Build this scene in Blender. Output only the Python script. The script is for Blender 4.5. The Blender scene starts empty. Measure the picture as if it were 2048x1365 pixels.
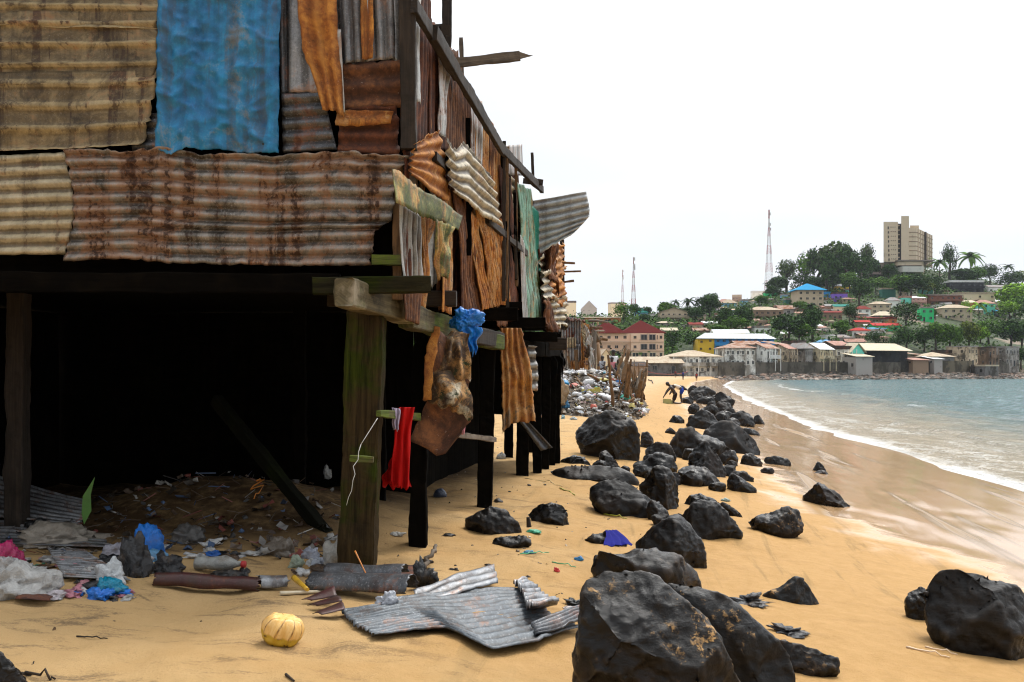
import bpy, bmesh, math, random
import numpy as np
from mathutils import Vector, Matrix, noise as mnoise
R = math.radians
SC = bpy.context.scene
COL = SC.collection

# ------------------------------------------------------------------ camera, sky, sun, exposure
F = 1990.0; CX = 1024.0; HY = 743.0; CZ = 1.5
cam = bpy.data.cameras.new('camera'); cam_o = bpy.data.objects.new('camera', cam); COL.objects.link(cam_o)
cam_o.location = (0, 0, CZ); cam_o.rotation_euler = (R(90), 0, 0)
cam.sensor_width = 36; cam.lens = 36 * F / 2048; cam.shift_y = (HY - 682.5) / 2048
cam.clip_end = 6000; cam.clip_start = 0.05
SC.camera = cam_o
SUN_EL, SUN_AZ = 58, 35           # azimuth measured from +Y (the view) towards +X (the sea)
w = bpy.data.worlds.new('World'); SC.world = w; w.use_nodes = True
wn = w.node_tree.nodes; wl = w.node_tree.links
bg = wn['Background']
sky = wn.new('ShaderNodeTexSky'); sky.sky_type = 'NISHITA'; sky.sun_disc = False
sky.sun_elevation = R(SUN_EL); sky.sun_rotation = R(SUN_AZ); sky.dust_density = 4.0
tc = wn.new('ShaderNodeTexCoord'); mp = wn.new('ShaderNodeMapping'); mp.inputs['Scale'].default_value = (1.2, 1.2, 4.5)
cn = wn.new('ShaderNodeTexNoise'); cn.inputs['Scale'].default_value = 2.2; cn.inputs['Detail'].default_value = 7; cn.inputs['Roughness'].default_value = .55
cr = wn.new('ShaderNodeValToRGB'); cr.color_ramp.elements[0].position = .3; cr.color_ramp.elements[0].color = (8.6, 9.15, 9.9, 1)
cr.color_ramp.elements[1].position = .62; cr.color_ramp.elements[1].color = (9.7, 9.95, 10.2, 1)
mx = wn.new('ShaderNodeMix'); mx.data_type = 'RGBA'; mx.inputs[0].default_value = .97
wl.new(tc.outputs['Generated'], mp.inputs[0]); wl.new(mp.outputs[0], cn.inputs['Vector']); wl.new(cn.outputs[0], cr.inputs[0])
wl.new(sky.outputs[0], mx.inputs[6]); wl.new(cr.outputs[0], mx.inputs[7])
# an overcast sky is brightest round the veiled sun and dimmest opposite it
SUNV = (math.sin(R(SUN_AZ)) * math.cos(R(SUN_EL)), math.cos(R(SUN_AZ)) * math.cos(R(SUN_EL)), math.sin(R(SUN_EL)))
dt = wn.new('ShaderNodeVectorMath'); dt.operation = 'DOT_PRODUCT'; dt.inputs[1].default_value = SUNV
gm = wn.new('ShaderNodeValToRGB'); gm.color_ramp.interpolation = 'EASE'
while len(gm.color_ramp.elements) < 4: gm.color_ramp.elements.new(.5)
for e, (p_, v_) in zip(gm.color_ramp.elements, [(.15, .20), (.5, .35), (.80, .39), (.97, 1.25)]): e.position = p_; e.color = (v_, v_, v_, 1)
ad = wn.new('ShaderNodeMath'); ad.operation = 'MULTIPLY_ADD'; ad.inputs[1].default_value = .5; ad.inputs[2].default_value = .5
gx = wn.new('ShaderNodeVectorMath'); gx.operation = 'SCALE'; g2_ = wn.new('ShaderNodeMath'); g2_.operation = 'MULTIPLY'; g2_.inputs[1].default_value = 1.75
wl.new(tc.outputs['Generated'], dt.inputs[0]); wl.new(dt.outputs['Value'], ad.inputs[0]); wl.new(ad.outputs[0], gm.inputs[0]); wl.new(gm.outputs[0], g2_.inputs[0])
wl.new(mx.outputs[2], gx.inputs[0]); wl.new(g2_.outputs[0], gx.inputs['Scale']); wl.new(gx.outputs[0], bg.inputs['Color'])
bg.inputs['Strength'].default_value = .1
sl = bpy.data.lights.new('sun', 'SUN'); sl.energy = 1.5; sl.angle = R(14); sl.color = (1, .95, .87)
so = bpy.data.objects.new('sun', sl); COL.objects.link(so)
sd = Vector((math.sin(R(SUN_AZ)) * math.cos(R(SUN_EL)), math.cos(R(SUN_AZ)) * math.cos(R(SUN_EL)), math.sin(R(SUN_EL))))
so.rotation_euler = sd.to_track_quat('Z', 'Y').to_euler(); so.location = (0, 0, 60)
SC.view_settings.view_transform = 'Standard'; SC.view_settings.look = 'None'
SC.view_settings.exposure = 0.65; SC.view_settings.gamma = 1.0; SC.view_settings.use_curve_mapping = False
SC.render.engine = 'CYCLES'
SC.cycles.max_bounces = 5; SC.cycles.diffuse_bounces = 2; SC.cycles.glossy_bounces = 3; SC.cycles.transmission_bounces = 4; SC.cycles.transparent_max_bounces = 8
SC.cycles.filter_width = 1.15; SC.cycles.caustics_reflective = False; SC.cycles.caustics_refractive = False

# ------------------------------------------------------------------ helpers
def rnd(a, b): return random.uniform(a, b)
def P(px, py, d): return Vector(((px - CX) / F * d, d, CZ + (HY - py) / F * d))
def tag(o, label=None, cat=None, group=None, kind=None):
    if label: o['label'] = label
    if cat: o['category'] = cat
    if group: o['group'] = group
    if kind: o['kind'] = kind
    return o
def empty(name, loc=(0, 0, 0), rz=0):
    o = bpy.data.objects.new(name, None); COL.objects.link(o); o.location = loc; o.rotation_euler = (0, 0, rz)
    o.empty_display_size = .2
    return o
def link(name, me, mat=None, parent=None, origin=None, color=None):
    """mesh data given in world coordinates; the origin moves to `origin` (or the parent's location)."""
    o = bpy.data.objects.new(name, me); COL.objects.link(o)
    if mat is not None and len(me.materials) == 0: me.materials.append(mat)
    if parent is not None:
        o.parent = parent
    org = Vector(origin) if origin is not None else None
    if org is not None:
        me.transform(Matrix.Translation(-org))
        if parent is None: o.location = org
        else: o.location = org - parent_world(parent)
    elif parent is not None:
        me.transform(Matrix.Translation(-parent_world(parent)))
    if color is not None: o.color = (*color[:3], 1)
    return o
def parent_world(p):
    v = Vector((0, 0, 0))
    while p is not None:
        v += p.location; p = p.parent
    return v
def mesh_from(verts, faces, smooth=True, uvs=None):
    me = bpy.data.meshes.new('m')
    me.from_pydata([tuple(v) for v in verts], [], faces); me.update()
    if smooth: me.shade_smooth()
    if uvs is not None:
        ul = me.uv_layers.new(name='UVMap')
        idx = np.empty(len(me.loops), dtype=np.int32); me.loops.foreach_get('vertex_index', idx)
        ul.data.foreach_set('uv', np.asarray(uvs, dtype=np.float32)[idx].ravel())
    return me
def grid_faces(nu, nv, wrap=False):
    f = []
    for j in range(nv - 1):
        for i in range(nu - 1 + (1 if wrap else 0)):
            a = j * nu + i; b = j * nu + (i + 1) % nu
            f.append((a, b, b + nu, a + nu))
    return f
def bm_mesh(bm, smooth=False):
    me = bpy.data.meshes.new('m'); bm.to_mesh(me); bm.free()
    if smooth: me.shade_smooth()
    return me
def add_box(bm, c, s, M=None):
    r = bmesh.ops.create_cube(bm, size=1)
    bmesh.ops.scale(bm, vec=s, verts=r['verts']); 
    if M is not None: bmesh.ops.transform(bm, matrix=M, verts=r['verts'])
    bmesh.ops.translate(bm, vec=c, verts=r['verts'])
    return r['verts']
def add_tube(bm, pts, radii, n=8, cap=True):
    rings = []
    prev = None
    for i, p in enumerate(pts):
        p = Vector(p)
        t = (Vector(pts[min(i + 1, len(pts) - 1)]) - Vector(pts[max(i - 1, 0)])).normalized()
        if prev is None:
            a = t.orthogonal().normalized()
        else:
            a = (prev - t * prev.dot(t)).normalized()
        prev = a; b = t.cross(a)
        r = radii[i] if hasattr(radii, '__len__') else radii
        rings.append([bm.verts.new(p + (a * math.cos(2 * math.pi * k / n) + b * math.sin(2 * math.pi * k / n)) * r) for k in range(n)])
    for i in range(len(rings) - 1):
        for k in range(n):
            f = bm.faces.new((rings[i][k], rings[i][(k + 1) % n], rings[i + 1][(k + 1) % n], rings[i + 1][k])); f.smooth = True
    if cap:
        bm.faces.new(rings[0][::-1]); bm.faces.new(rings[-1])
def child(name, me, m, root, loc=(0, 0, 0), color=None, scale=None, rz=0, label=None):
    o = bpy.data.objects.new(name, me); COL.objects.link(o); o.parent = root; o.location = loc; o.rotation_euler = (0, 0, rz)
    if m is not None and len(me.materials) == 0: me.materials.append(m)
    if color is not None: o.color = (*color[:3], color[3] if len(color) > 3 else 1)
    if scale: o.scale = scale
    if label: o['label'] = label
    return o
def box_me(sx, sy, z0, z1, cx=0, cy=0, bevel=0):
    bm = bmesh.new(); add_box(bm, (cx, cy, (z0 + z1) / 2), (sx, sy, z1 - z0)); return bm_mesh(bm)
# numpy value noise ------------------------------------------------------------
_rs = np.random.RandomState(7); _T = _rs.rand(256, 256)
def vnoise(x, y):
    xi = np.floor(x).astype(int); yi = np.floor(y).astype(int); fx = x - xi; fy = y - yi
    fx = fx * fx * (3 - 2 * fx); fy = fy * fy * (3 - 2 * fy)
    a = _T[xi & 255, yi & 255]; b = _T[(xi + 1) & 255, yi & 255]; c = _T[xi & 255, (yi + 1) & 255]; d = _T[(xi + 1) & 255, (yi + 1) & 255]
    return (a * (1 - fx) + b * fx) * (1 - fy) + (c * (1 - fx) + d * fx) * fy - .5
def fbm(x, y, o=4):
    s = 0; a = 1.0
    for k in range(o):
        s = s + a * vnoise(x * 2 ** k + 17.3 * k, y * 2 ** k + 5.1 * k); a *= .5
    return s
def sst(a, b, x):
    t = np.clip((x - a) / (b - a), 0, 1); return t * t * (3 - 2 * t)
def fn(p, sc=1.0, o=4, seed=0):
    return mnoise.fractal(Vector((p[0] * sc + seed, p[1] * sc - seed * .7, p[2] * sc + seed * 1.3)), 1.0, 2.0, o)

# ------------------------------------------------------------------ node helpers
class NB:
    def __init__(self, name):
        self.m = bpy.data.materials.new(name); self.m.use_nodes = True
        self.t = self.m.node_tree; self.b = self.t.nodes['Principled BSDF']
    def n(self, typ, ins=None, **props):
        nd = self.t.nodes.new(typ)
        for k, v in props.items(): setattr(nd, k, v)
        for k, v in (ins or {}).items(): self.set(nd, k, v)
        return nd
    def set(self, nd, k, v):
        s = nd.inputs[k]
        if isinstance(v, bpy.types.NodeSocket): self.t.links.new(v, s)
        elif isinstance(v, bpy.types.Node): self.t.links.new(v.outputs[0], s)
        else:
            if hasattr(s.default_value, '__len__') and hasattr(v, '__len__') and len(s.default_value) == 4 and len(v) == 3: v = (*v, 1)
            s.default_value = v
    def bs(self, **kw):
        for k, v in kw.items(): self.set(self.b, k.replace('_', ' '), v)
        return self
    def noise(self, vec, scale, detail=4, rough=.6, dist=0.0):
        return self.n('ShaderNodeTexNoise', {'Vector': vec, 'Scale': scale, 'Detail': detail, 'Roughness': rough, 'Distortion': dist}).outputs[0]
    def map(self, vec, scale=(1, 1, 1), loc=(0, 0, 0), rot=(0, 0, 0)):
        return self.n('ShaderNodeMapping', {'Vector': vec, 'Scale': scale, 'Location': loc, 'Rotation': rot}).outputs[0]
    def ramp(self, fac, stops, interp='LINEAR'):
        nd = self.n('ShaderNodeValToRGB', {'Fac': fac}); cr = nd.color_ramp; cr.interpolation = interp
        while len(cr.elements) < len(stops): cr.elements.new(.5)
        for e, (p, c) in zip(cr.elements, stops):
            e.position = p; e.color = (*c[:3], 1) if hasattr(c, '__len__') else (c, c, c, 1)
        return nd.outputs[0]
    def mix(self, f, a, b, mode='MIX'):
        nd = self.n('ShaderNodeMix', data_type='RGBA', blend_type=mode)
        self.set(nd, 0, f); self.set(nd, 6, a); self.set(nd, 7, b); return nd.outputs[2]
    def mth(self, op, a, b=0.0, c=None, clamp=False):
        nd = self.n('ShaderNodeMath', operation=op, use_clamp=clamp); self.set(nd, 0, a); self.set(nd, 1, b)
        if c is not None: self.set(nd, 2, c)
        return nd.outputs[0]
    def step(self, x, a, b, lo=0.0, hi=1.0):
        nd = self.n('ShaderNodeMapRange', {0: x, 1: a, 2: b, 3: lo, 4: hi}, interpolation_type='SMOOTHSTEP'); return nd.outputs[0]
    def attr(self, name): return self.n('ShaderNodeAttribute', attribute_name=name)
    def tc(self, k='Object'): return self.n('ShaderNodeTexCoord').outputs[k]
    def geo(self, k='Position'): return self.n('ShaderNodeNewGeometry').outputs[k]
    def oi(self, k): return self.n('ShaderNodeObjectInfo').outputs[k]
    def bump(self, h, strength=.5, dist=.02, prev=None):
        nd = self.n('ShaderNodeBump', {'Height': h, 'Strength': strength, 'Distance': dist})
        if prev is not None: self.set(nd, 'Normal', prev)
        return nd.outputs[0]
    def rvec(self, vec, amt=37.0):
        """shift a coordinate by a different amount on every object"""
        r = self.oi('Random'); c = self.n('ShaderNodeCombineXYZ', {0: self.mth('MULTIPLY', r, amt), 1: self.mth('MULTIPLY', r, amt * 1.7), 2: self.mth('MULTIPLY', r, amt * .6)})
        return self.n('ShaderNodeVectorMath', {0: vec, 1: c.outputs[0]}, operation='ADD').outputs[0]
MATS = {}
def mat(name, fnc):
    if name not in MATS: MATS[name] = fnc()
    return MATS[name]

# ------------------------------------------------------------------ materials
def metal(name, c1, c2, rust, met=.55, rough=.42, drip=.5, cols=((.035, .012, .006), (.16, .05, .015), (.42, .16, .035)), moss=0.0, dirt=.5, groove=.8, speck=.5):
    def f():
        b = NB(name); uv = b.rvec(b.tc('UV'))
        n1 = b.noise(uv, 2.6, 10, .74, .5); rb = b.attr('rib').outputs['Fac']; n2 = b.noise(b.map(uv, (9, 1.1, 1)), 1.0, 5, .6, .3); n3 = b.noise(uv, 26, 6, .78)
        n4 = b.noise(b.map(uv, (1.0, 9, 1)), 1.0, 4, .6, .2); n5 = b.noise(uv, 60, 5, .8)
        ob = b.rvec(b.tc('Object'))
        dr = b.noise(b.map(ob, (8, 8, .55)), 1.0, 5, .65, .3)
        base = b.mix(b.ramp(n1, [(.35, 0), (.65, 1)]), c1, c2)
        base = b.mix(b.ramp(n3, [(.3, .6), (.7, 0)]), base, b.mix(.55, base, (.02, .02, .02), 'MULTIPLY'))
        base = b.mix(b.mth('MULTIPLY', b.ramp(dr, [(.42, 0), (.7, 1)]), dirt), base, (.05, .035, .02))
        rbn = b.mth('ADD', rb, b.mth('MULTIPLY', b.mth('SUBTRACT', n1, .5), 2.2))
        base = b.mix(b.mth('MULTIPLY', b.step(rbn, .15, -.75), groove), base, b.mix(.92, base, (.16, .12, .085), 'MULTIPLY'))  # groove grime that also paints the shading of the ribs
        base = b.mix(b.mth('MULTIPLY', b.step(rbn, .7, 1.3), .35), base, c2)
        base = b.mix(b.mth('MULTIPLY', b.step(n5, .54, .70), speck * .7), base, b.mix(.6, c2, (.9, .9, .92)))
        base = b.mix(b.mth('MULTIPLY', b.step(n5, .46, .34), speck), base, b.mix(.75, base, (.1, .08, .06), 'MULTIPLY'))
        s = b.mth('ADD', b.mth('MULTIPLY', n1, .68), b.mth('MULTIPLY', n4, .12))
        s = b.mth('ADD', s, b.mth('MULTIPLY', dr, drip * .5)); s = b.mth('ADD', s, b.mth('ADD', b.mth('MULTIPLY', n3, .2), b.mth('MULTIPLY', b.mth('SUBTRACT', n5, .5), .12)))
        t = (.47 + drip * .25) + .22 * (1 - 2 * rust)
        msk = b.step(s, t - .02, t + .03)
        rc = b.ramp(b.mth('ADD', b.mth('ADD', b.mth('MULTIPLY', rb, .045), b.mth('MULTIPLY', n3, .4)), b.mth('MULTIPLY', b.noise(uv, 6, 6, .7, .5), .6)), [(.3, cols[0]), (.47, cols[1]), (.68, cols[2])])
        col = b.mix(msk, base, rc)
        edge = b.mth('MULTIPLY', b.step(s, t - .11, t - .02), b.mth('SUBTRACT', 1.0, msk))
        col = b.mix(b.mth('MULTIPLY', edge, .6), col, cols[2])
        if moss > 0:
            mm = b.step(b.noise(ob, 3.1, 6, .7), .62 - .25 * moss, .72 - .2 * moss)
            col = b.mix(mm, col, b.ramp(n3, [(.3, (.012, .018, .003)), (.7, (.11, .13, .015))]))
        spk = b.step(b.noise(uv, 70, 2, .5), .7, .78)
        col = b.mix(b.mth('MULTIPLY', spk, speck), col, b.mix(.5, c2, (.8, .8, .8)))
        stn = b.noise(b.map(uv, (1, 1, 1), (7, 3, 0)), 3.7, 9, .76, .7); col = b.mix(b.mth('MULTIPLY', b.step(stn, .53, .62), dirt), col, b.mix(.9, col, (.12, .09, .07), 'MULTIPLY')); col = b.mix(b.mth('MULTIPLY', b.step(stn, .42, .33), dirt * .6), col, b.mix(1.0, col, (1.55, 1.5, 1.45), 'MULTIPLY'))
        col = b.mix(b.mth('MULTIPLY', b.mth('MULTIPLY', b.step(dr, .545, .585), b.step(n3, .40, .52)), dirt * 1.1), col, b.mix(.35, cols[0], cols[1]))
        vo = b.n('ShaderNodeTexVoronoi', {'Vector': uv, 'Scale': 2.6}); col = b.mix(b.step(vo.outputs['Distance'], .035, .022), col, (.006, .005, .004))
        b.bs(Base_Color=col, Metallic=b.mth('MULTIPLY', b.mth('SUBTRACT', 1.0, msk), met), Roughness=b.ramp(msk, [(0, rough), (1, .85)]),
             Normal=b.bump(b.mth('ADD', b.mth('MULTIPLY', n3, .7), msk), b.mth('ADD', .5, 0.0), .007, b.bump(n1, .2, .02)))
        return b.m
    return mat(name, f)
def wood(name, c1, c2, green=0.0, gcol=(.07, .10, .008), pale=0.0, axis='x', rough=.75, spec=.25, pth=.5):
    def f():
        b = NB(name); ob = b.rvec(b.tc('UV'))
        g = b.noise(b.map(ob, (2.0, 34, 1)), 1.0, 6, .7, .6); n = b.noise(ob, 5, 6, .65, .3); o2 = b.rvec(b.tc('Object')); l = b.noise(o2, 2.0, 5, .6)
        col = b.mix(b.ramp(g, [(.3, 0), (.68, 1)]), c1, c2)
        col = b.mix(b.ramp(n, [(.5, 0), (.7, .75)]), col, (.008, .006, .004))
        if pale: col = b.mix(b.mth('MULTIPLY', b.step(l, pth, pth + .1), pale), col, b.mix(g, (.5, .44, .33), (.25, .2, .14)))
        if green:
            gm = b.mth('MULTIPLY', b.step(b.mth('ADD', b.mth('MULTIPLY', l, .6), b.mth('MULTIPLY', n, .4)), .6 - .3 * green, .72 - .25 * green), 1.0)
            col = b.mix(gm, col, b.mix(b.ramp(g, [(.35, 0), (.7, 1)]), (gcol[0] * .18, gcol[1] * .22, gcol[2] * .3), gcol))
        b.bs(Base_Color=col, Roughness=rough, Specular_IOR_Level=spec, Normal=b.bump(g, .6, .006, b.bump(n, .3, .01)))
        return b.m
    return mat(name, f)
def plastic(name, col, rough=.35, trans=0.0, var=.15):
    def f():
        b = NB(name); ob = b.rvec(b.tc('Object')); n = b.noise(ob, 14, 5, .65, .6)
        c = b.mix(b.ramp(n, [(.3, 0), (.7, 1)]), tuple(x * (1 - var) for x in col), tuple(min(1, x * (1 + var)) for x in col))
        d = b.step(b.noise(ob, 5, 5, .7), .55, .7)
        c = b.mix(b.mth('MULTIPLY', d, .35), c, (.16, .10, .05))
        b.bs(Base_Color=c, Roughness=rough, Normal=b.bump(n, .5, .01))
        if trans: b.bs(Transmission_Weight=trans, IOR=1.15)
        return b.m
    return mat(name, f)
def m_rock():
    b = NB('basalt_rock'); ob = b.rvec(b.tc('Object'), 11)
    n1 = b.noise(ob, 2.6, 8, .68, .5); n2 = b.noise(ob, 17, 7, .72, .2); n3 = b.noise(ob, 85, 4, .7); str_ = b.noise(b.map(ob, (3, 3, 14), (0, 0, 0), (.5, .3, 0)), 1.6, 6, .7, .8)
    col = b.ramp(b.mth('ADD', b.mth('MULTIPLY', n1, .6), b.mth('MULTIPLY', n2, .4)), [(.33, (.0014, .0013, .0014)), (.5, (.0042, .0038, .0036)), (.68, (.015, .012, .010))])
    br = b.step(b.noise(ob, 1.7, 5, .6), .54, .66)
    col = b.mix(b.mth('MULTIPLY', br, .5), col, (.02, .012, .007))
    col = b.mix(b.mth('MULTIPLY', b.step(b.geo('Pointiness'), .515, .56), .5), col, (.04, .036, .032))
    col = b.mix(b.mth('MULTIPLY', b.oi('Random'), .7), col, b.mix(1.0, col, (1.5, 1.05, .7), 'MULTIPLY'))
    z = b.n('ShaderNodeSeparateXYZ', {0: b.geo('Normal')}).outputs[2]
    sp = b.mth('MULTIPLY', b.mth('MULTIPLY', b.step(n1, .50, .60), b.step(n2, .53, .60)), b.step(z, .1, .5))
    sandm = b.mth('MULTIPLY', sp, b.oi('Alpha'))
    col = b.mix(sandm, col, (.42, .24, .085))
    lich = b.mth('MULTIPLY', b.step(b.noise(ob, 5.5, 6, .75), .62, .7), .35)
    col = b.mix(lich, col, (.016, .017, .009))
    b.bs(Base_Color=col, Roughness=b.ramp(b.noise(ob, 1.3, 4, .6), [(.42, .24), (.58, .6)]), Specular_IOR_Level=.27,
         Normal=b.bump(n3, .45, .003, b.bump(n2, .5, .02, b.bump(str_, .25, .03))))
    return b.m
def tint(name, kind='wall'):
    """one procedural material, coloured by each object's own colour"""
    def f():
        b = NB(name); oc = b.oi('Color'); ob = b.rvec(b.tc('Object'), 91)
        n = b.noise(ob, .35, 7, .7, .2); st = b.noise(b.map(ob, (.26, .26, .12)), 1.0, 6, .7); f2 = b.noise(ob, 3, 4, .6)
        if kind == 'wall':
            c = b.mix(b.mth('MULTIPLY', b.step(st, .55, .72), .45), oc, b.mix(1.0, oc, (.30, .27, .23), 'MULTIPLY'))
            c = b.mix(b.mth('MULTIPLY', b.step(n, .58, .7), .45), c, (.1, .088, .07))
            b.bs(Base_Color=c, Roughness=.85, Normal=b.bump(f2, .4, .03))
        elif kind == 'grimy':
            c = b.mix(b.mth('MULTIPLY', b.step(st, .44, .60), .85), oc, b.mix(1.0, oc, (.25, .22, .18), 'MULTIPLY'))
            c = b.mix(b.mth('MULTIPLY', b.step(n, .51, .60), .85), c, (.045, .04, .028))
            b.bs(Base_Color=c, Roughness=.9, Normal=b.bump(f2, .4, .05))
        elif kind == 'roof':
            r = b.step(b.noise(ob, .55, 6, .7, .4), .47, .6)
            wv = b.n('ShaderNodeTexWave', {'Vector': ob, 'Scale': 2.2, 'Distortion': .6}).outputs['Fac'] if False else f2
            c = b.mix(b.mth('MULTIPLY', r, b.oi('Alpha')), oc, (.26, .11, .055))
            c = b.mix(b.ramp(f2, [(.4, .0), (.75, .5)]), c, b.mix(1.0, c, (.45, .42, .4), 'MULTIPLY'))
            b.bs(Base_Color=c, Roughness=.85, Specular_IOR_Level=.05, Normal=b.bump(wv, .4, .03))
        elif kind == 'leaf':
            r = b.noise(b.geo('Position'), .45, 3, .6)
            pr = b.n('ShaderNodeNewGeometry').outputs['Random Per Island']
            k = b.mth('ADD', b.mth('MULTIPLY', pr, .8), b.mth('MULTIPLY', r, .5))
            c = b.mix(b.ramp(k, [(.25, 0), (.9, 1)]), b.mix(1.0, oc, (.25, .30, .22), 'MULTIPLY'), b.mix(1.0, oc, (2.0, 1.9, 1.2), 'MULTIPLY'))
            b.bs(Base_Color=c, Roughness=.7, Specular_IOR_Level=.06)
        elif kind == 'plain':
            c = b.mix(b.ramp(f2, [(.35, 0), (.7, .5)]), oc, b.mix(1.0, oc, (.5, .48, .45), 'MULTIPLY'))
            b.bs(Base_Color=c, Roughness=.6)
        elif kind == 'cloth':
            wv = b.noise(ob, 120, 2, .5); n7 = b.noise(ob, 4, 4, .6)
            c = b.mix(b.ramp(n7, [(.4, 0), (.7, .45)]), oc, b.mix(1.0, oc, (.45, .42, .42), 'MULTIPLY'))
            b.bs(Base_Color=c, Roughness=.85, Specular_IOR_Level=.1, Normal=b.bump(wv, .3, .002))
        elif kind == 'skin':
            b.bs(Base_Color=b.mix(b.ramp(f2, [(.3, 0), (.7, .3)]), oc, (.03, .015, .01)), Roughness=.5)
        elif kind == 'bag':
            n5 = b.noise(ob, 16, 5, .7, .8)
            c = b.mix(b.ramp(n5, [(.35, 0), (.65, 1)]), b.mix(1.0, oc, (.7, .7, .7), 'MULTIPLY'), oc)
            c = b.mix(b.mth('MULTIPLY', b.step(b.noise(ob, 6, 5, .7), .54, .68), .45), c, (.13, .085, .05))
            b.bs(Base_Color=c, Roughness=.3, Normal=b.bump(b.noise(ob, 45, 4, .6, 1.0), .7, .008, b.bump(n5, .8, .02)))
        return b.m
    return mat(name, f)
def m_glass():
    b = NB('window_glass'); b.bs(Base_Color=(.012, .014, .016), Roughness=.25); return b.m
M_ROCK = m_rock(); M_WALL = tint('painted_plaster', 'wall'); M_GRIMY = tint('mouldy_plaster', 'grimy'); M_ROOF = tint('roof_sheeting', 'roof')
M_LEAF = tint('foliage', 'leaf'); M_PLAIN = tint('painted_surface', 'plain'); M_CLOTH = tint('woven_cloth', 'cloth'); M_SKIN = tint('skin', 'skin'); M_BAG = tint('thin_plastic', 'bag'); M_DARK = m_glass()

# ------------------------------------------------------------------ the lie of the land
_ys = [-60, 0, 5, 10, 20.5, 46, 61, 106, 180, 262, 277, 287, 295, 303, 308, 317, 336, 408, 538, 2000]
_xs = [6.5, 7.7, 8.2, 8.8, 10.5, 13.6, 16, 24, 38, 58, 65, 76, 93, 111, 122, 140, 173, 262, 453, 2600]
def shore_x(y): return np.interp(y, _ys, _xs)
def sand_z(x, y, fine=True):
    x = np.asarray(x, dtype=float); y = np.asarray(y, dtype=float)
    s = shore_x(y) - x
    z = np.interp(s, [-400, -60, -5, 0, 3, 6, 8.6, 11, 20, 60, 400], [-12, -6, -1.5, -1.0, -.80, -.42, -.10, .0, .12, .4, 1.2])
    z = z + .42 * np.exp(-((x + 2.75) / 1.5) ** 2 - ((y - 10.1) / 1.15) ** 2)
    z = z + .06 * fbm(x * .35, y * .22) * sst(-1, 4, s)
    if fine:
        nr = sst(60, 12, np.hypot(x, y))
        z = z + nr * sst(3, 8, s) * (.06 * fbm(x * 1.1 + 3, y * .8) + .034 * fbm(x * 3.4, y * 2.8, 3))
        z = z + nr * sst(.5, 3, s) * .02 * fbm(s * 1.4, y * .25)
    return z
_hp = [900, 1130, 1250, 1400, 1480, 1550, 1650, 1750, 1810, 1900, 1980, 2048, 2300, 2700]
_hs = [660, 640, 640, 622, 612, 588, 566, 550, 534, 548, 562, 574, 610, 640]
_hr = [400, 420, 440, 520, 560, 600, 620, 640, 650, 680, 720, 760, 900, 1000]
_ho = [250, 262, 262, 266, 278, 288, 296, 304, 309, 318, 328, 337, 410, 540]
def hill_z(x, y):
    x = np.asarray(x, dtype=float); y = np.asarray(y, dtype=float)
    px = CX + F * x / np.maximum(y, 1)
    yr = np.interp(px, _hp, _hr); y0 = np.interp(px, _hp, _ho) + 14
    zr = CZ + (HY - np.interp(px, _hp, _hs)) / F * yr
    t = (y - y0) / (yr - y0); hb = np.interp(px, [1420, 1450], [.35, 3.0])
    h = np.where(t < 0, np.minimum(np.clip(hb + t * 400, -8, 3.0), hb), hb + (zr - hb) * np.clip(t, 0, 1) * np.where(px < 1440, sst(0, .25, t), 1.0))
    h = np.where(t > 1, zr - (t - 1) * 30, h)
    return h + np.where(t > 0, 1.6 * fbm(x * .03, y * .03), 0)
def ground_z(x, y):
    z = float(sand_z(x, y))
    return max(z, float(hill_z(x, y))) if y > 230 else z
def G(px, py, hi=1400, start=2.5):
    """where the line of sight through a photograph pixel meets the ground"""
    u = (px - CX) / F; v = (HY - py) / F
    ds = start * (hi / start) ** (np.arange(2601) / 2600)
    x = u * ds; z = CZ + v * ds
    g = sand_z(x, ds); g = np.where(ds > 230, np.maximum(g, hill_z(x, ds)), g)
    k = np.argmax(z <= g)
    if z[k] > g[k]: k = len(ds) - 1
    d = float(ds[k]); return Vector((u * d, d, float(g[k])))

# sand: one sheet of rings round the camera, to the horizon
def ring_sheet(name, angs, rads, zf, cx=0., cy=0.):
    A, Rr = np.meshgrid(angs, rads); X = cx + np.sin(A) * Rr; Y = cy + np.cos(A) * Rr; Z = zf(X, Y)
    V = np.stack([X.ravel(), Y.ravel(), Z.ravel()], 1); nu = len(angs); nv = len(rads)
    i, j = np.meshgrid(np.arange(nu - 1), np.arange(nv - 1)); a = (j * nu + i).ravel()
    Fc = np.stack([a, a + nu, a + nu + 1, a + 1], 1)
    me = bpy.data.meshes.new(name); me.vertices.add(len(V)); me.vertices.foreach_set('co', V.astype(np.float32).ravel())
    me.loops.add(Fc.size); me.loops.foreach_set('vertex_index', Fc.astype(np.int32).ravel())
    me.polygons.add(len(Fc)); me.polygons.foreach_set('loop_start', np.arange(0, Fc.size, 4, dtype=np.int32)); me.polygons.foreach_set('loop_total', np.full(len(Fc), 4, dtype=np.int32))
    me.update(); me.validate(); me.shade_smooth()
    return me, V
def fattr(me, name, arr):
    a = me.attributes.new(name, 'FLOAT', 'POINT'); a.data.foreach_set('value', np.asarray(arr, dtype=np.float32))
angs = np.concatenate([np.radians(np.linspace(-180, -36, 40)), np.radians(np.linspace(-35, 35, 560)), np.radians(np.linspace(36, 180, 40))])
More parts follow.
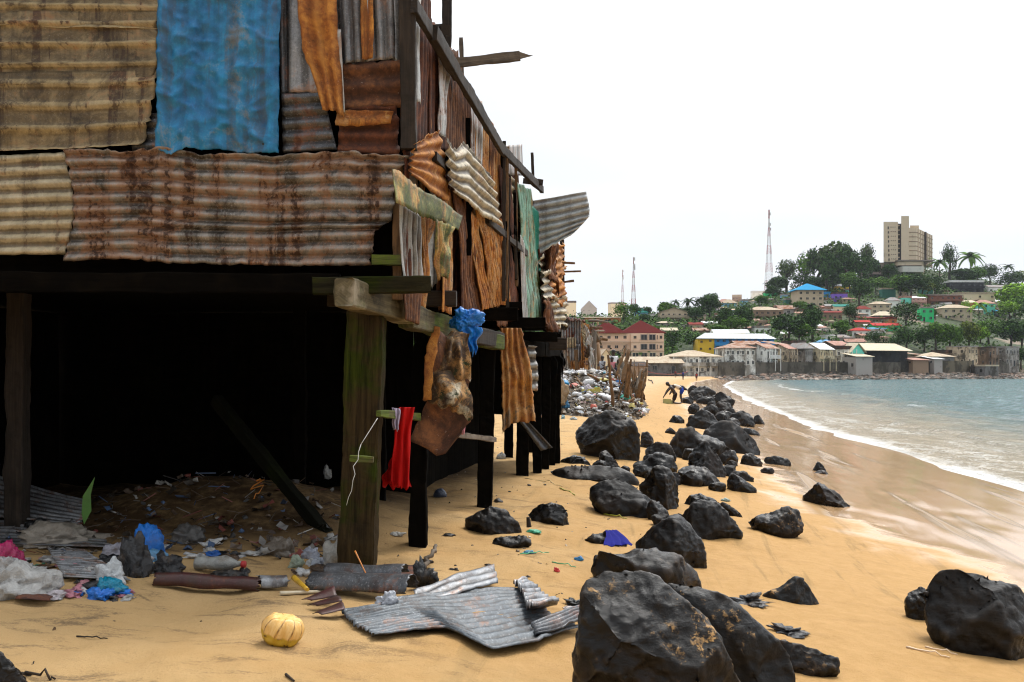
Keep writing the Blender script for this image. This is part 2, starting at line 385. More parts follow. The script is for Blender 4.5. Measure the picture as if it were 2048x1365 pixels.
def m_sand():
    b = NB('sand'); pos = b.geo(); s = b.attr('s').outputs['Fac']; y = b.n('ShaderNodeSeparateXYZ', {0: pos}).outputs[1]; x = b.n('ShaderNodeSeparateXYZ', {0: pos}).outputs[0]
    sv = b.n('ShaderNodeCombineXYZ', {0: s, 1: b.mth('MULTIPLY', y, .12), 2: 0.0}).outputs[0]
    dist = b.mth('POWER', b.mth('ADD', b.mth('MULTIPLY', x, x), b.mth('MULTIPLY', y, y)), .5)
    st1 = b.noise(b.map(sv, (1, .5, 1)), 1.5, 3, .55, .1); st2 = b.noise(b.map(sv, (2.6, 1.6, 1)), 1.6, 6, .65, .5)
    n1 = b.noise(pos, .9, 6, .62, .3); n2 = b.noise(pos, 9, 5, .65); gr = b.noise(pos, 420, 3, .8); gr2 = b.noise(pos, 60, 4, .75)
    bnd = b.step(y, 10, 16, 3.6, 5.3)
    wet = b.step(b.mth('SUBTRACT', b.mth('ADD', s, b.mth('MULTIPLY', b.mth('SUBTRACT', n1, .5), 3.0)), bnd), .75, -.55)
    damp = b.step(b.mth('ADD', s, b.mth('MULTIPLY', b.mth('SUBTRACT', n1, .5), 5)), 10.5, 7.0)
    dry = b.mix(b.ramp(n1, [(.3, 0), (.7, 1)]), (.45, .29, .128), (.53, .36, .175))
    dry = b.mix(b.ramp(gr, [(.34, .6), (.6, 0)]), dry, (.24, .135, .055))
    dry = b.mix(b.mth('MULTIPLY', b.step(y, 22, 60), .75), dry, b.mix(n1, (.50, .345, .20), (.60, .43, .27)))
    dk = b.step(b.mth('ADD', b.mth('MULTIPLY', b.noise(b.map(pos, (1.1, 2.8, 1), (3, 1, 0), (0, 0, .35)), 1.5, 6, .68, .6), .75), b.mth('MULTIPLY', gr2, .25)), .51, .64)
    dry = b.mix(b.mth('MULTIPLY', dk, .95), dry, (.17, .115, .065))
    dmp = b.mix(b.ramp(n2, [(.35, 0), (.65, 1)]), (.39, .225, .08), (.45, .265, .105))
    dmp = b.mix(b.mth('MULTIPLY', b.step(st2, .54, .66), .55), dmp, (.19, .12, .045))
    ux = b.mth('SUBTRACT', b.mth('MULTIPLY', b.mth('SUBTRACT', y, 7.6), .18), b.mth('ADD', x, 1.35)); und_shade = b.mth('MULTIPLY', b.step(ux, -.5, 1.0), b.mth('MULTIPLY', b.step(y, 7.9, 8.9), b.step(y, 17.5, 15)))
    und_shade = b.mth('MULTIPLY', und_shade, b.step(b.mth('ADD', b.mth('MULTIPLY', n2, .5), b.mth('MULTIPLY', n1, .6)), .35, .6, .55, 1.0))
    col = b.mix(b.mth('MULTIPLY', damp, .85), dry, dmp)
    col = b.mix(und_shade, col, b.mix(n2, (.022, .013, .007), (.07, .04, .018)))  # shade under the shack painted into the sand colour
    wc = b.mix(b.step(st1, .36, .46), (.25, .15, .06), (.50, .315, .17))  # paler film streaks carry sky sheen in their colour
    col = b.mix(wet, col, wc)
    film = b.mth('MULTIPLY', wet, b.step(st1, .30, .42))
    puddle = b.mth('MULTIPLY', b.step(n1, .6, .66), b.step(s, 5.4, 4.4)); film = b.mth('MAXIMUM', film, b.mth('MULTIPLY', puddle, .9))
    rgh = b.mix(wet, (.95, .95, .95), (.5, .5, .5)); rgh = b.mix(film, rgh, (.10, .10, .10)); rgh = b.mix(b.mth('MULTIPLY', damp, b.mth('SUBTRACT', 1.0, wet)), rgh, (.75, .75, .75))
    spec = b.mth('ADD', .08, b.mth('MULTIPLY', film, .5))
    bs = b.mth('SUBTRACT', 1.0, b.mth('MULTIPLY', wet, .985)); near = b.step(dist, 14, 3)
    h = b.mth('ADD', b.mth('MULTIPLY', n2, .6), b.mth('MULTIPLY', gr2, .35))
    nb = b.n('ShaderNodeBump', {'Height': h, 'Strength': b.mth('MULTIPLY', bs, .8), 'Distance': .035})
    nb2 = b.n('ShaderNodeBump', {'Height': gr, 'Strength': b.mth('MULTIPLY', near, .7), 'Distance': .003, 'Normal': nb.outputs[0]})
    nb3 = b.n('ShaderNodeBump', {'Height': st2, 'Strength': b.mth('MULTIPLY', wet, .12), 'Distance': .008, 'Normal': nb2.outputs[0]})
    b.bs(Base_Color=col, Roughness=rgh, Specular_IOR_Level=spec, Normal=nb3.outputs[0])
    return b.m
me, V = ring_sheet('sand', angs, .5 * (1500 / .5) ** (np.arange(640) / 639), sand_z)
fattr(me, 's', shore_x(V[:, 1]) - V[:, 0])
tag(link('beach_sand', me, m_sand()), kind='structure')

# sea
def water_z(x, y):
    s = shore_x(y) - x; d = np.hypot(x, y)
    z = -1.0 + .055 * fbm(x * .5, y * .16, 3) * sst(30, 0, np.abs(s))
    off = -s
    amp = sst(2, 14, off)
    z = z + amp * (.20 * fbm(x * .55 + y * .05, y * .22, 4) + .05 * fbm(x * 1.7, y * 1.1, 3))
    c1 = 4.2 + 1.6 * vnoise(y * .07, y * 0 + 2); z = z + .14 * np.exp(-((off - c1) / .5) ** 2) * sst(-.3, .2, vnoise(y * .09, y * 0 + 8))
    c2 = 9.5 + 3 * vnoise(y * .04, y * 0 + 5); z = z + .22 * np.exp(-((off - c2) / .9) ** 2) * sst(-.35, .2, vnoise(y * .06, y * 0 + 1))
    return z
wang = np.concatenate([np.radians(np.linspace(2, 34, 520)), np.radians(np.linspace(35, 178, 60))])
me, V = ring_sheet('sea', wang, 5.0 * (2600 / 5.0) ** (np.arange(620) / 619), water_z)
fattr(me, 's', shore_x(V[:, 1]) - V[:, 0])
def m_sea():
    b = NB('sea_water'); pos = b.geo(); s = b.attr('s').outputs['Fac']; off = b.mth('MULTIPLY', s, -1.0)
    xyz = b.n('ShaderNodeSeparateXYZ', {0: pos}); y = xyz.outputs[1]; z = xyz.outputs[2]
    sv = b.n('ShaderNodeCombineXYZ', {0: s, 1: b.mth('MULTIPLY', y, .35), 2: 0.0}).outputs[0]
    n1 = b.noise(sv, .55, 5, .6, .4); lace = b.noise(b.map(pos, (1, .6, 1)), 2.6, 7, .75, 1.2); fine = b.noise(pos, 9, 5, .8, .5)
    sh = b.step(b.mth('ADD', off, b.mth('MULTIPLY', b.mth('SUBTRACT', n1, .5), 12)), 16, 1)
    chop = b.noise(b.map(pos, (.8, .35, 1)), 1.6, 5, .65, .6)
    deep = b.mix(b.ramp(chop, [(.35, 0), (.65, 1)]), (.022, .078, .086), (.075, .165, .17))
    col = b.mix(sh, deep, (.34, .275, .18))
    edge = b.step(off, 2.0, .1); surf = b.mth('MULTIPLY', b.step(off, 10, 2.0), .52); crest = b.mth('MULTIPLY', b.step(z, -.9, -.78), b.step(off, 16, 6))
    f = b.mth('ADD', b.mth('MAXIMUM', edge, b.mth('MAXIMUM', surf, b.mth('MULTIPLY', crest, .85))), b.mth('MULTIPLY', b.mth('SUBTRACT', b.mth('ADD', b.mth('MULTIPLY', lace, .7), b.mth('MULTIPLY', n1, .5)), .6), 2.0))
    f = b.mth('ADD', f, b.mth('MULTIPLY', b.mth('SUBTRACT', fine, .5), .7))
    fm = b.mth('MULTIPLY', b.step(f, .45, 1.1), b.step(off, 17, 11))
    col = b.mix(fm, col, (.66, .66, .65))
    w1 = b.noise(b.map(pos, (1, .45, 1)), 1.3, 5, .7, .4); w2 = b.noise(b.map(pos, (1, .5, 1)), 6, 4, .7)
    b.bs(Base_Color=col, Roughness=b.mix(fm, (.16, .16, .16), (.9, .9, .9)), IOR=1.25, Specular_IOR_Level=.32,
         Normal=b.bump(w2, .7, .10, b.bump(w1, 1.0, .7)))
    return b.m
tag(link('sea_water', me, m_sea()), kind='structure')

# hill across the bay
def hill_mesh():
    pxs = np.linspace(300, 2700, 520); ts = np.concatenate([np.linspace(-.06, 1.0, 150), np.linspace(1.02, 1.6, 12)])
    PX, T = np.meshgrid(pxs, ts)
    yr = np.interp(PX, _hp, _hr); y0 = np.interp(PX, _hp, _ho) + 14
    Y = y0 + T * (yr - y0); X = (PX - CX) / F * Y; Z = hill_z(X, Y)
    nu = len(pxs)
    me = mesh_from(np.stack([X.ravel(), Y.ravel(), Z.ravel()], 1), grid_faces(nu, len(ts)), True)
    b = NB('hillside'); p = b.geo(); n = b.noise(p, .05, 6, .7, .4); n2 = b.noise(p, .5, 5, .7)
    g = b.mix(b.ramp(n2, [(.35, 0), (.7, 1)]), (.018, .03, .01), (.06, .085, .02))
    g = b.mix(b.step(n, .55, .62), g, b.mix(n2, (.16, .10, .06), (.3, .25, .19)))
    b.bs(Base_Color=g, Roughness=.95, Normal=b.bump(n2, .8, 1.0))
    tag(link('hill', me, b.m), kind='structure')
hill_mesh()

# ------------------------------------------------------------------ boulders
def rock_mesh(outline, d0, thick, ridge=(), seed=0, dens=26, rough=1.0, back=.85):
    random.seed(seed + 11)
    ox = sum(p[0] for p in outline) / len(outline); by = max(p[1] for p in outline)
    sz = max(max(p[0] for p in outline) - min(p[0] for p in outline), by - min(p[1] for p in outline)) / F * d0
    pts = []
    for (x, y) in outline:
        pts.append(P(x, y, d0))
        k = rnd(.42, .78); pts.append(P(ox + (x - ox) * k, by + (y - by) * (k + .06), d0) + Vector((0, -thick * rnd(.30, .46) * (1.25 - .5 * k), -.02 * sz)))
        k = rnd(.7, .85); pts.append(P(ox + (x - ox) * k, by + (y - by) * k, d0) + Vector((0, thick * back * rnd(.4, .55), 0)))
        if y > by - .35 * (by - min(q[1] for q in outline)):
            pts.append(P(ox + (x - ox) * .92, y, d0) + Vector((0, 0, -.22 * sz)))
    for (x, y, f) in ridge: pts.append(P(x, y, d0 - f * thick))
    bm = bmesh.new()
    for p in pts: bm.verts.new(p)
    r = bmesh.ops.convex_hull(bm, input=bm.verts)
    bmesh.ops.delete(bm, geom=[v for v in bm.verts if not v.link_faces], context='VERTS')
    rc_ = random.Random(seed * 13 + 5)
    for _ in range(9):           # trim with random planes: facets
        fr_ = _ < 5; n_ = Vector((rc_.gauss(0, .9), -1, rc_.gauss(0, .6) + .25) if fr_ else (rc_.gauss(0, 1), rc_.gauss(0, 1) + .2, rc_.gauss(0, .7))).normalized()
        ds_ = [v.co.dot(n_) for v in bm.verts]; hi_, lo_ = max(ds_), min(ds_); pd = hi_ - (hi_ - lo_) * (rc_.uniform(.07, .17) if fr_ else rc_.uniform(.01, .05))
        bmesh.ops.bisect_plane(bm, geom=bm.verts[:] + bm.edges[:] + bm.faces[:], plane_co=n_ * pd, plane_no=n_, clear_outer=True)
        cs = [v.co.copy() for v in bm.verts]; bm.free(); bm = bmesh.new()
        for c_ in cs: bm.verts.new(c_)
        bmesh.ops.convex_hull(bm, input=bm.verts); bmesh.ops.delete(bm, geom=[v for v in bm.verts if not v.link_faces], context='VERTS')
    cs = []
    for v in bm.verts:
        if all((v.co - c_).length > sz * .035 for c_ in cs): cs.append(v.co.copy())
    bm.free(); bm = bmesh.new()
    for c_ in cs: bm.verts.new(c_)
    bmesh.ops.convex_hull(bm, input=bm.verts); bmesh.ops.delete(bm, geom=[v for v in bm.verts if not v.link_faces], context='VERTS')
    bmesh.ops.triangulate(bm, faces=bm.faces)
    L = sz / dens
    for it in range(7):
        lim = max(L * 1.5, sz / (3 * 2 ** it))
        ed = [e for e in bm.edges if e.calc_length() > lim]
        if not ed:
            if lim <= L * 1.5: break
            continue
        bmesh.ops.subdivide_edges(bm, edges=ed, cuts=1)
        bmesh.ops.triangulate(bm, faces=[f for f in bm.faces if len(f.verts) > 3])
        if it in (9,): bmesh.ops.smooth_vert(bm, verts=bm.verts, factor=.3, use_axis_x=True, use_axis_y=True, use_axis_z=True)
    bmesh.ops.smooth_vert(bm, verts=bm.verts, factor=.5, use_axis_x=True, use_axis_y=True, use_axis_z=True)
    bm.normal_update()
    mv = []
    for v in bm.verts:
        q = v.co / sz
        a = fn(q, 1.7, 5, seed) * .035 + (abs(fn(q, 3.3, 5, seed + 5)) - .25) * -.055 + fn(q, 12, 5, seed + 9) * .016
        st = math.floor(fn(q, 1.3, 3, seed + 3) * 5) * .010
        mv.append(v.co + v.normal * sz * rough * (a + st))
    for v, c in zip(bm.verts, mv): v.co = c
    return bm_mesh(bm, True), sz
def rock(label, outline, thick=.8, ridge=(), seed=0, dens=26, group='black boulders along the beach', name='boulder', sand=0.0, dd=0.0, rough=1.0, cat='boulder', back=.85):
    by = max(outline, key=lambda p: p[1]); w_ = max(p[0] for p in outline) - min(p[0] for p in outline)
    g = G(by[0], min(by[1], 1900)); wm = w_ / F * g.y
    d0 = g.y + thick * wm * .38 + dd
    me, sz = rock_mesh(outline, d0, thick * wm, ridge, seed, dens, rough, back)
    o = link(name, me, M_ROCK, origin=(P(sum(p[0] for p in outline) / len(outline), by[1], d0).x, d0, g.z))
    o.color = (1, 1, 1, sand)
    return tag(o, label, cat, group)
rock('biggest black boulder filling the foreground, flecked with dry sand', [(1136, 1400), (1148, 1310), (1159, 1243), (1164, 1178), (1180, 1150), (1205, 1126), (1232, 1108), (1251, 1108), (1284, 1134), (1320, 1157), (1362, 1198), (1395, 1228), (1428, 1250), (1444, 1275), (1455, 1318), (1484, 1352), (1500, 1400), (1400, 1450), (1230, 1455)], .75, [(1250, 1232, .42), (1335, 1228, .45), (1425, 1262, .5), (1180, 1225, .35), (1300, 1330, .3), (1240, 1330, .34)], 1, 60, sand=1.0, rough=.7)
rock('long black slab with a strip of sand behind the biggest boulder', [(1300, 1185), (1328, 1153), (1380, 1149), (1440, 1180), (1453, 1191), (1470, 1213), (1526, 1256), (1551, 1277), (1580, 1307), (1598, 1350), (1612, 1400), (1440, 1420), (1400, 1300)], .35, [(1480, 1290, .2)], 2, 50, sand=.9, dd=.25, rough=.6)
rock('low wet ledge running seaward from the sandy slab', [(1530, 1282), (1560, 1276), (1586, 1288), (1616, 1297), (1654, 1310), (1684, 1317), (1682, 1325), (1650, 1330), (1625, 1338), (1596, 1336), (1560, 1345)], .3, [], 3, 34, sand=.5, rough=.8)
rock('rough black slab under the navy blue cloth', [(1166, 1120), (1172, 1103), (1221, 1093), (1286, 1090), (1320, 1101), (1380, 1116), (1414, 1131), (1436, 1148), (1445, 1175), (1420, 1205), (1300, 1200), (1200, 1180), (1172, 1150)], .45, [], 4, 44, sand=.35, rough=.8)
rock('pyramid shaped black boulder behind the navy blue cloth', [(1262, 1085), (1290, 1064), (1322, 1044), (1358, 1026), (1376, 1034), (1397, 1067), (1412, 1100), (1417, 1130), (1370, 1135), (1290, 1120)], .7, [(1345, 1050, .35), (1385, 1100, .4)], 5, 44, rough=.8)
rock('squat dark boulder right behind the pyramid shaped one', [(1358, 1050), (1366, 1018), (1380, 1007), (1406, 1001), (1436, 1007), (1461, 1028), (1478, 1054), (1486, 1074), (1400, 1078)], .6, [(1440, 1015, .35), (1400, 1012, .3)], 6, 38)
rock('black boulder lying on its side in the middle of the row', [(1172, 974), (1187, 964), (1228, 948), (1253, 956), (1273, 977), (1293, 990), (1320, 1009), (1325, 1024), (1290, 1037), (1243, 1034), (1204, 1009), (1176, 988)], .6, [(1240, 975, .3), (1280, 1000, .35)], 7, 40)
rock('wedge of black rock at the foot of the tall blocky boulder', [(1290, 1000), (1312, 995), (1330, 1012), (1345, 1032), (1330, 1044), (1296, 1042)], .6, [], 8, 26)
rock('tall blocky black boulder in the middle of the row', [(1277, 968), (1290, 950), (1302, 936), (1320, 930), (1337, 936), (1354, 960), (1371, 978), (1366, 1006), (1350, 1022), (1310, 1012), (1284, 990)], .7, [(1335, 960, .35)], 9, 36)
rock('smooth oval boulder with a bluish sheen beside the tall blocky one', [(1352, 945), (1362, 930), (1382, 924), (1406, 928), (1425, 944), (1440, 962), (1443, 974), (1398, 974), (1358, 962)], .6, [], 10, 34, rough=.7)
rock('pointed brown sided boulder above the smooth oval one', [(1372, 925), (1384, 896), (1398, 882), (1410, 875), (1424, 886), (1436, 906), (1450, 932), (1455, 950), (1420, 955), (1385, 945)], .7, [(1412, 890, .3)], 11, 34)
rock('broad flat topped boulder with a long seaward point', [(1330, 890), (1342, 868), (1362, 858), (1384, 859), (1410, 869), (1444, 882), (1475, 900), (1468, 921), (1420, 925), (1380, 915), (1345, 915)], .5, [(1380, 880, .3)], 12, 40)
rock('huge round black boulder next to the stilts in front of the rubbish heap', [(1149, 853), (1166, 838), (1190, 824), (1221, 820), (1251, 830), (1272, 846), (1284, 870), (1282, 906), (1262, 920), (1225, 922), (1190, 912), (1163, 893), (1152, 874)], .7, [(1215, 845, .3), (1262, 870, .35), (1225, 900, .2)], 13, 46, rough=.8)
rock('long low black rock tapering to a point toward the stilts', [(1084, 939), (1123, 930), (1187, 928), (1243, 935), (1264, 944), (1278, 966), (1240, 968), (1183, 962), (1131, 947)], .4, [], 14, 40, rough=.5)
rock('small cone shaped rock at the foot of the huge round boulder', [(1196, 930), (1200, 906), (1210, 899), (1226, 912), (1244, 936), (1218, 940)], .7, [], 15, 22)
rock('low wet boulder between the long low rock and the tall blocky one', [(1262, 927), (1290, 914), (1318, 904), (1342, 913), (1356, 934), (1345, 948), (1290, 950)], .6, [], 16, 30)
rock('dark boulder wedged behind the low wet one', [(1288, 900), (1300, 886), (1318, 881), (1340, 890), (1358, 912), (1345, 925), (1295, 925)], .5, [], 17, 28)
rock('narrow black rock behind the right shoulder of the huge round boulder', [(1280, 895), (1283, 866), (1297, 861), (1311, 880), (1306, 893)], .7, [], 18, 22)
rock('small dark rock left of the cone shaped one', [(1115, 922), (1130, 914), (1152, 907), (1174, 914), (1168, 926), (1135, 928)], .6, [], 19, 20)
rock('little grey humped stone on the sand by the long low rock', [(1140, 932), (1152, 917), (1165, 914), (1182, 926), (1184, 934)], .6, [], 20, 18)
rock('great sloping slab with a pale sheen dipping toward the sea', [(1400, 880), (1415, 853), (1440, 840), (1462, 842), (1491, 861), (1523, 882), (1527, 904), (1496, 903), (1455, 905), (1420, 900)], .5, [], 21, 38, rough=.5)
rock('dark peaked rock lying on the great sloping slab', [(1420, 884), (1430, 873), (1447, 862), (1466, 873), (1482, 893), (1489, 908), (1455, 908)], .5, [], 22, 26)
rock('heap topping black boulder upslope of the great slab', [(1369, 848), (1378, 836), (1392, 824), (1405, 818), (1421, 823), (1440, 848), (1432, 862), (1392, 862)], .6, [], 23, 30)
rock('triangular black rock with a sharp dark face near the waterline', [(1425, 828), (1432, 806), (1446, 796), (1456, 798), (1470, 820), (1474, 832), (1445, 835)], .6, [], 24, 26)
rock('rounded brown boulder under the triangular one', [(1392, 828), (1405, 812), (1420, 806), (1436, 814), (1446, 835), (1410, 838)], .6, [], 25, 24)
rock('squarish boulder at the seaward edge of the row', [(1456, 842), (1464, 826), (1482, 822), (1500, 823), (1510, 846), (1480, 852)], .6, [], 26, 24)
rock('small greenish rock trailing off the squarish boulder', [(1505, 846), (1509, 829), (1517, 828), (1522, 840), (1531, 850)], .6, [], 27, 18)
rock('low stone on dry sand landward of the row', [(1334, 843), (1345, 831), (1358, 830), (1372, 841), (1368, 848)], .6, [], 28, 18)
rock('small pointed stone alone on the dry sand', [(1328, 866), (1340, 853), (1352, 865)], .7, [], 29, 14)
rock('long dark ridge of rock farthest up the row', [(1376, 790), (1392, 776), (1412, 773), (1436, 784), (1440, 794), (1400, 796)], .5, [], 30, 26)
rock('dark rock beside the bending people', [(1352, 780), (1360, 771), (1368, 772), (1378, 782)], .6, [], 31, 14)
rock('jagged rock with white water behind at the far end of the row', [(1424, 806), (1430, 786), (1444, 782), (1460, 790), (1472, 804), (1450, 810)], .6, [], 32, 24)
rock('grey green flat rock farther along the row', [(1392, 803), (1404, 794), (1424, 795), (1432, 806), (1400, 808)], .6, [], 33, 18)
rock('small round stone on the wet sand near the kneeling person', [(1375, 797), (1380, 789), (1386, 797)], .7, [], 34, 12)
rock('flat round stone closest to the kneeling person', [(1380, 813), (1387, 806), (1395, 812)], .7, [], 35, 12)
rock('low black rock awash just below the squarish boulder', [(1478, 862), (1490, 855), (1510, 858), (1522, 868), (1498, 870)], .5, [], 36, 20)
rock('small peaked rock standing alone on the wet sand nearest the surf', [(1624, 942), (1635, 921), (1644, 928), (1653, 942)], .7, [], 37, 20)
rock('flat sliver of rock by the small peaked rock', [(1618, 947), (1640, 939), (1660, 946), (1655, 950)], .5, [], 38, 18)
rock('green tinged pyramid of rock standing alone on wet sand', [(1603, 996), (1618, 976), (1637, 964), (1658, 974), (1680, 988), (1702, 1010), (1660, 1014), (1612, 1004)], .7, [(1640, 972, .2)], 39, 34)
rock('dark rock with green string on it at the wet edge', [(1480, 926), (1486, 912), (1500, 906), (1521, 917), (1532, 936), (1500, 936)], .6, [], 40, 26)
rock('low seaweedy rock pointing to the surf', [(1521, 922), (1530, 911), (1551, 910), (1575, 918), (1591, 929), (1550, 930)], .4, [], 41, 26)
rock('little flat grey stone on the wet sand', [(1517, 940), (1530, 934), (1546, 936), (1554, 943), (1530, 948)], .5, [], 42, 16)
rock('shiny low stone behind the leaning wedge', [(1455, 950), (1470, 942), (1488, 942), (1510, 957), (1490, 962)], .5, [], 43, 20)
rock('leaning wedge of black rock seaward of the oval boulder', [(1452, 976), (1453, 962), (1461, 944), (1482, 956), (1513, 980), (1480, 984)], .6, [], 44, 28, rough=.6)
rock('rugged boulder with a pale sandy top on the wet edge', [(1487, 1042), (1505, 1030), (1530, 1032), (1555, 1022), (1583, 1010), (1604, 1020), (1610, 1046), (1590, 1066), (1545, 1072), (1515, 1056)], .5, [(1590, 1030, .3)], 45, 38, sand=.6)
rock('jumble of small dark rocks behind the squat boulder', [(1362, 1008), (1375, 990), (1400, 986), (1428, 998), (1448, 1012), (1420, 1020)], .6, [], 46, 26)
rock('thin slate like rock with litter beside the squat boulder', [(1436, 1012), (1445, 1006), (1462, 1012), (1492, 1032), (1470, 1034)], .4, [], 47, 22)
rock('nearly buried slab covered with sand on the right', [(1523, 1192), (1545, 1180), (1575, 1172), (1590, 1152), (1608, 1155), (1625, 1180), (1654, 1218), (1600, 1216), (1550, 1206)], .5, [], 48, 34, sand=1.0, rough=.6)
rock('massive black boulder cut by the right edge of the picture', [(1849, 1225), (1853, 1180), (1858, 1157), (1876, 1131), (1895, 1128), (1915, 1135), (1959, 1152), (1990, 1160), (2018, 1166), (2050, 1182), (2105, 1205), (2130, 1260), (2115, 1320), (2041, 1324), (1955, 1317), (1904, 1280), (1870, 1258)], .6, [(1905, 1165, .35), (1960, 1190, .38), (2030, 1200, .38)], 49, 60, rough=.75)
rock('smaller black lump leaning on the massive boulder at the right edge', [(1810, 1200), (1818, 1178), (1835, 1168), (1858, 1168), (1872, 1240), (1845, 1242), (1812, 1236)], .6, [], 50, 30)
rock('low black boulder between two stilts on dry sand', [(927, 1040), (940, 1028), (958, 1018), (980, 1010), (1015, 1022), (1036, 1044), (1052, 1066), (1030, 1072), (975, 1071), (945, 1056)], .6, [], 51, 34)
rock('smooth black boulder with a lumpy lower edge on dry sand', [(1048, 1030), (1060, 1014), (1078, 1005), (1108, 1001), (1131, 1013), (1147, 1046), (1138, 1056), (1090, 1050)], .6, [], 52, 32, rough=.8)
rock('flat black stone in front of the low boulder by the stilts', [(982, 1084), (992, 1074), (1005, 1071), (1055, 1071), (1069, 1086), (1042, 1099), (1002, 1097)], .5, [], 53, 28)
rock('dark rock poking into the bottom left corner', [(-40, 1400), (-20, 1310), (0, 1300), (30, 1330), (52, 1366), (60, 1400)], .6, [], 54, 26)
rock('dark crusty rock lump under the navy blue cloth', [(1180, 1100), (1168, 1078), (1190, 1070), (1216, 1062), (1240, 1072), (1262, 1082), (1262, 1102)], .6, [], 55, 26, rough=1.6)

rk = random.Random(91)
for i in range(46):          # smaller boulders filling the gaps of the row
    x, y, w_ = [(rk.uniform(1290, 1400), rk.uniform(1020, 1100), rk.uniform(24, 60)), (rk.uniform(1250, 1470), rk.uniform(890, 985), rk.uniform(24, 60)), (rk.uniform(1350, 1500), rk.uniform(800, 885), rk.uniform(20, 44)), (rk.uniform(1385, 1450), rk.uniform(786, 832), rk.uniform(16, 34)), (rk.uniform(1180, 1300), rk.uniform(925, 960), rk.uniform(18, 40))][i % 5]
    h_ = w_ * rk.uniform(.45, .8); q = [(x + math.cos(a) * w_ / 2 * rk.uniform(.8, 1.1), y - h_ * .45 - math.sin(a) * h_ / 2 * rk.uniform(.75, 1.15)) for a in [k * math.pi / 4 + rk.uniform(-.2, .2) for k in range(8)]]
    rock('smaller black boulder filling a gap in the row of big boulders', q, .7, [], 200 + i, 18, group='smaller black boulders among the big ones')

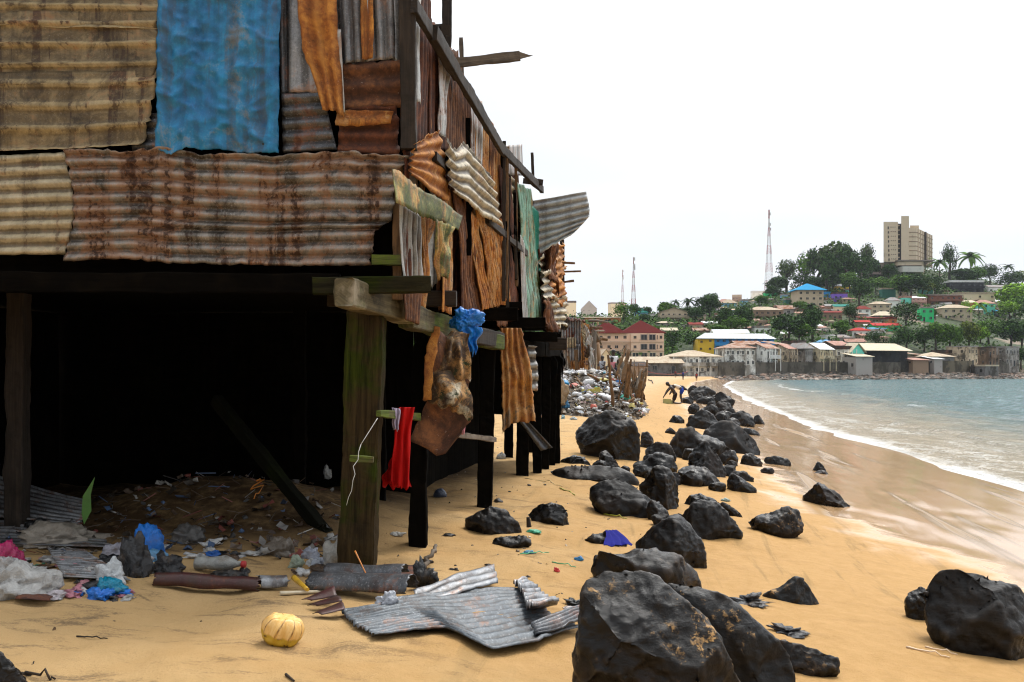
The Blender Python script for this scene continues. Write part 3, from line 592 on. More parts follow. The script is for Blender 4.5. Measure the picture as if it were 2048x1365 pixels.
# ------------------------------------------------------------------ tin shacks on stilts
class Plane:
    def __init__(s, p0, n): s.p0 = Vector(p0); s.n = Vector(n).normalized()
    def hit(s, px, py, off=0.0):
        d = P(px, py, 1.0) - Vector((0, 0, CZ)); q = s.p0 + s.n * off; o = Vector((0, 0, CZ))
        return o + d * ((q - o).dot(s.n) / d.dot(s.n))
FRONT = Plane((0, 7.6, 0), (0, -1, 0))
def side_x(a): return -.80 + .18 * (a - 7.6)
SIDE = Plane((-.80, 7.6, 0), (.984, -.177, 0))
def poly_at(pts, t):
    ls = [(pts[i + 1] - pts[i]).length for i in range(len(pts) - 1)]; L = sum(ls) * t
    for i, l in enumerate(ls):
        if L <= l or i == len(ls) - 1: return pts[i].lerp(pts[i + 1], min(1, L / max(l, 1e-6)))
        L -= l
def sheet_mesh(T, B, Lf, Rt, rib='h', pitch=.1, amp=.011, rag=(0, 0, 0, 0), crink=.01, seed=0, prof='sine', thick=.003, res=None, out=None, curl=0.0, crease=0.0, holes=0):
    """corrugated sheet spanned by four edge polylines (3-D points). T,B run left to right, Lf,Rt bottom to top. rag: top,right,bottom,left in metres"""
    lw = max((B[-1] - B[0]).length, (T[-1] - T[0]).length); lh = max((Lf[-1] - Lf[0]).length, (Rt[-1] - Rt[0]).length)
    fine = pitch / 7; coarse = res or .03
    ns = int(max(6, min(260, lw / (coarse if rib == 'h' else fine)))); nt = int(max(6, min(260, lh / (fine if rib == 'h' else coarse))))
    nrm = out if out is not None else ((B[-1] - B[0]).cross(Lf[-1] - Lf[0])).normalized()
    c00, c10, c01, c11 = B[0], B[-1], T[0], T[-1]
    Ts = [poly_at(T, i / ns) for i in range(ns + 1)]; Bs = [poly_at(B, i / ns) for i in range(ns + 1)]
    Ls = [poly_at(Lf, j / nt) for j in range(nt + 1)]; Rs = [poly_at(Rt, j / nt) for j in range(nt + 1)]
    def jag(x, sd): 
        a = mnoise.noise(Vector((x * 3.1, sd * 3.7, seed * 1.3))); b_ = mnoise.noise(Vector((x * 13, sd, seed * 2.1))); c_ = mnoise.noise(Vector((x * 37, sd, seed)))
        return a * .9 + b_ * .6 + c_ * .35
    verts = []; uvs = []; ribs = []
    for j in range(nt + 1):
        t = j / nt
        for i in range(ns + 1):
            s = i / ns
            p = (1 - t) * Bs[i] + t * Ts[i] + (1 - s) * Ls[j] + s * Rs[j] - ((1 - s) * (1 - t) * c00 + s * (1 - t) * c10 + (1 - s) * t * c01 + s * t * c11)
            up = (Ts[i] - Bs[i]).normalized(); rt = (Rs[j] - Ls[j]).normalized()
            if rag[0]: p = p + up * (rag[0] * jag(s * lw, 1) * t ** 10)
            if rag[2]: p = p + up * (rag[2] * jag(s * lw, 2) * (1 - t) ** 10)
            if rag[1]: p = p + rt * (rag[1] * jag(t * lh, 3) * s ** 14)
            if rag[3]: p = p + rt * (rag[3] * jag(t * lh, 4) * (1 - s) ** 14)
            a = (t * lh if rib == 'h' else s * lw); l_ = (s * lw if rib == 'h' else t * lh)
            wob = .05 * mnoise.noise(Vector((l_ * .8, a * .6, seed * 1.7))) * pitch * 2
            ph = 2 * math.pi * (a + wob) / pitch
            if prof == 'sine': h = math.sin(ph)
            elif prof == 'ridge': h = max(0, math.cos(ph / 1.0)) ** 5 * 1.9 - .5
            else: h = max(-.6, min(.6, math.sin(ph))) / .6
            amod = .92 + .28 * mnoise.noise(Vector((l_ * 1.4, a * 2.2, seed + 4.0)))
            q = Vector((l_, a, seed * 2.3))
            dz = amp * h * amod + crink * (mnoise.noise(q * 1.9) * 1.6 + mnoise.noise(q * 6) * .6)
            if crease: dz += crease * ((1 - abs(mnoise.noise(q * 2.8 + Vector((5, 1, 0))))) ** 4 + .5 * (1 - abs(mnoise.noise(q * 6.5))) ** 4 - .5 * abs(mnoise.noise(q * 11)))
            if curl: dz += curl * ((1 - t) ** 6) * (.5 + jag(s * lw, 7))
            verts.append(p + nrm * dz); uvs.append((l_, a)); ribs.append(h)
    fc = grid_faces(ns + 1, nt + 1)
    if holes:
        rr = random.Random(seed + 99)
        kill = set()
        for _ in range(holes):
            ci, cj = rr.randrange(3, ns - 3), rr.randrange(3, nt - 3); q = rr.choice([0, 1, 1])
            for dj in range(-q, q + 1):
                for di in range(-q, q + 1):
                    if abs(di) + abs(dj) <= q: kill.add((cj + dj) * ns + ci + di)
        fc = [f for k, f in enumerate(fc) if k not in kill]
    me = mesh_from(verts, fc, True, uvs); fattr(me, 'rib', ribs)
    return me
def solid(o, t=.003):
    m = o.modifiers.new('thickness', 'SOLIDIFY'); m.thickness = t; m.offset = 0; return o
def sheet(root, px, m, plane=FRONT, off=0.0, label=None, name='wall_sheet', offs=None, **kw):
    """px = dict(T=[..],B=[..],L=[..],R=[..]) pixel polylines, or 4 corners TL,TR,BR,BL"""
    if not isinstance(px, dict):
        tl, tr, br, bl = px; px = dict(T=[tl, tr], B=[bl, br], L=[bl, tl], R=[br, tr])
    f = lambda q: plane.hit(q[0], q[1], q[2] if len(q) > 2 else off)
    E = {k: [f(q) for q in v] for k, v in px.items()}
    me = sheet_mesh(E['T'], E['B'], E['L'], E['R'], out=plane.n, **kw)
    o = link(name, me, m, root, origin=(E['B'][0] if root is None else None)); solid(o)
    if label: o['label'] = label
    return o
def beam_mesh(p0, p1, wd, ht, seed=0, taper=0.0, up=None, rough=.004, chip=.0):
    """timber from p0 to p1; wd across, ht along `up`"""
    p0 = Vector(p0); p1 = Vector(p1); ax = (p1 - p0); L = ax.length; ax.normalize()
    up = Vector(up) if up is not None else (Vector((0, 0, 1)) if abs(ax.z) < .8 else Vector((0, 1, 0)))
    sd_ = ax.cross(up).normalized(); up = sd_.cross(ax).normalized()
    n = max(3, min(70, int(L / .05))); prof = []
    k = .12
    for (a, b_) in [(-1, -1 + k), (-1 + k, -1), (0, -1), (1 - k, -1), (1, -1 + k), (1, 0), (1, 1 - k), (1 - k, 1), (0, 1), (-1 + k, 1), (-1, 1 - k), (-1, 0)]:
        prof.append((a, b_))
    V = []; U = []
    for i in range(n + 1):
        t = i / n; c = p0 + ax * (L * t)
        sc = 1 - taper * t
        for q, (a, b_) in enumerate(prof):
            v = c + sd_ * (a * wd / 2 * sc) + up * (b_ * ht / 2 * sc)
            nz = fn(v, 2.2, 2, seed) * rough * 2.2 + fn(v, 13, 2, seed + 3) * rough
            v = v + (sd_ * a + up * b_) * nz
            if chip and (i == 0 or i == n): v = v + ax * (rnd(-chip, chip))
            V.append(v); U.append((L * t, (math.atan2(b_, a) / math.pi + 1) * (wd + ht)))
    np_ = len(prof); fc = grid_faces(np_, n + 1, True)
    fc.append(tuple(range(np_ - 1, -1, -1))); fc.append(tuple(n * np_ + i for i in range(np_)))
    me = mesh_from(V, fc, False, U)
    return me
def beam(root, p0, p1, wd, ht, m, name='beam', label=None, **kw):
    o = link(name, beam_mesh(p0, p1, wd, ht, **kw), m, root)
    if label: o['label'] = label
    return o
RUSTC = ((.012, .005, .003), (.07, .025, .010), (.24, .092, .028)); RUSTD = ((.010, .004, .003), (.06, .017, .007), (.18, .052, .014)); RUSTO = ((.03, .010, .004), (.26, .085, .015), (.62, .28, .05))
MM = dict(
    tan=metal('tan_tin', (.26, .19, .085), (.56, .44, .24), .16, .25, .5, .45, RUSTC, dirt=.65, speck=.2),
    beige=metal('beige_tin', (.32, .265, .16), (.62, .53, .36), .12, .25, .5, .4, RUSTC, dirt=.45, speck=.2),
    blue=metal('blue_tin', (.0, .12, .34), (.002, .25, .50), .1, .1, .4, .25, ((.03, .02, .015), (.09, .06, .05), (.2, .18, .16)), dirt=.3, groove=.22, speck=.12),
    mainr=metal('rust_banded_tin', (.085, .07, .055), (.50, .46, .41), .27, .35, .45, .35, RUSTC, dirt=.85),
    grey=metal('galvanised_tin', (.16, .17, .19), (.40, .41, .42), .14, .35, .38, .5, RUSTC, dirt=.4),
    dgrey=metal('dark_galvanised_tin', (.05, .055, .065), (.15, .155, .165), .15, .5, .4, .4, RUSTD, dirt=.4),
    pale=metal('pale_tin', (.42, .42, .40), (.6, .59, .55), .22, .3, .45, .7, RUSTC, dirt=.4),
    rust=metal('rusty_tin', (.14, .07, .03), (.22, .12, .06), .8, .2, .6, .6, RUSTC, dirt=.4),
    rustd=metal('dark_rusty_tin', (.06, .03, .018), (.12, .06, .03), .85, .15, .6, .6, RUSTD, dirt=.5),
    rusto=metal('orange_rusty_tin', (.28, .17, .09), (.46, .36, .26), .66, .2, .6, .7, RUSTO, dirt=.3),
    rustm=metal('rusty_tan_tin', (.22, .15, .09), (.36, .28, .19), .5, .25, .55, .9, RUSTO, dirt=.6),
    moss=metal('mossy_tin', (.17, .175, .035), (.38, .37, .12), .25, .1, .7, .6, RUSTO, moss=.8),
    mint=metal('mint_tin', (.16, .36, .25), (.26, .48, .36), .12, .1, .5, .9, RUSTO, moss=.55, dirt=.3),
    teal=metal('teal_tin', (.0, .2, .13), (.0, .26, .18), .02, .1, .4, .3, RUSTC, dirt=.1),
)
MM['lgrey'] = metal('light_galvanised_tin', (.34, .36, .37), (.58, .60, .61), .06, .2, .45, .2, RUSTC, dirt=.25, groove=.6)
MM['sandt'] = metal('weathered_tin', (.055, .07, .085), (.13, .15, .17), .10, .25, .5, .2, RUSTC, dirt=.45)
W_DARK = wood('dark_wood', (.012, .009, .007), (.045, .032, .022)); W_BLACK = wood('black_wood', (.0015, .0013, .001), (.005, .004, .003), rough=1, spec=.03)  # the near-black wood colour deepens the shade under the floors
W_GREEN = wood('algae_wood', (.010, .006, .003), (.055, .036, .014), green=.42, gcol=(.042, .055, .004), spec=.08, rough=.8); W_LIME = wood('mossy_beam_wood', (.03, .02, .01), (.13, .11, .05), green=.55, gcol=(.12, .16, .012))
W_MOSS2 = wood('dark_green_wood', (.008, .007, .004), (.03, .026, .012), green=.65, gcol=(.035, .045, .004), spec=.05); W_MOSSD = wood('dark_mossy_wood', (.002, .002, .001), (.008, .008, .004), green=.3, gcol=(.015, .02, .003), spec=.05); W_GREY = wood('grey_wood', (.07, .052, .038), (.2, .16, .12)); W_PALE = wood('whitewashed_wood', (.05, .04, .02), (.16, .13, .07), green=.3, gcol=(.1, .13, .02), pale=.8, pth=.47)
W_BROWN = wood('brown_wood', (.06, .032, .015), (.24, .135, .06)); W_RED = wood('reddish_wood', (.05, .014, .008), (.10, .03, .016))

A_ = empty('stilt_shack', (-1.15, 7.3, 0)); tag(A_, 'rusty patchwork tin shack on green wooden stilts, nearest to the camera', 'shack', 'tin shacks on stilts in a row along the beach')
B_ = empty('stilt_shack', (.2, 13.4, 0)); tag(B_, 'tin shack on stilts with a mint green sheet on its sea side', 'shack', 'tin shacks on stilts in a row along the beach')
C_ = empty('stilt_shack', (.7, 16.2, 0)); tag(C_, 'tattered tin shack on black stilts at the far end of the row, hung with rags', 'shack', 'tin shacks on stilts in a row along the beach')

# front wall
S = lambda *a, **k: sheet(A_, *a, **k)
def seq(f, n): return [f(i / (n - 1)) for i in range(n)]
bk = wood('gap_dark', (.0015, .0012, .001), (.005, .0035, .0025), rough=1, spec=.03)  # black backing added so gaps between sheets look like dark interior
beam(A_, (-6.4, 7.78, 3.50), (-.86, 7.78, 3.50), .04, 2.7, bk, name='gap_backing', up=(0, 0, 1))
S([(-420, -110), (325, -90), (322, 60), (-420, 45)], MM['tan'], off=.015, label='tan sheet with broad ribs at the top', pitch=.17, prof='ridge', amp=.02, rag=(0, .02, .01, 0), crink=.012, seed=1)
S(dict(T=[(-420, 20), (320, 22)], B=[(-420, 182), (300, 168)], L=[(-420, 182), (-420, 20)], R=[(302, 166), (318, 110), (320, 22)]), MM['tan'], off=.03, label='tan broad ribbed sheet in the middle', pitch=.17, prof='ridge', amp=.021, rag=(0, .03, .01, 0), crink=.014, seed=2)
S(dict(T=[(-420, 150), (316, 140)], B=[(-420, 308), (0, 303), (110, 302), (282, 290)], L=[(-420, 308), (-420, 150)], R=[(284, 290), (300, 240), (306, 190), (316, 140)]), MM['tan'], off=.046, label='lowest tan broad ribbed sheet, its right edge torn', pitch=.17, prof='ridge', amp=.022, rag=(0, .045, .012, 0), crink=.016, seed=3, curl=-.015)
S([(270, 230), (330, 225), (330, 320), (262, 320)], MM['dgrey'], off=.008, pitch=.09, rib='h', seed=4)
S(dict(T=[(320, -40), (563, -40)], B=[(313, 292), (345, 312), (372, 300), (420, 304), (480, 306), (561, 313)], L=[(313, 292), (316, 150), (320, -40)], R=[(561, 313), (560, 150), (563, -40)]), MM['blue'], off=.072, label='bright blue crumpled sheet', rib='v', pitch=.12, amp=.006, crink=.007, crease=.045, rag=(0, .01, .03, .008), seed=5, res=.012)
S([(555, -40), (600, -40), (592, 190), (562, 188)], MM['dgrey'], off=.02, rib='v', pitch=.08, seed=6)
S([(580, -40), (640, -40), (640, 188), (578, 186)], MM['grey'], off=.04, rib='v', pitch=.16, amp=.009, seed=7, rag=(0, 0, .02, 0))
S([(655, -40), (720, -40), (715, 135), (668, 130)], MM['dgrey'], off=.03, rib='v', pitch=.09, seed=8)
S([(682, -40), (785, -40), (792, 118), (690, 128)], MM['grey'], off=.05, rib='v', pitch=.085, amp=.012, seed=9, rag=(0, 0, .02, 0), label='galvanised upright sheet with a rust streak')
S([(720, -40), (748, -40), (746, 118), (724, 118)], MM['rustm'], off=.066, rib='v', pitch=.085, amp=.012, seed=10, rag=(0, .01, .03, .01))
S([(780, -40), (812, -40), (812, 135), (786, 120)], MM['grey'], off=.03, rib='v', pitch=.1, seed=11)
S([(562, 186), (645, 182), (674, 300), (566, 306)], MM['dgrey'], off=.058, rib='h', pitch=.1, amp=.014, seed=12, label='dark grey sheet with a green paint drip')
S([(680, 120), (810, 112), (815, 218), (684, 222)], MM['rust'], off=.04, rib='h', pitch=.15, amp=.02, seed=13, rag=(.05, .02, .02, .02), crink=.02)
S([(676, 218), (795, 214), (800, 312), (676, 306)], MM['rustd'], off=.052, rib='h', pitch=.12, amp=.02, seed=14, rag=(.04, .03, .01, .01), crink=.02)
S([(672, 222), (782, 220), (780, 250), (674, 248)], MM['rustm'], off=.085, rib='h', pitch=.12, amp=.012, seed=15, rag=(.02, .03, .03, .02), crink=.01)
S(dict(T=[(592, -40), (672, -40)], B=[(646, 222), (668, 226), (688, 232)], L=[(646, 222), (630, 165), (612, 118), (598, 40), (592, -40)], R=[(688, 232), (680, 120), (672, -40)]), MM['rusto'], off=.13, rib='v', pitch=.11, amp=.016, seed=16, rag=(0, .012, .05, .02), crink=.03, label='loose orange rusted strip hanging down')
S([(672, 60), (682, 60), (690, 225), (680, 225)], MM['pale'], off=.11, rib='v', pitch=.1, amp=.003, seed=17)
S(dict(T=[(-420, 312), (0, 312), (142, 306)], B=[(-420, 520), (-40, 512), (118, 508)], L=[(-420, 520), (-420, 312)], R=[(130, 508), (148, 430), (146, 360), (132, 306)]), MM['beige'], off=.06, label='beige corrugated sheet with four nail holes', rib='h', pitch=.105, amp=.016, seed=18, rag=(.01, .02, .01, 0))
S(dict(T=[(128, 302), (320, 298), (400, 305), (560, 312), (690, 306), (822, 312)], B=[(126, 522), (260, 518), (330, 528), (520, 532), (745, 530)], L=[(126, 522), (148, 440), (146, 380), (128, 302)], R=[(745, 530), (748, 462), (782, 440), (792, 380), (800, 340), (822, 312)]), MM['mainr'], off=.085, label='long low sheet banded with rust along its ribs', rib='h', pitch=.095, amp=.017, seed=19, rag=(.035, .05, .025, .02), crink=.012, curl=.01)
# unseen roof, added to keep light out of the rooms, and floor
rf = [Vector((-6.6, 7.5, 4.55)), Vector((-.85, 7.9, 4.1)), Vector((.35, 14.2, 3.85)), Vector((-6.6, 14.2, 4.2))]
o = link('added_unseen_roof', sheet_mesh([rf[3], rf[2]], [rf[0], rf[1]], [rf[0], rf[3]], [rf[1], rf[2]], rib='v', pitch=.15, res=.3), MM['rust'], A_); solid(o)
def slab(root, name, pts, z0, z1, m):
    bm = bmesh.new(); a = [bm.verts.new((x, y, z0)) for x, y in pts]; b_ = [bm.verts.new((x, y, z1)) for x, y in pts]; n = len(pts)
    bm.faces.new(a[::-1]); bm.faces.new(b_)
    for i in range(n): bm.faces.new((a[i], a[(i + 1) % n], b_[(i + 1) % n], b_[i]))
    return link(name, bm_mesh(bm), m, root)
fl = -.2
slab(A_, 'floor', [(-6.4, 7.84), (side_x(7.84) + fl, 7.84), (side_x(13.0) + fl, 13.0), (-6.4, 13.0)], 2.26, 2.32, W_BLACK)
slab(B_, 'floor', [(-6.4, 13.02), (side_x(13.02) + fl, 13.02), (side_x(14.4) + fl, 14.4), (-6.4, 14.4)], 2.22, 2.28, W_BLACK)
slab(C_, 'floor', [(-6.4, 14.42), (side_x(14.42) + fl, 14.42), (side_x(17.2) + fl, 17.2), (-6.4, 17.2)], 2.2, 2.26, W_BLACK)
# black skirts added to keep daylight out of the undercroft
def blackout_wall(root, p0, p1, z0, z1, m=W_BLACK, name='underfloor_blackout', th=.05):
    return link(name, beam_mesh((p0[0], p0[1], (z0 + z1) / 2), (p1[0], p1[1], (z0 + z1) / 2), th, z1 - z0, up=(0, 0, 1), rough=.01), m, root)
blackout_wall(A_, (-6.3, 7.9), (-5.9, 12.9), -.5, 2.25)
blackout_wall(A_, (-6.3, 7.75), (-4.95, 7.75), -.5, 2.2)  # out of view, added to block light from the left
blackout_wall(A_, (-6.0, 13.0), (-1.25, 12.6), -.5, 2.25)
blackout_wall(B_, (-1.2, 12.62), (-.95, 14.35), -.5, 2.2)
blackout_wall(C_, (-.95, 14.45), (-.45, 17.1), -.5, 2.18)
blackout_wall(C_, (-.45, 17.2), (.85, 17.25), .75, 2.18)
blackout_wall(C_, (-6.3, 17.1), (.80, 17.12), 2.27, 3.6, name='back_blackout'); blackout_wall(A_, (-6.4, 7.9), (-6.35, 12.9), 2.33, 4.2, name='back_blackout')
# front edge timbers
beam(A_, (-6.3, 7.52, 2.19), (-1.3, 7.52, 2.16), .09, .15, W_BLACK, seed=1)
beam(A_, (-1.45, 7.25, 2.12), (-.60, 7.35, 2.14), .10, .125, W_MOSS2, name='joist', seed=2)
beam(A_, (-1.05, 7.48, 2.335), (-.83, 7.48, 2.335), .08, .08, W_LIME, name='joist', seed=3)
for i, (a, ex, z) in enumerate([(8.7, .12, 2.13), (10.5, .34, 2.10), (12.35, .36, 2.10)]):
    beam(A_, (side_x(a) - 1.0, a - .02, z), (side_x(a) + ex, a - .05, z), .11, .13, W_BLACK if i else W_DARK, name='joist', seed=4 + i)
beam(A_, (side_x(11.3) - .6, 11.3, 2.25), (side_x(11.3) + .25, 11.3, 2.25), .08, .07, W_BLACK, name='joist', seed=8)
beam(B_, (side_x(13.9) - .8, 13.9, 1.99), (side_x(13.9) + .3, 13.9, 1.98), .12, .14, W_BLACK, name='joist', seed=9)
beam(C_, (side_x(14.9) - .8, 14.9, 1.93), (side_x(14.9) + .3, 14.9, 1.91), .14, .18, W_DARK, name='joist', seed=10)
beam(A_, P(688, 585, 7.08), P(815, 625, 7.95), .15, .195, W_PALE, label='whitewashed end of the long sill beam', seed=11, chip=.015)
beam(A_, P(812, 632, 7.94), P(905, 660, 9.45), .13, .19, W_LIME, label='lime green mossy middle of the sill beam', seed=12, chip=.01)
beam(A_, P(903, 662, 9.4), P(1000, 682, 11.8), .12, .18, W_DARK, seed=13)
beam(A_, P(955, 678, 10.9), P(997, 686, 11.6), .15, .17, W_LIME, seed=14)
beam(B_, P(1000, 690, 12.8), P(1082, 700, 14.4), .12, .2, W_BLACK, seed=15)
beam(C_, P(1084, 700, 14.45), P(1118, 700, 16.9), .12, .2, W_BLACK, seed=16)
# stilts
def stilt(root, px, by, w_, top, m, dx=0.0, label=None, seed=0, d=None, sq=1.0):
    g = G(px, by) if d is None else Vector(((px - CX) / F * d, d, float(sand_z((px - CX) / F * d, d))))
    return beam(root, (g.x, g.y, g.z - .3), (g.x + dx, g.y, top), w_, w_ * sq, m, name='stilt', label=label, seed=seed, up=(0, 1, 0), rough=.007)
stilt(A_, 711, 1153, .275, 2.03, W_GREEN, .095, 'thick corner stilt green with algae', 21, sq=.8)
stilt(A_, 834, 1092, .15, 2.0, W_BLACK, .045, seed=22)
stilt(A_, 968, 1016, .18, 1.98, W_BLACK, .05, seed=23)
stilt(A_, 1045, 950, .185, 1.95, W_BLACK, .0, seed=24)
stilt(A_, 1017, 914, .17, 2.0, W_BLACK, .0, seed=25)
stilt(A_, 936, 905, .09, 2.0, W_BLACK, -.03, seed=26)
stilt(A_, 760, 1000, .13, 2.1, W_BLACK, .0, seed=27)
stilt(A_, 32, 950, .16, 2.2, W_DARK, .03, seed=28, d=9.0)
stilt(A_, 600, 950, .14, 2.2, W_BLACK, .0, seed=29, d=11.5)
stilt(B_, 1074, 893, .14, 2.0, W_BLACK, .0, seed=30, d=15.2); stilt(B_, 1090, 872, .13, 2.0, W_BLACK, .03, seed=31, d=16.0)
stilt(B_, 1062, 905, .1, 2.0, W_BLACK, .03, seed=33)
stilt(C_, 1101, 852, .14, 2.0, W_BLACK, .04, seed=32, d=16.9); stilt(C_, 1112, 846, .14, 2.0, W_BLACK, .0, seed=34, d=17.1)
beam(A_, (P(432, 800, 9.9)), G(668, 1085) + Vector((0, .2, -.1)), .10, .11, W_MOSSD, name='brace', label='diagonal log prop inside the undercroft', seed=35)
beam(A_, P(757, 827, 7.35), P(836, 834, 8.35), .05, .06, W_LIME, name='rail', seed=36)
beam(A_, P(700, 917, 7.12), P(747, 920, 7.12), .04, .045, W_LIME, name='cleat', seed=37)
beam(A_, P(880, 865, 9.2), P(990, 880, 11.0), .04, .05, W_GREY, name='rail', seed=38)
# corner and side wall
beam(A_, P(818, 300, 7.5), P(814, -90, 7.5), .115, .1, W_DARK, name='corner_post', seed=40, up=(0, 1, 0))
beam(A_, P(795, 600, 7.6), P(797, 335, 7.6), .08, .08, W_BROWN, name='corner_post', seed=41, up=(0, 1, 0))
SD = lambda *a, **k: sheet(A_, *a, plane=SIDE, **k)
def side_backing(root, a0, a1, z0, z1, off=-.12):  # same added black backing, darkens gaps in the side wall
    p = [Vector((side_x(a0), a0, 0)) + SIDE.n * off, Vector((side_x(a1), a1, 0)) + SIDE.n * off]
    blackout_wall(root, p[0], p[1], z0, z1, bk, 'gap_backing', .04)
side_backing(A_, 7.85, 12.98, 2.15, 4.1); side_backing(B_, 13.0, 14.38, 2.15, 3.95); side_backing(C_, 14.4, 17.1, 2.15, 3.6)
SD([(818, -60), (842, -60), (838, 205), (820, 185)], MM['pale'], off=.03, rib='v', pitch=.16, amp=.008, rag=(0, .02, .06, 0), seed=50)
SD(dict(T=[(826, -60), (856, -60), (862, 40)], B=[(822, 285), (862, 290)], L=[(822, 285), (826, -60)], R=[(862, 290), (862, 40)]), MM['rustd'], off=-.01, rib='v', pitch=.1, seed=51)
SD(dict(T=[(858, 40), (884, 62), (892, 125)], B=[(858, 300), (892, 300)], L=[(858, 300), (858, 40)], R=[(892, 300), (892, 125)]), MM['rustd'], off=.0, rib='v', pitch=.1, seed=52, rag=(.03, 0, 0, 0), label='dark sheet rusted through below the rail')
SD([(872, 60), (898, 118), (889, 275), (874, 272)], MM['pale'], off=.03, rib='v', pitch=.14, amp=.012, seed=53, rag=(.02, .01, .02, .01), crink=.02)
SD(dict(T=[(888, 100), (915, 105), (940, 198)], B=[(888, 300), (945, 340)], L=[(888, 300), (888, 100)], R=[(945, 340), (940, 198)]), MM['rust'], off=.0, rib='v', pitch=.1, seed=54, rag=(.04, 0, 0, 0))
SD([(941, 188), (964, 204), (966, 345), (944, 330)], MM['pale'], off=.01, rib='v', pitch=.12, amp=.006, seed=55)
SD(dict(T=[(964, 235), (985, 246), (1001, 285)], B=[(964, 440), (1003, 440)], L=[(964, 440), (964, 235)], R=[(1003, 440), (1001, 285)]), MM['rustm'], off=-.01, rib='v', pitch=.1, seed=56, rag=(.05, 0, 0, 0))
SD([(1003, 292), (1044, 289), (1045, 352), (1008, 350)], MM['pale'], off=-.02, rib='v', pitch=.3, amp=.002, seed=57, label='whitish board standing above the rail')
SD(dict(T=[(822, 285), (850, 268), (877, 258)], B=[(824, 350), (892, 405)], L=[(824, 350), (822, 285)], R=[(892, 405), (890, 330), (877, 258)]), MM['rusto'], off=.07, rib='h', pitch=.12, amp=.016, seed=58, rag=(.05, .03, .02, .0), crink=.02, label='pale sheet flowering with orange rust')
SD(dict(T=[(896, 279), (912, 300), (930, 285), (985, 352)], B=[(905, 385), (950, 420), (1000, 455)], L=[(905, 385), (898, 330), (896, 279)], R=[(1000, 455), (992, 400), (985, 352)]), MM['beige'], off=.14, rib='h', pitch=.125, amp=.02, seed=59, rag=(.05, .03, .02, .05), crink=.02, label='beige ribbed sheet hung askew', curl=.03)
SD([(790, 336), (926, 432), (916, 462), (793, 408)], MM['moss'], off=.16, rib='h', pitch=.3, amp=.004, seed=60, rag=(.03, .04, .05, 0), crink=.02, label='tin strip yellow green with moss')
SD([(868, 440), (905, 455), (884, 560), (878, 565)], MM['moss'], off=.2, rib='v', pitch=.12, amp=.01, seed=61, rag=(.02, .03, .06, .02), crink=.05)
SD([(800, 405), (838, 430), (846, 562), (806, 560)], MM['pale'], off=.02, rib='v', pitch=.13, amp=.012, seed=62, rag=(0, 0, .03, 0), crink=.02)
SD([(836, 420), (872, 440), (860, 480), (846, 520)], MM['rustm'], off=.0, rib='v', pitch=.11, seed=63, rag=(0, .04, .03, 0))
SD([(806, 560), (846, 562), (840, 650), (810, 640)], MM['rust'], off=-.02, rib='v', pitch=.1, seed=64)
SD([(886, 350), (904, 395), (902, 625), (884, 625)], MM['rustm'], off=.04, rib='v', pitch=.11, seed=65, rag=(0, .02, .03, .02))
SD(dict(T=[(903, 375), (936, 425)], B=[(925, 640), (968, 635)], L=[(925, 640), (903, 375)], R=[(968, 635), (936, 425)]), MM['rust'], off=.06, rib='v', pitch=.1, amp=.018, seed=66, crink=.03, rag=(0, .02, .03, .02))
SD([(934, 420), (955, 440), (984, 615), (962, 620)], MM['rustm'], off=.075, rib='v', pitch=.1, amp=.018, seed=67, crink=.03, rag=(0, .02, .03, .02))
SD([(950, 410), (1003, 440), (1018, 610), (986, 612)], MM['rustm'], off=.05, rib='v', pitch=.095, amp=.018, seed=68, crink=.03, rag=(0, .02, .02, .02))
SD([(998, 330), (1022, 360), (1030, 470), (1003, 460)], MM['rustd'], off=.02, rib='v', pitch=.1, seed=69)
SD([(1003, 470), (1030, 470), (1042, 620), (1016, 620)], MM['rustd'], off=.02, rib='v', pitch=.1, seed=70)
random.seed(21)
x_ = 806.0
while x_ < 1034:
    w_ = rnd(9, 19); a_ = 2.168 / (.18 - (x_ - CX) / F); f_ = lambda z: HY - (z - CZ) * F / a_
    for z0, z1 in ([(2.12 + rnd(-.12, .1), 3.2), (3.15, 4.05)] if x_ < 1000 else [(2.1, 3.9)]):
        SD([(x_ - 1, f_(z1)), (x_ + w_, f_(z1) + 4), (x_ + w_ + rnd(-1, 4), f_(z0) + 4), (x_ + rnd(-2, 3), f_(z0))], MM[random.choice(['rust', 'rustd', 'rustm', 'rustd', 'dgrey', 'rust', 'pale', 'rusto'])], off=-.055 + rnd(0, .045), rib='v', pitch=rnd(.08, .14), amp=rnd(.01, .02), seed=int(500 + x_ + z0 * 10), rag=(.02, .02, .06, .02), crink=.025)
    x_ += w_ * (.95 if rnd(0, 1) < .75 else 1.5)
rb_ = random.Random(6)
for k in range(9):
    a_ = rb_.uniform(8.0, 12.8); z0 = rb_.uniform(2.1, 2.7); z1 = rb_.uniform(3.2, 4.1); da = rb_.uniform(-.15, .15); p0 = Vector((side_x(a_), a_, z0)) + SIDE.n * .09; p1 = Vector((side_x(a_ + da), a_ + da, z1)) + SIDE.n * .09
    beam(A_, p0, p1, rb_.uniform(.03, .06), .03, [W_DARK, W_BROWN, W_BLACK][k % 3], name='batten', seed=700 + k, up=(0, 1, 0))
for a0, a1, z in ((8.1, 9.6, 3.25), (10.2, 12.6, 3.05)): beam(A_, Vector((side_x(a0), a0, z)) + SIDE.n * .08, Vector((side_x(a1), a1, z - .06)) + SIDE.n * .08, .04, .07, W_DARK, name='batten', seed=int(a0 * 9))
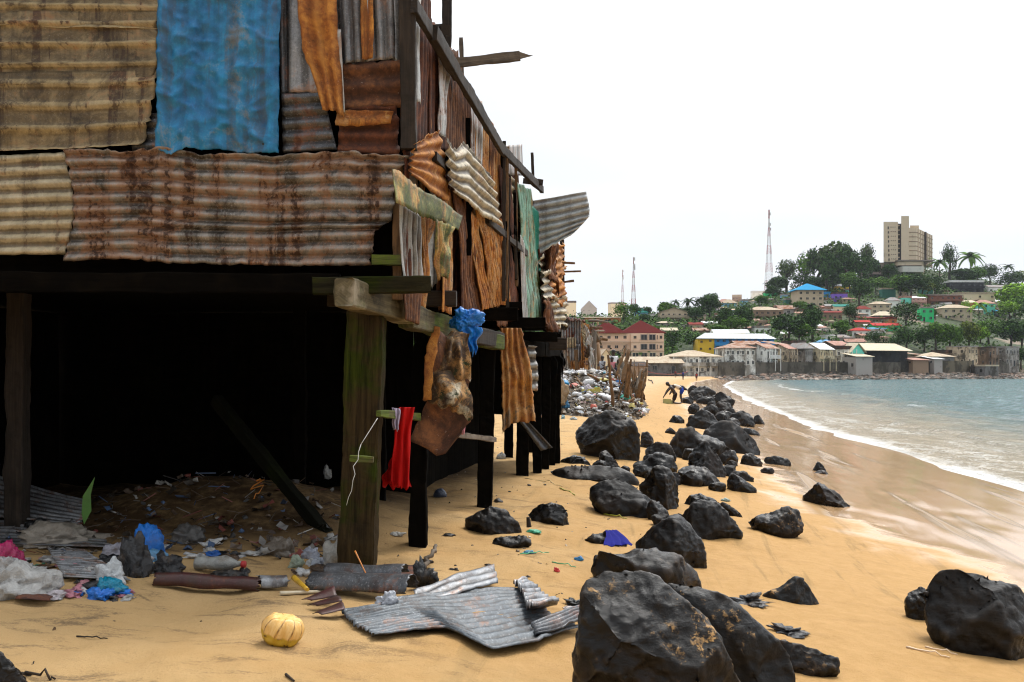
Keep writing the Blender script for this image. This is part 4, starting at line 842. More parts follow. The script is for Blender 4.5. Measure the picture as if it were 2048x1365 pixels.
# second shack
SB = lambda *a, **k: sheet(B_, *a, plane=SIDE, **k)
SB([(1020, 345), (1040, 368), (1044, 450), (1024, 430)], MM['beige'], off=.0, rib='h', pitch=.11, amp=.018, seed=71)
SB(dict(T=[(1036, 368), (1062, 382)], B=[(1048, 640), (1086, 640)], L=[(1048, 640), (1042, 500), (1036, 368)], R=[(1086, 640), (1074, 500), (1062, 382)]), MM['mint'], off=.06, rib='v', pitch=.24, amp=.014, seed=72, rag=(.02, .01, .03, .01), crink=.02, label='mint green sheet, mossy toward the bottom')
SB([(1062, 410), (1076, 424), (1080, 545), (1070, 540)], MM['teal'], off=.05, rib='v', pitch=.1, seed=73, label='teal sheet strip')
SB([(1040, 470), (1048, 490), (1056, 640), (1046, 640)], MM['pale'], off=.09, rib='v', pitch=.1, amp=.006, seed=74)
flap = Plane((0, 13.8, 0), (0, -1, 0))
sheet(B_, dict(T=[(1064, 402), (1120, 393), (1172, 384)], B=[(1074, 508), (1110, 492), (1150, 466)], L=[(1074, 508), (1064, 402)], R=[(1150, 466), (1180, 432), (1178, 410), (1172, 384)]), MM['lgrey'], plane=flap, label='grey corrugated flap sticking out toward the sea', rib='h', pitch=.105, amp=.017, seed=75, rag=(0, .015, .03, 0), crink=.02, name='tin_flap')
# third shack
SCc = lambda *a, **k: sheet(C_, *a, plane=SIDE, **k)
for i, (q, m, rb) in enumerate([([(1070, 500), (1096, 505), (1098, 600), (1080, 604)], 'rustd', 'v'), ([(1076, 515), (1097, 508), (1099, 545), (1078, 552)], 'beige', 'h'), ([(1080, 548), (1099, 545), (1102, 598), (1083, 605)], 'beige', 'h'),
    ([(1096, 492), (1112, 486), (1112, 560), (1100, 566)], 'rust', 'v'), ([(1110, 488), (1128, 486), (1129, 540), (1112, 556)], 'rustm', 'h'), ([(1100, 560), (1128, 536), (1130, 600), (1104, 612)], 'rusto', 'h'), ([(1103, 600), (1130, 596), (1128, 655), (1106, 652)], 'beige', 'h'), ([(1084, 600), (1106, 602), (1106, 660), (1086, 655)], 'rust', 'v')]):
    SCc(q, MM[m], off=.02 + .045 * (i % 4), rib=rb, pitch=.12, amp=.025, seed=80 + i, rag=(.07, .07, .09, .07), crink=.07, curl=.06)
# rails, planks and posts above the side wall
def side_pt(px, py, off=.1): return SIDE.hit(px, py, off)
beam(A_, side_pt(828, 10), side_pt(912, 150), .05, .11, W_DARK, name='top_rail', seed=90)
beam(A_, side_pt(868, 66, .13), side_pt(1004, 300, .13), .05, .12, W_DARK, name='top_rail', seed=91)
beam(B_, side_pt(1000, 295), side_pt(1084, 380), .05, .10, W_DARK, name='top_rail', seed=92)
beam(B_, P(1046, 362, 13.4), P(1086, 366, 13.4), .06, .07, W_DARK, name='rail', seed=93)
beam(B_, P(1067, 372, 13.6), P(1064, 306, 13.6), .035, .035, W_DARK, name='post', seed=94, up=(0, 1, 0))
beam(A_, P(894, 260, 8.98), P(894, -120, 8.98), .085, .08, W_DARK, name='post', seed=95, up=(0, 1, 0))
beam(A_, P(903, 300, 9.2), P(898, 130, 9.2), .07, .07, W_BLACK, name='post', seed=96, up=(0, 1, 0))
beam(A_, P(925, 180, 9.5), P(922, 76, 9.5), .05, .03, W_GREY, name='post', seed=97, up=(0, 1, 0), taper=.4)
beam(A_, P(1010, 500, 11.4), P(1002, 300, 11.4), .12, .1, W_BLACK, name='post', seed=98, up=(0, 1, 0))
beam(A_, P(1036, 640, 12.6), P(1004, 420, 11.6), .14, .1, W_BLACK, name='post', seed=99, up=(0, 1, 0))
beam(A_, P(906, 127, 9.05), P(1040, 112, 9.05), .03, .085, W_GREY, name='plank', label='pale plank jutting out into the sky', seed=100)
beam(A_, P(1038, 112, 9.05), P(1066, 112, 9.05), .028, .07, W_GREY, name='plank', seed=101, taper=.85)
beam(A_, P(868, 62, 8.6), P(892, 60, 8.4), .1, .09, W_DARK, name='rail', seed=102)
beam(B_, P(1018, 300, 12.6), P(1032, 360, 12.6), .06, .06, W_DARK, name='post', seed=103, up=(0, 1, 0))
for i, (x0, y0, x1, y1) in enumerate([(1124, 526, 1150, 527), (1124, 544, 1162, 543), (1126, 565, 1148, 562)]):
    beam(C_, P(x0, y0, 16.6), P(x1, y1, 16.6), .025, .03, W_BROWN, name='stick', seed=104 + i)
beam(C_, P(1126, 660, 16.85), P(1124, 480, 16.85), .07, .07, W_DARK, name='post', seed=108, up=(0, 1, 0))
# torn sheets hanging below the sill beam
def hang(name, label, cat, px, d, m, **kw):
    pl = Plane((0, d, 0), (.25, -1, 0)); o = sheet(None, px, m, plane=pl, name=name, **kw); return tag(o, label, cat)
hang('hanging_tin', 'greyish tan corrugated sheet dangling from the sill beam with a jagged hem', 'tin sheet', dict(T=[(1000, 656), (1048, 656)], B=[(1003, 868), (1020, 845), (1050, 842), (1070, 838)], L=[(1003, 868), (1000, 656)], R=[(1070, 838), (1064, 760), (1048, 656)]), 11.9, MM['rustm'], rib='v', pitch=.1, amp=.02, seed=120, crink=.06, rag=(0, .03, .05, .03))
hang('hanging_tin', 'narrow pale crinkled tin strip hanging beside the greyish tan sheet', 'tin sheet', [(1056, 690), (1073, 690), (1074, 780), (1058, 780)], 12.6, MM['pale'], rib='h', pitch=.14, amp=.03, seed=121, crink=.04, rag=(.03, .04, .05, .03))
hang('hanging_tin', 'dark gutter shaped tin strip bent down toward the sand', 'tin sheet', [(1030, 832), (1055, 842), (1106, 896), (1082, 902)], 12.0, MM['dgrey'], rib='v', pitch=.16, amp=.03, seed=122, crink=.02)
hang('hanging_tin', 'brown and grey torn sheet hanging behind the blue plastic bag', 'tin sheet', dict(T=[(862, 655), (905, 675)], B=[(814, 880), (850, 902), (882, 914), (922, 870)], L=[(814, 880), (842, 830), (852, 760), (862, 655)], R=[(922, 870), (944, 840), (940, 760), (905, 675)]), 8.85, MM['rust'], rib='v', pitch=.5, amp=.03, seed=123, crink=.07, rag=(.02, .05, .06, .04), crease=.03)
hang('hanging_tin', 'narrow orange brown strip curling off the lime green beam', 'tin sheet', dict(T=[(868, 652), (880, 655)], B=[(846, 800), (862, 800)], L=[(846, 800), (848, 715), (868, 652)], R=[(862, 800), (868, 720), (880, 655)]), 8.7, MM['rusto'], rib='v', pitch=.3, amp=.02, seed=124, crink=.03, rag=(0, .02, .03, .02))

# ------------------------------------------------------------------ litter, rubbish heap, people, boats
def crumple(sx, sy, sz, seed=0, sub=4, amp=.35, freq=2.2, flat=True):
    bm = bmesh.new(); bmesh.ops.create_icosphere(bm, subdivisions=sub, radius=1)
    for v in bm.verts:
        p = v.co.copy(); k = 1 + amp * mnoise.noise(p * freq * .6 + Vector((seed, 0, 0))) * 1.4 + amp * (.5 - abs(mnoise.noise(p * freq * 1.7 + Vector((0, seed, 0)))) * 2) * .55 + amp * .25 * (.5 - abs(mnoise.noise(p * freq * 4.3 + Vector((0, 0, seed)))) * 2)
        vd = mnoise.voronoi(p * freq * 1.1 + Vector((seed * 1.7, 0, 0)))[0]; k += amp * .75 * ((vd[1] - vd[0]) - .25); vd = mnoise.voronoi(p * freq * 2.6 + Vector((0, seed * 1.7, 0)))[0]; k += amp * .28 * ((vd[1] - vd[0]) - .25)
        p = p * k
        if flat and p.z < -.35: p.z = -.35 + (p.z + .35) * .2
        v.co = Vector((p.x * sx, p.y * sy, p.z * sz))
    return bm_mesh(bm, True)
def put(name, label, cat, me, m, px, py, lift=0.0, color=None, rot=0.0, group=None, d=None, tilt=0.0):
    g = G(px, py) if d is None else P(px, py, d)
    if d is not None and g.z < ground_z(g.x, g.y): g = G(px, py)
    o = bpy.data.objects.new(name, me); COL.objects.link(o); o.location = (g.x, g.y, g.z + lift); o.rotation_euler = (tilt, 0, rot)
    if m is not None and not me.materials: me.materials.append(m)
    if color is not None: o.color = (*color[:3], 1)
    return tag(o, label, cat, group)
def bag(px, py, w, h, col, label, seed, lift=None, m=None, d=None, name='plastic_bag', cat='plastic bag', rot=0, amp=.4):
    """w,h in photograph pixels"""
    g = G(px, py) if d is None else P(px, py, d)
    if d is not None and g.z < ground_z(g.x, g.y): g = G(px, py)
    s = g.y / F
    me = crumple(w * s / 2, w * s / 2 * .7, h * s * .62, seed, 4, amp)
    return put(name, label, cat, me, m or M_BAG, px, py, h * s * .2 if lift is None else lift, col, rot, 'plastic bags littering the sand', d)
WHT = (.55, .56, .57); CLR = (.30, .30, .29); BLU = (.01, .17, .62)
bag(40, 1190, 130, 70, (.42, .41, .39), 'biggest clear plastic bag heaped at the left edge', 1); bag(20, 1160, 60, 60, (.5, .5, .5), 'cloudy white bag at the left edge above the biggest one', 2); bag(220, 1170, 60, 55, (.5, .52, .53), 'whitish bag with a crumpled top beside the black bag', 3, d=8.0)
bag(14, 1135, 52, 58, (.45, .02, .12), 'magenta bag at the left edge', 4); bag(265, 1150, 62, 90, (.012, .012, .014), 'tall black bag between two pale bags', 5, d=8.3)
bag(120, 1085, 150, 44, (.34, .30, .25), 'long stretched clear plastic bag lying over the corrugated sheet', 6, d=8.8); bag(75, 1065, 50, 30, (.015, .015, .015), 'small black bag on the leaning corrugated sheet', 7, d=8.9)
bag(292, 1108, 62, 62, BLU, 'bright blue plastic bag in the rubbish line under the shack', 8, d=8.9); bag(312, 1122, 44, 26, (.12, .3, .5), 'pale blue film spilling from the bright blue bag', 9, d=8.7)
bag(235, 1110, 44, 30, (.30, .29, .33), 'small lilac grey bag left of the bright blue bag', 10, d=8.8); bag(272, 1135, 62, 40, (.40, .39, .42), 'grey crumpled bag in front of the bright blue bag', 11, d=8.5)
bag(335, 1150, 60, 48, (.01, .01, .012), 'crumpled black bag right of the grey crumpled bag', 12, d=8.4); bag(370, 1165, 50, 20, (.012, .012, .014), 'flat black bag in front of the plastic bottle', 13, d=8.2)
bag(430, 1112, 34, 12, (.015, .12, .45), 'scrap of blue film beside the plastic bottle', 14, d=8.7); bag(450, 1160, 70, 22, (.012, .012, .012), 'long low black bag right of the plastic bottle', 15, d=8.1)
bag(560, 1112, 58, 42, (.16, .13, .10), 'dusty brown bag by the foot of the diagonal prop', 16, d=8.7); bag(622, 1115, 34, 24, (.36, .38, .45), 'bluish clear bag left of the corner stilt', 17, d=8.6); bag(634, 1132, 32, 16, (.42, .45, .52), 'flat bluish bag left of the corner stilt', 18, d=8.3)
bag(592, 1135, 26, 24, (.28, .33, .25), 'pale green bag left of the bluish bags', 19, d=8.3); bag(668, 1132, 46, 56, (.42, .40, .36), 'cloudy bag squeezed against the corner stilt', 20, d=7.9); bag(655, 950, 16, 26, (.35, .35, .33), 'white bag hanging in the dark behind the corner stilt', 21, d=11, lift=0)
bag(100, 1195, 60, 14, (.5, .45, .47), 'small heap of white and pink scraps', 22); bag(215, 1190, 50, 26, (.0, .22, .35), 'turquoise plastic netting scraps', 23, amp=.9); bag(200, 1200, 40, 22, (.01, .16, .60), 'blue plastic rag pointing to the camera', 24, amp=.8); bag(238, 1192, 34, 12, (.01, .16, .60), 'blue plastic rag right of the turquoise netting', 25, amp=.9); bag(150, 1192, 34, 7, (.01, .16, .60), 'thin blue scrap half buried in sand', 26)
bag(380, 1085, 60, 40, (.10, .095, .09), 'dark dusty bag in the shade behind the plastic bottle', 27, d=9.3); bag(795, 1072, 26, 9, (.62, .60, .55), 'small white scrap lying on sand behind the corner stilt', 28); bag(775, 1215, 44, 34, (.45, .47, .52), 'translucent film caught on the crumpled tin sheet', 29, d=7.0)
bag(850, 1175, 34, 50, (.012, .012, .012), 'black bag tangled beside the bent tin sheet', 30, d=7.6, amp=.8); bag(1235, 1092, 8, 8, (.5, .02, .02), 'tiny red scrap on the rough black slab', 31)
bag(1113, 1144, 12, 9, (.6, .02, .02), 'small red plastic flower head on the sand', 32, name='plastic_scrap', cat='plastic scrap'); bag(1158, 1122, 15, 9, (.01, .25, .6), 'small blue scrap next to the rough black slab', 33, name='plastic_scrap', cat='plastic scrap'); bag(1058, 1108, 24, 6, (.02, .25, .4), 'blue green scrap on the sand in front of the flat black stone', 34, name='plastic_scrap', cat='plastic scrap')
bag(1068, 1066, 30, 7, (.05, .42, .24), 'mint green scrap by the low boulder', 35, name='plastic_scrap', cat='plastic scrap'); bag(1002, 918, 16, 14, (.5, .5, .48), 'white shoe like scrap at the foot of a far stilt', 36, name='plastic_scrap', cat='plastic scrap'); bag(880, 995, 26, 20, (.02, .03, .06), 'dark blue plastic bottle lying behind the second stilt', 37, name='bottle', cat='bottle', amp=.1)
bag(1574, 1268, 60, 18, (.01, .01, .012), 'black seaweedy rag with white shells on the wet sand', 38, amp=.8, name='rag', cat='rag'); bag(1497, 1206, 60, 16, (.008, .008, .01), 'tangled black rag right of the long slab', 39, amp=1.0, name='rag', cat='rag'); bag(1150, 1212, 44, 12, (.012, .012, .012), 'blackened twigs and cloth by the biggest boulder', 40, amp=1.0, name='rag', cat='rag'); bag(1142, 1222, 40, 8, (.6, .52, .48), 'torn white tissue by the biggest boulder', 41, amp=1.0, name='rag', cat='rag')
bag(1450, 1003, 0.1 + 18, 7, (.3, .4, .35), 'greenish scrap on the thin slate like rock', 42, name='plastic_scrap', cat='plastic scrap', d=15.0); bag(1217, 874 - 10, 10, 4, (.3, .3, .3), 'grey scrap on top of the huge round boulder', 43, name='plastic_scrap', cat='plastic scrap', d=19.5) if False else None
for i, (x, y, w_, h_) in enumerate([(897, 1072, 24, 8), (1056, 1155, 10, 7), (1060, 1170, 14, 8), (1077, 1188, 16, 10), (998, 1005, 18, 12), (912, 1142, 10, 8), (903, 1140, 12, 5), (1035, 1104, 8, 8), (975, 1132, 12, 8), (942, 1155, 10, 6), (1058, 972, 8, 7), (1090, 972, 6, 8), (228, 1243, 6, 3), (855, 1126, 20, 14), (402, 1243, 5, 3)]):
    me = crumple(w_ * .002, w_ * .0018, h_ * .002, 60 + i, 2, .5); g = G(x, y); me.transform(Matrix.Scale(g.y / F / .004, 4))
    put('pebble', 'small dark bit of stone or charcoal lying on the open sand', 'pebble', me, M_ROCK, x, y, 0, (1, 1, 1), 0, 'small dark bits on the open sand')
rl = random.Random(15); cc_ = [('white', (.6, .6, .6)), ('clear', (.36, .35, .33)), ('black', (.012, .012, .014)), ('grey', (.22, .21, .2)), ('blue', (.02, .2, .55)), ('brown', (.10, .06, .035)), ('white', (.55, .54, .52)), ('pink', (.5, .2, .25)), ('black', (.015, .013, .012)), ('green', (.03, .2, .12))]
for i in range(74):
    nm, c_ = cc_[rl.randrange(10)]; x = rl.uniform(-20, 270) if i % 3 else rl.uniform(270, 690); y = rl.uniform(1120, 1200) if x < 270 else rl.uniform(1075, 1160); g = G(x, y); w_ = rl.uniform(16, 44) * g.y / F
    me = crumple(w_ * .5, w_ * rl.uniform(.25, .45), w_ * rl.uniform(.12, .3), 400 + i, 3, .8)
    put('plastic_scrap', 'small %s crumpled scrap in the rubbish line under the front of the shack' % nm, 'plastic scrap', me, M_BAG, x, y, w_ * .06, c_, rl.uniform(0, 6), 'small %s scraps in the rubbish line' % nm)
# plastic bottle, carton, tins
def lathe(prof, n=20, axis='z'):
    V = []; 
    for r, z in prof:
        for k in range(n): a = 2 * math.pi * k / n; V.append((r * math.cos(a), r * math.sin(a), z))
    fc = grid_faces(n, len(prof), True); fc.append(tuple(range(n - 1, -1, -1))); fc.append(tuple((len(prof) - 1) * n + k for k in range(n)))
    return mesh_from(V, fc, True)
bt = lathe([(.03, 0), (.036, .01), (.036, .05), (.033, .06), (.036, .07), (.036, .15), (.03, .18), (.014, .215), (.014, .235)]); bt.transform(Matrix.Rotation(R(90), 4, 'Y') @ Matrix.Scale(1.55, 4))
for v_ in bt.vertices: v_.co += Vector((0, 0, 1)) * .02 * mnoise.noise(v_.co * 9)
o = put('plastic_bottle', 'cloudy plastic bottle lying on its side in the rubbish line', 'bottle', bt, M_BAG, 392, 1140, .05, (.30, .30, .28), R(-8), d=8.5)
cp = lathe([(.017, 0), (.017, .018)]); cp.transform(Matrix.Translation((.235 * 1.55, 0, 0)) @ Matrix.Rotation(R(90), 4, 'Y') @ Matrix.Scale(1.55, 4)); c = bpy.data.objects.new('bottle_cap', cp); COL.objects.link(c); c.parent = o; cp.materials.append(M_PLAIN); c.color = (.5, .03, .03, 1)
# cut coconut husk
def coconut():
    g = G(560, 1293); s = g.y / F; r = 43 * s; V = []; n = 72; m_ = 26
    for j in range(m_ + 1):
        t = j / m_; ph = -math.pi / 2 + t * (math.pi * .86)
        for i in range(n):
            a = 2 * math.pi * i / n; k = 1.0
            if t > .36: # carved slices: flat facets meeting in ridges
                q = (a * 9 / (2 * math.pi) + .25 * math.sin(t * 4)) % 1 - .5; k = 1 - .15 * (1 - (2 * abs(q)) ** 1.5) * float(sst(.34, .46, t)) + .05 * float(sst(.5, .8, t))
            k *= 1 + .035 * math.sin(a * 2 + 1) + .03 * math.sin(a * 5 + t * 3); rr_ = r * math.cos(ph) * k; V.append((rr_, rr_, 0)); V[-1] = (rr_ * math.cos(a), rr_ * math.sin(a), r * .86 * min(.74 + .05 * math.sin(a * 3), math.sin(ph)))
    fc = grid_faces(n, m_ + 1, True); fc.append(tuple(m_ * n + k for k in range(n)))
    me = mesh_from(V, fc, True); seam = []
    for j in range(m_ + 1):
        t = j / m_
        for i in range(n):
            q = ((2 * math.pi * i / n) * 9 / (2 * math.pi) + .25 * math.sin(t * 4)) % 1 - .5; seam.append(abs(q) * 2)
    fattr(me, 'seam', seam)
    b = NB('coconut_husk'); ob = b.tc('Object'); z = b.n('ShaderNodeSeparateXYZ', {0: ob}).outputs[2]; n1 = b.noise(ob, 18, 5, .7); n2 = b.noise(ob, 60, 4, .7); st = b.noise(b.map(ob, (60, 60, 6)), 1, 4, .6)
    zz = b.mth('ADD', z, b.mth('MULTIPLY', b.mth('SUBTRACT', n1, .5), r * .35)); c_ = b.mix(b.ramp(st, [(.35, 0), (.7, 1)]), (.68, .38, .09), (.80, .54, .22))
    skin = b.mix(b.step(n1, .52, .6), (.50, .30, .02), (.10, .045, .01)); col = b.mix(b.step(zz, -r * .25, -r * .12), skin, c_); col = b.mix(b.mth('MULTIPLY', b.step(b.attr('seam').outputs['Fac'], .80, .97), b.step(z, -r * .3, -r * .1)), col, (.22, .10, .02)); col = b.mix(b.mth('MULTIPLY', b.step(n2, .6, .72), .5), col, (.4, .2, .04))
    b.bs(Base_Color=col, Roughness=.45, Normal=b.bump(n2, .3, .004, b.bump(st, .3, .004)))
    tag(link('coconut', me, b.m), 'yellow carved green coconut husk lying on the sand in the foreground', 'coconut'); o = bpy.data.objects['coconut']; o.location = (g.x, g.y + r * .5, g.z + r * .62); o.rotation_euler = (R(8), R(14), .6)
coconut()
# tin lying on the sand
def ground_tin(name, label, px, m, lifts=(0, 0, 0, 0), cat='tin sheet', **kw):
    """px corners TL,TR,BR,BL (or dict) projected on the sand; lifts raise each corner (metres)"""
    if not isinstance(px, dict): tl, tr, br, bl = px; px = dict(T=[tl, tr], B=[bl, br], L=[bl, tl], R=[br, tr])
    l = dict(zip(('tl', 'tr', 'br', 'bl'), lifts))
    def f(q, a, b_, t): g = G(q[0], q[1]); g.z += .03 + a * (1 - t) + b_ * t + (q[2] if len(q) > 2 else 0); return g
    E = {}
    for k, (a, b_) in dict(T=('tl', 'tr'), B=('bl', 'br'), L=('bl', 'tl'), R=('br', 'tr')).items():
        n = len(px[k]); E[k] = [f(q, l[a], l[b_], i / (n - 1)) for i, q in enumerate(px[k])]
    me = sheet_mesh(E['T'], E['B'], E['L'], E['R'], out=Vector((0, 0, 1)), **kw)
    o = link(name, me, m, None, origin=E['B'][0]); solid(o); return tag(o, label, cat, 'loose tin lying on the sand')
ground_tin('tin_sheet', 'big torn galvanised sheet spread flat on the sand in the foreground', dict(T=[(680, 1232), (740, 1222), (850, 1196), (985, 1186), (1060, 1190)], B=[(745, 1284), (800, 1276), (890, 1270), (930, 1290), (985, 1316), (1080, 1300), (1165, 1272)], L=[(745, 1284), (700, 1250), (680, 1232)], R=[(1165, 1272), (1100, 1240), (1060, 1190)]), MM['sandt'], rib='h', pitch=.085, amp=.012, seed=130, rag=(.02, .02, .035, .03), crink=.010, res=.02, lifts=(.0, .01, .02, .0), crease=.006)
ground_tin('tin_sheet', 'small crumpled galvanised offcut standing at the far corner of the big torn sheet', [(1028, 1182), (1050, 1174), (1120, 1255), (1062, 1262)], MM['grey'], rib='h', pitch=.12, amp=.03, seed=131, rag=(.03, .03, .03, .03), crink=.04, lifts=(.07, .04, .1, .1))
ground_tin('tin_sheet', 'bright narrow galvanised strip behind the big torn sheet', [(820, 1195), (988, 1165), (996, 1188), (860, 1210)], MM['grey'], rib='h', pitch=.2, amp=.012, seed=132, rag=(.01, .02, .02, .04), crink=.02, lifts=(.0, .1, .05, .0))
ground_tin('tin_sheet', 'torn lead grey tip of tin poking under the biggest boulder', dict(T=[(1062, 1268), (1120, 1262), (1186, 1248)], B=[(1070, 1290), (1130, 1285), (1180, 1262)], L=[(1070, 1290), (1062, 1268)], R=[(1180, 1262), (1186, 1248)]), MM['dgrey'], rib='h', pitch=.06, amp=.01, seed=133, rag=(.02, .03, .03, .02), crink=.03, lifts=(.04, .12, .1, .02))
def gutter(name, label, p0, p1, r, arc, m, seed, lift=.03, d0=None, d1=None, waves=1, tilt=0.0):
    a = (G(*p0) if d0 is None else P(*p0, d0)); b_ = (G(*p1) if d1 is None else P(*p1, d1)); a = a + Vector((0, 0, lift)); b_ = b_ + Vector((0, 0, lift)); ax = (b_ - a).normalized(); sdv = ax.cross(Vector((0, 0, 1))).normalized(); up = sdv.cross(ax)
    V = []; U = []; n = 40; k = 26
    for i in range(n + 1):
        t = i / n; c = a.lerp(b_, t)
        for j in range(k + 1):
            an = -arc / 2 + arc * j / k + tilt; q = c + sdv * (math.sin(an) * r) + up * (math.cos(an) * r * (1 + .0 * waves) - r * .3); q += up * mnoise.noise(q * 5 + Vector((seed, 0, 0))) * .015
            if i in (0, n): q += ax * .03 * mnoise.noise(Vector((j * .5, seed, i)))
            V.append(q); U.append((t * (b_ - a).length, j * r * arc / k))
    o = link(name, mesh_from(V, grid_faces(k + 1, n + 1), True, U), m, None, origin=a); solid(o); return tag(o, label, 'tin sheet', 'loose tin lying on the sand')
gutter('rolled_tin', 'shiny dark grey bent roofing tin in front of the corner stilt', (625, 1182), (824, 1192), .095, 3.4, MM['dgrey'], 3, lift=.07, d0=7.0, d1=6.75)
gutter('rolled_tin', 'second fold of the dark grey roofing tin, nearest the corner stilt', (655, 1164), (810, 1168), .075, 3.0, MM['dgrey'], 4, lift=.08, d0=7.15, d1=7.0)
gutter('rolled_tin', 'maroon painted ridge cap half buried in the sand', (312, 1172), (520, 1182), .06, 3.6, metal('maroon_tin', (.045, .008, .007), (.07, .014, .012), .1, .1, .45, .3, RUSTD, speck=.1), 5, lift=.05, tilt=.2)
gutter('rolled_tin', 'grey end piece of ridge cap against the maroon one', (518, 1180), (572, 1178), .062, 3.4, MM['grey'], 6, lift=.05)
for i, (y0, x0) in enumerate([(1205, 605), (1216, 614), (1232, 622)]):
    ground_tin('tin_offcut', ['top', 'middle', 'bottom'][i] + ' blade of the dark maroon tin offcuts left of the big torn sheet', [(x0, y0 + 4), (x0 + 62, y0 - 6), (x0 + 70, y0 + 6), (x0 + 20, y0 + 8)], metal('maroon_tin', (.045, .008, .007), (.07, .014, .012), .1), rib='h', pitch=.3, amp=.01, seed=140 + i, rag=(0, .01, .01, .02), lifts=(.0, .05, .03, 0))
def lean_tin(label, px, ds, m, **kw):
    q = []
    for (x, y), d in zip(px, ds):
        v = P(x, y, d)
        if v.z < ground_z(v.x, v.y) + .02: v = G(x, y) + Vector((0, 0, .03))
        q.append(v)
    me = sheet_mesh([q[0], q[1]], [q[3], q[2]], [q[3], q[0]], [q[2], q[1]], out=Vector((0, -.8, .6)), **kw)
    o = link('tin_sheet', me, m, None, origin=q[3]); solid(o); return tag(o, label, 'tin sheet', 'loose tin lying on the sand')
lean_tin('topmost grey corrugated sheet leaning in the rubbish under the shack', [(-90, 930), (180, 1004), (160, 1056), (-90, 1030)], (9.9, 9.6, 8.9, 9.1), MM['grey'], rib='h', pitch=.12, amp=.02, seed=150, crink=.02)
lean_tin('second grey corrugated sheet just below the topmost one', [(-90, 1030), (140, 1062), (150, 1090), (-90, 1080)], (9.3, 9.0, 8.7, 8.7), MM['grey'], rib='h', pitch=.12, amp=.018, seed=151, crink=.02)
lean_tin('low grey sheet edge under the long clear bag', [(-90, 1075), (214, 1090), (214, 1102), (-90, 1092)], (8.8, 8.6, 8.3, 8.4), MM['grey'], rib='h', pitch=.2, amp=.01, seed=152, crink=.01)
lean_tin('mud streaked corrugated sheet sloping down behind the black bag', [(95, 1105), (170, 1108), (262, 1170), (130, 1165)], (8.5, 8.5, 7.9, 7.9), MM['grey'], rib='h', pitch=.1, amp=.02, seed=153, crink=.02)
lean_tin('rusty brown triangle of sheet metal at the front of the rubbish', [(46, 1186), (108, 1205), (100, 1214), (30, 1208)], (7.0, 6.9, 6.75, 6.8), MM['rustd'], rib='h', pitch=.3, amp=.004, seed=154, crink=.02)
lean_tin('brick coloured scrap of sheet behind the bent tin', [(796, 1132), (836, 1136), (832, 1162), (790, 1160)], (7.9, 7.9, 7.7, 7.7), MM['rustd'], rib='h', pitch=.3, amp=.004, seed=155, crink=.03)
# sticks lying about
def stick(name, label, a, b_, r, m, cat='stick', group=None, d=None, bend=.0, seed=1):
    A = G(*a) if d is None else P(*a, d[0]); B = G(*b_) if d is None else P(*b_, d[1]); A = A + Vector((0, 0, r)); B = B + Vector((0, 0, r)); n = 8; rr = random.Random(seed)
    pts = []
    for i in range(n + 1):
        t = i / n; p = A.lerp(B, t); p = p + Vector((rr.uniform(-1, 1), rr.uniform(-1, 1) * .5, rr.uniform(-.3, 1))) * bend * math.sin(math.pi * t); pts.append(p - A)
    bm = bmesh.new(); add_tube(bm, pts, [r * (1 - .35 * i / n) for i in range(n + 1)], 7); me = bm_mesh(bm, False)
    uvl = me.uv_layers.new(name='UVMap'); 
    for lp in me.loops: co = me.vertices[lp.vertex_index].co; uvl.data[lp.index].uv = (co.length, math.atan2(co.x, co.y) * .05)
    o = bpy.data.objects.new(name, me); COL.objects.link(o); o.location = A; me.materials.append(m); return tag(o, label, cat, group)
M_CORD = plastic('cord_plastic', (.6, .6, .58)); M_ORANGE = plastic('orange_plastic', (.5, .17, .02)); M_YEL = plastic('yellow_plastic', (.6, .35, .03)); M_GRN = plastic('green_plastic', (.04, .35, .16)); M_PIPE = plastic('cream_pipe', (.55, .47, .33))
stick('pipe', 'cream plastic pipe lying in front of the maroon ridge cap', (560, 1193), (648, 1188), .016, M_PIPE, 'pipe', bend=0); stick('batten', 'short yellow painted batten leaning on the dark tin', (588, 1162), (615, 1186), .022, M_YEL, 'wood', d=(7.1, 6.8))
stick('batten', 'yellow slat sticking out of the grey crumpled bag', (228, 1120), (252, 1146), .016, M_YEL, 'wood', d=(8.5, 8.3)); stick('twig', 'orange twig leaning on the foot of the corner stilt', (710, 1104), (734, 1154), .006, M_ORANGE, 'twig', d=(7.05, 6.95)); stick('cane', 'yellow cane propped on the low grey sheet edge', (62, 1068), (66, 1094), .012, M_YEL, 'stick', d=(8.5, 8.4))
stick('twig', 'broken brown twig standing in the foreground sand', (100, 1280), (110, 1260), .012, W_BROWN, 'twig', d=(5.7, 5.75)); stick('twig', 'thin dark twig lying on the foreground sand', (153, 1275), (215, 1279), .005, W_DARK, 'twig', bend=.01)
stick('twig', 'dark stick poking out of the bottom left corner', (40, 1352), (110, 1362), .008, W_DARK, 'twig', bend=.05); stick('twig', 'second thin dark stick in the bottom left corner', (55, 1350), (68, 1325), .005, W_DARK, 'twig', d=(5.0, 5.05), bend=.01); stick('twig', 'black splinter at the bottom edge of the sand', (572, 1354), (588, 1366), .008, W_DARK, 'twig')
stick('green_string', 'green plastic string on the sand below the flat black stone', (1040, 1110), (1098, 1107), .005, M_GRN, 'string', bend=.02); stick('green_string', 'green plastic string beside the red flower head', (1104, 1126), (1152, 1137), .005, M_GRN, 'string', bend=.02)
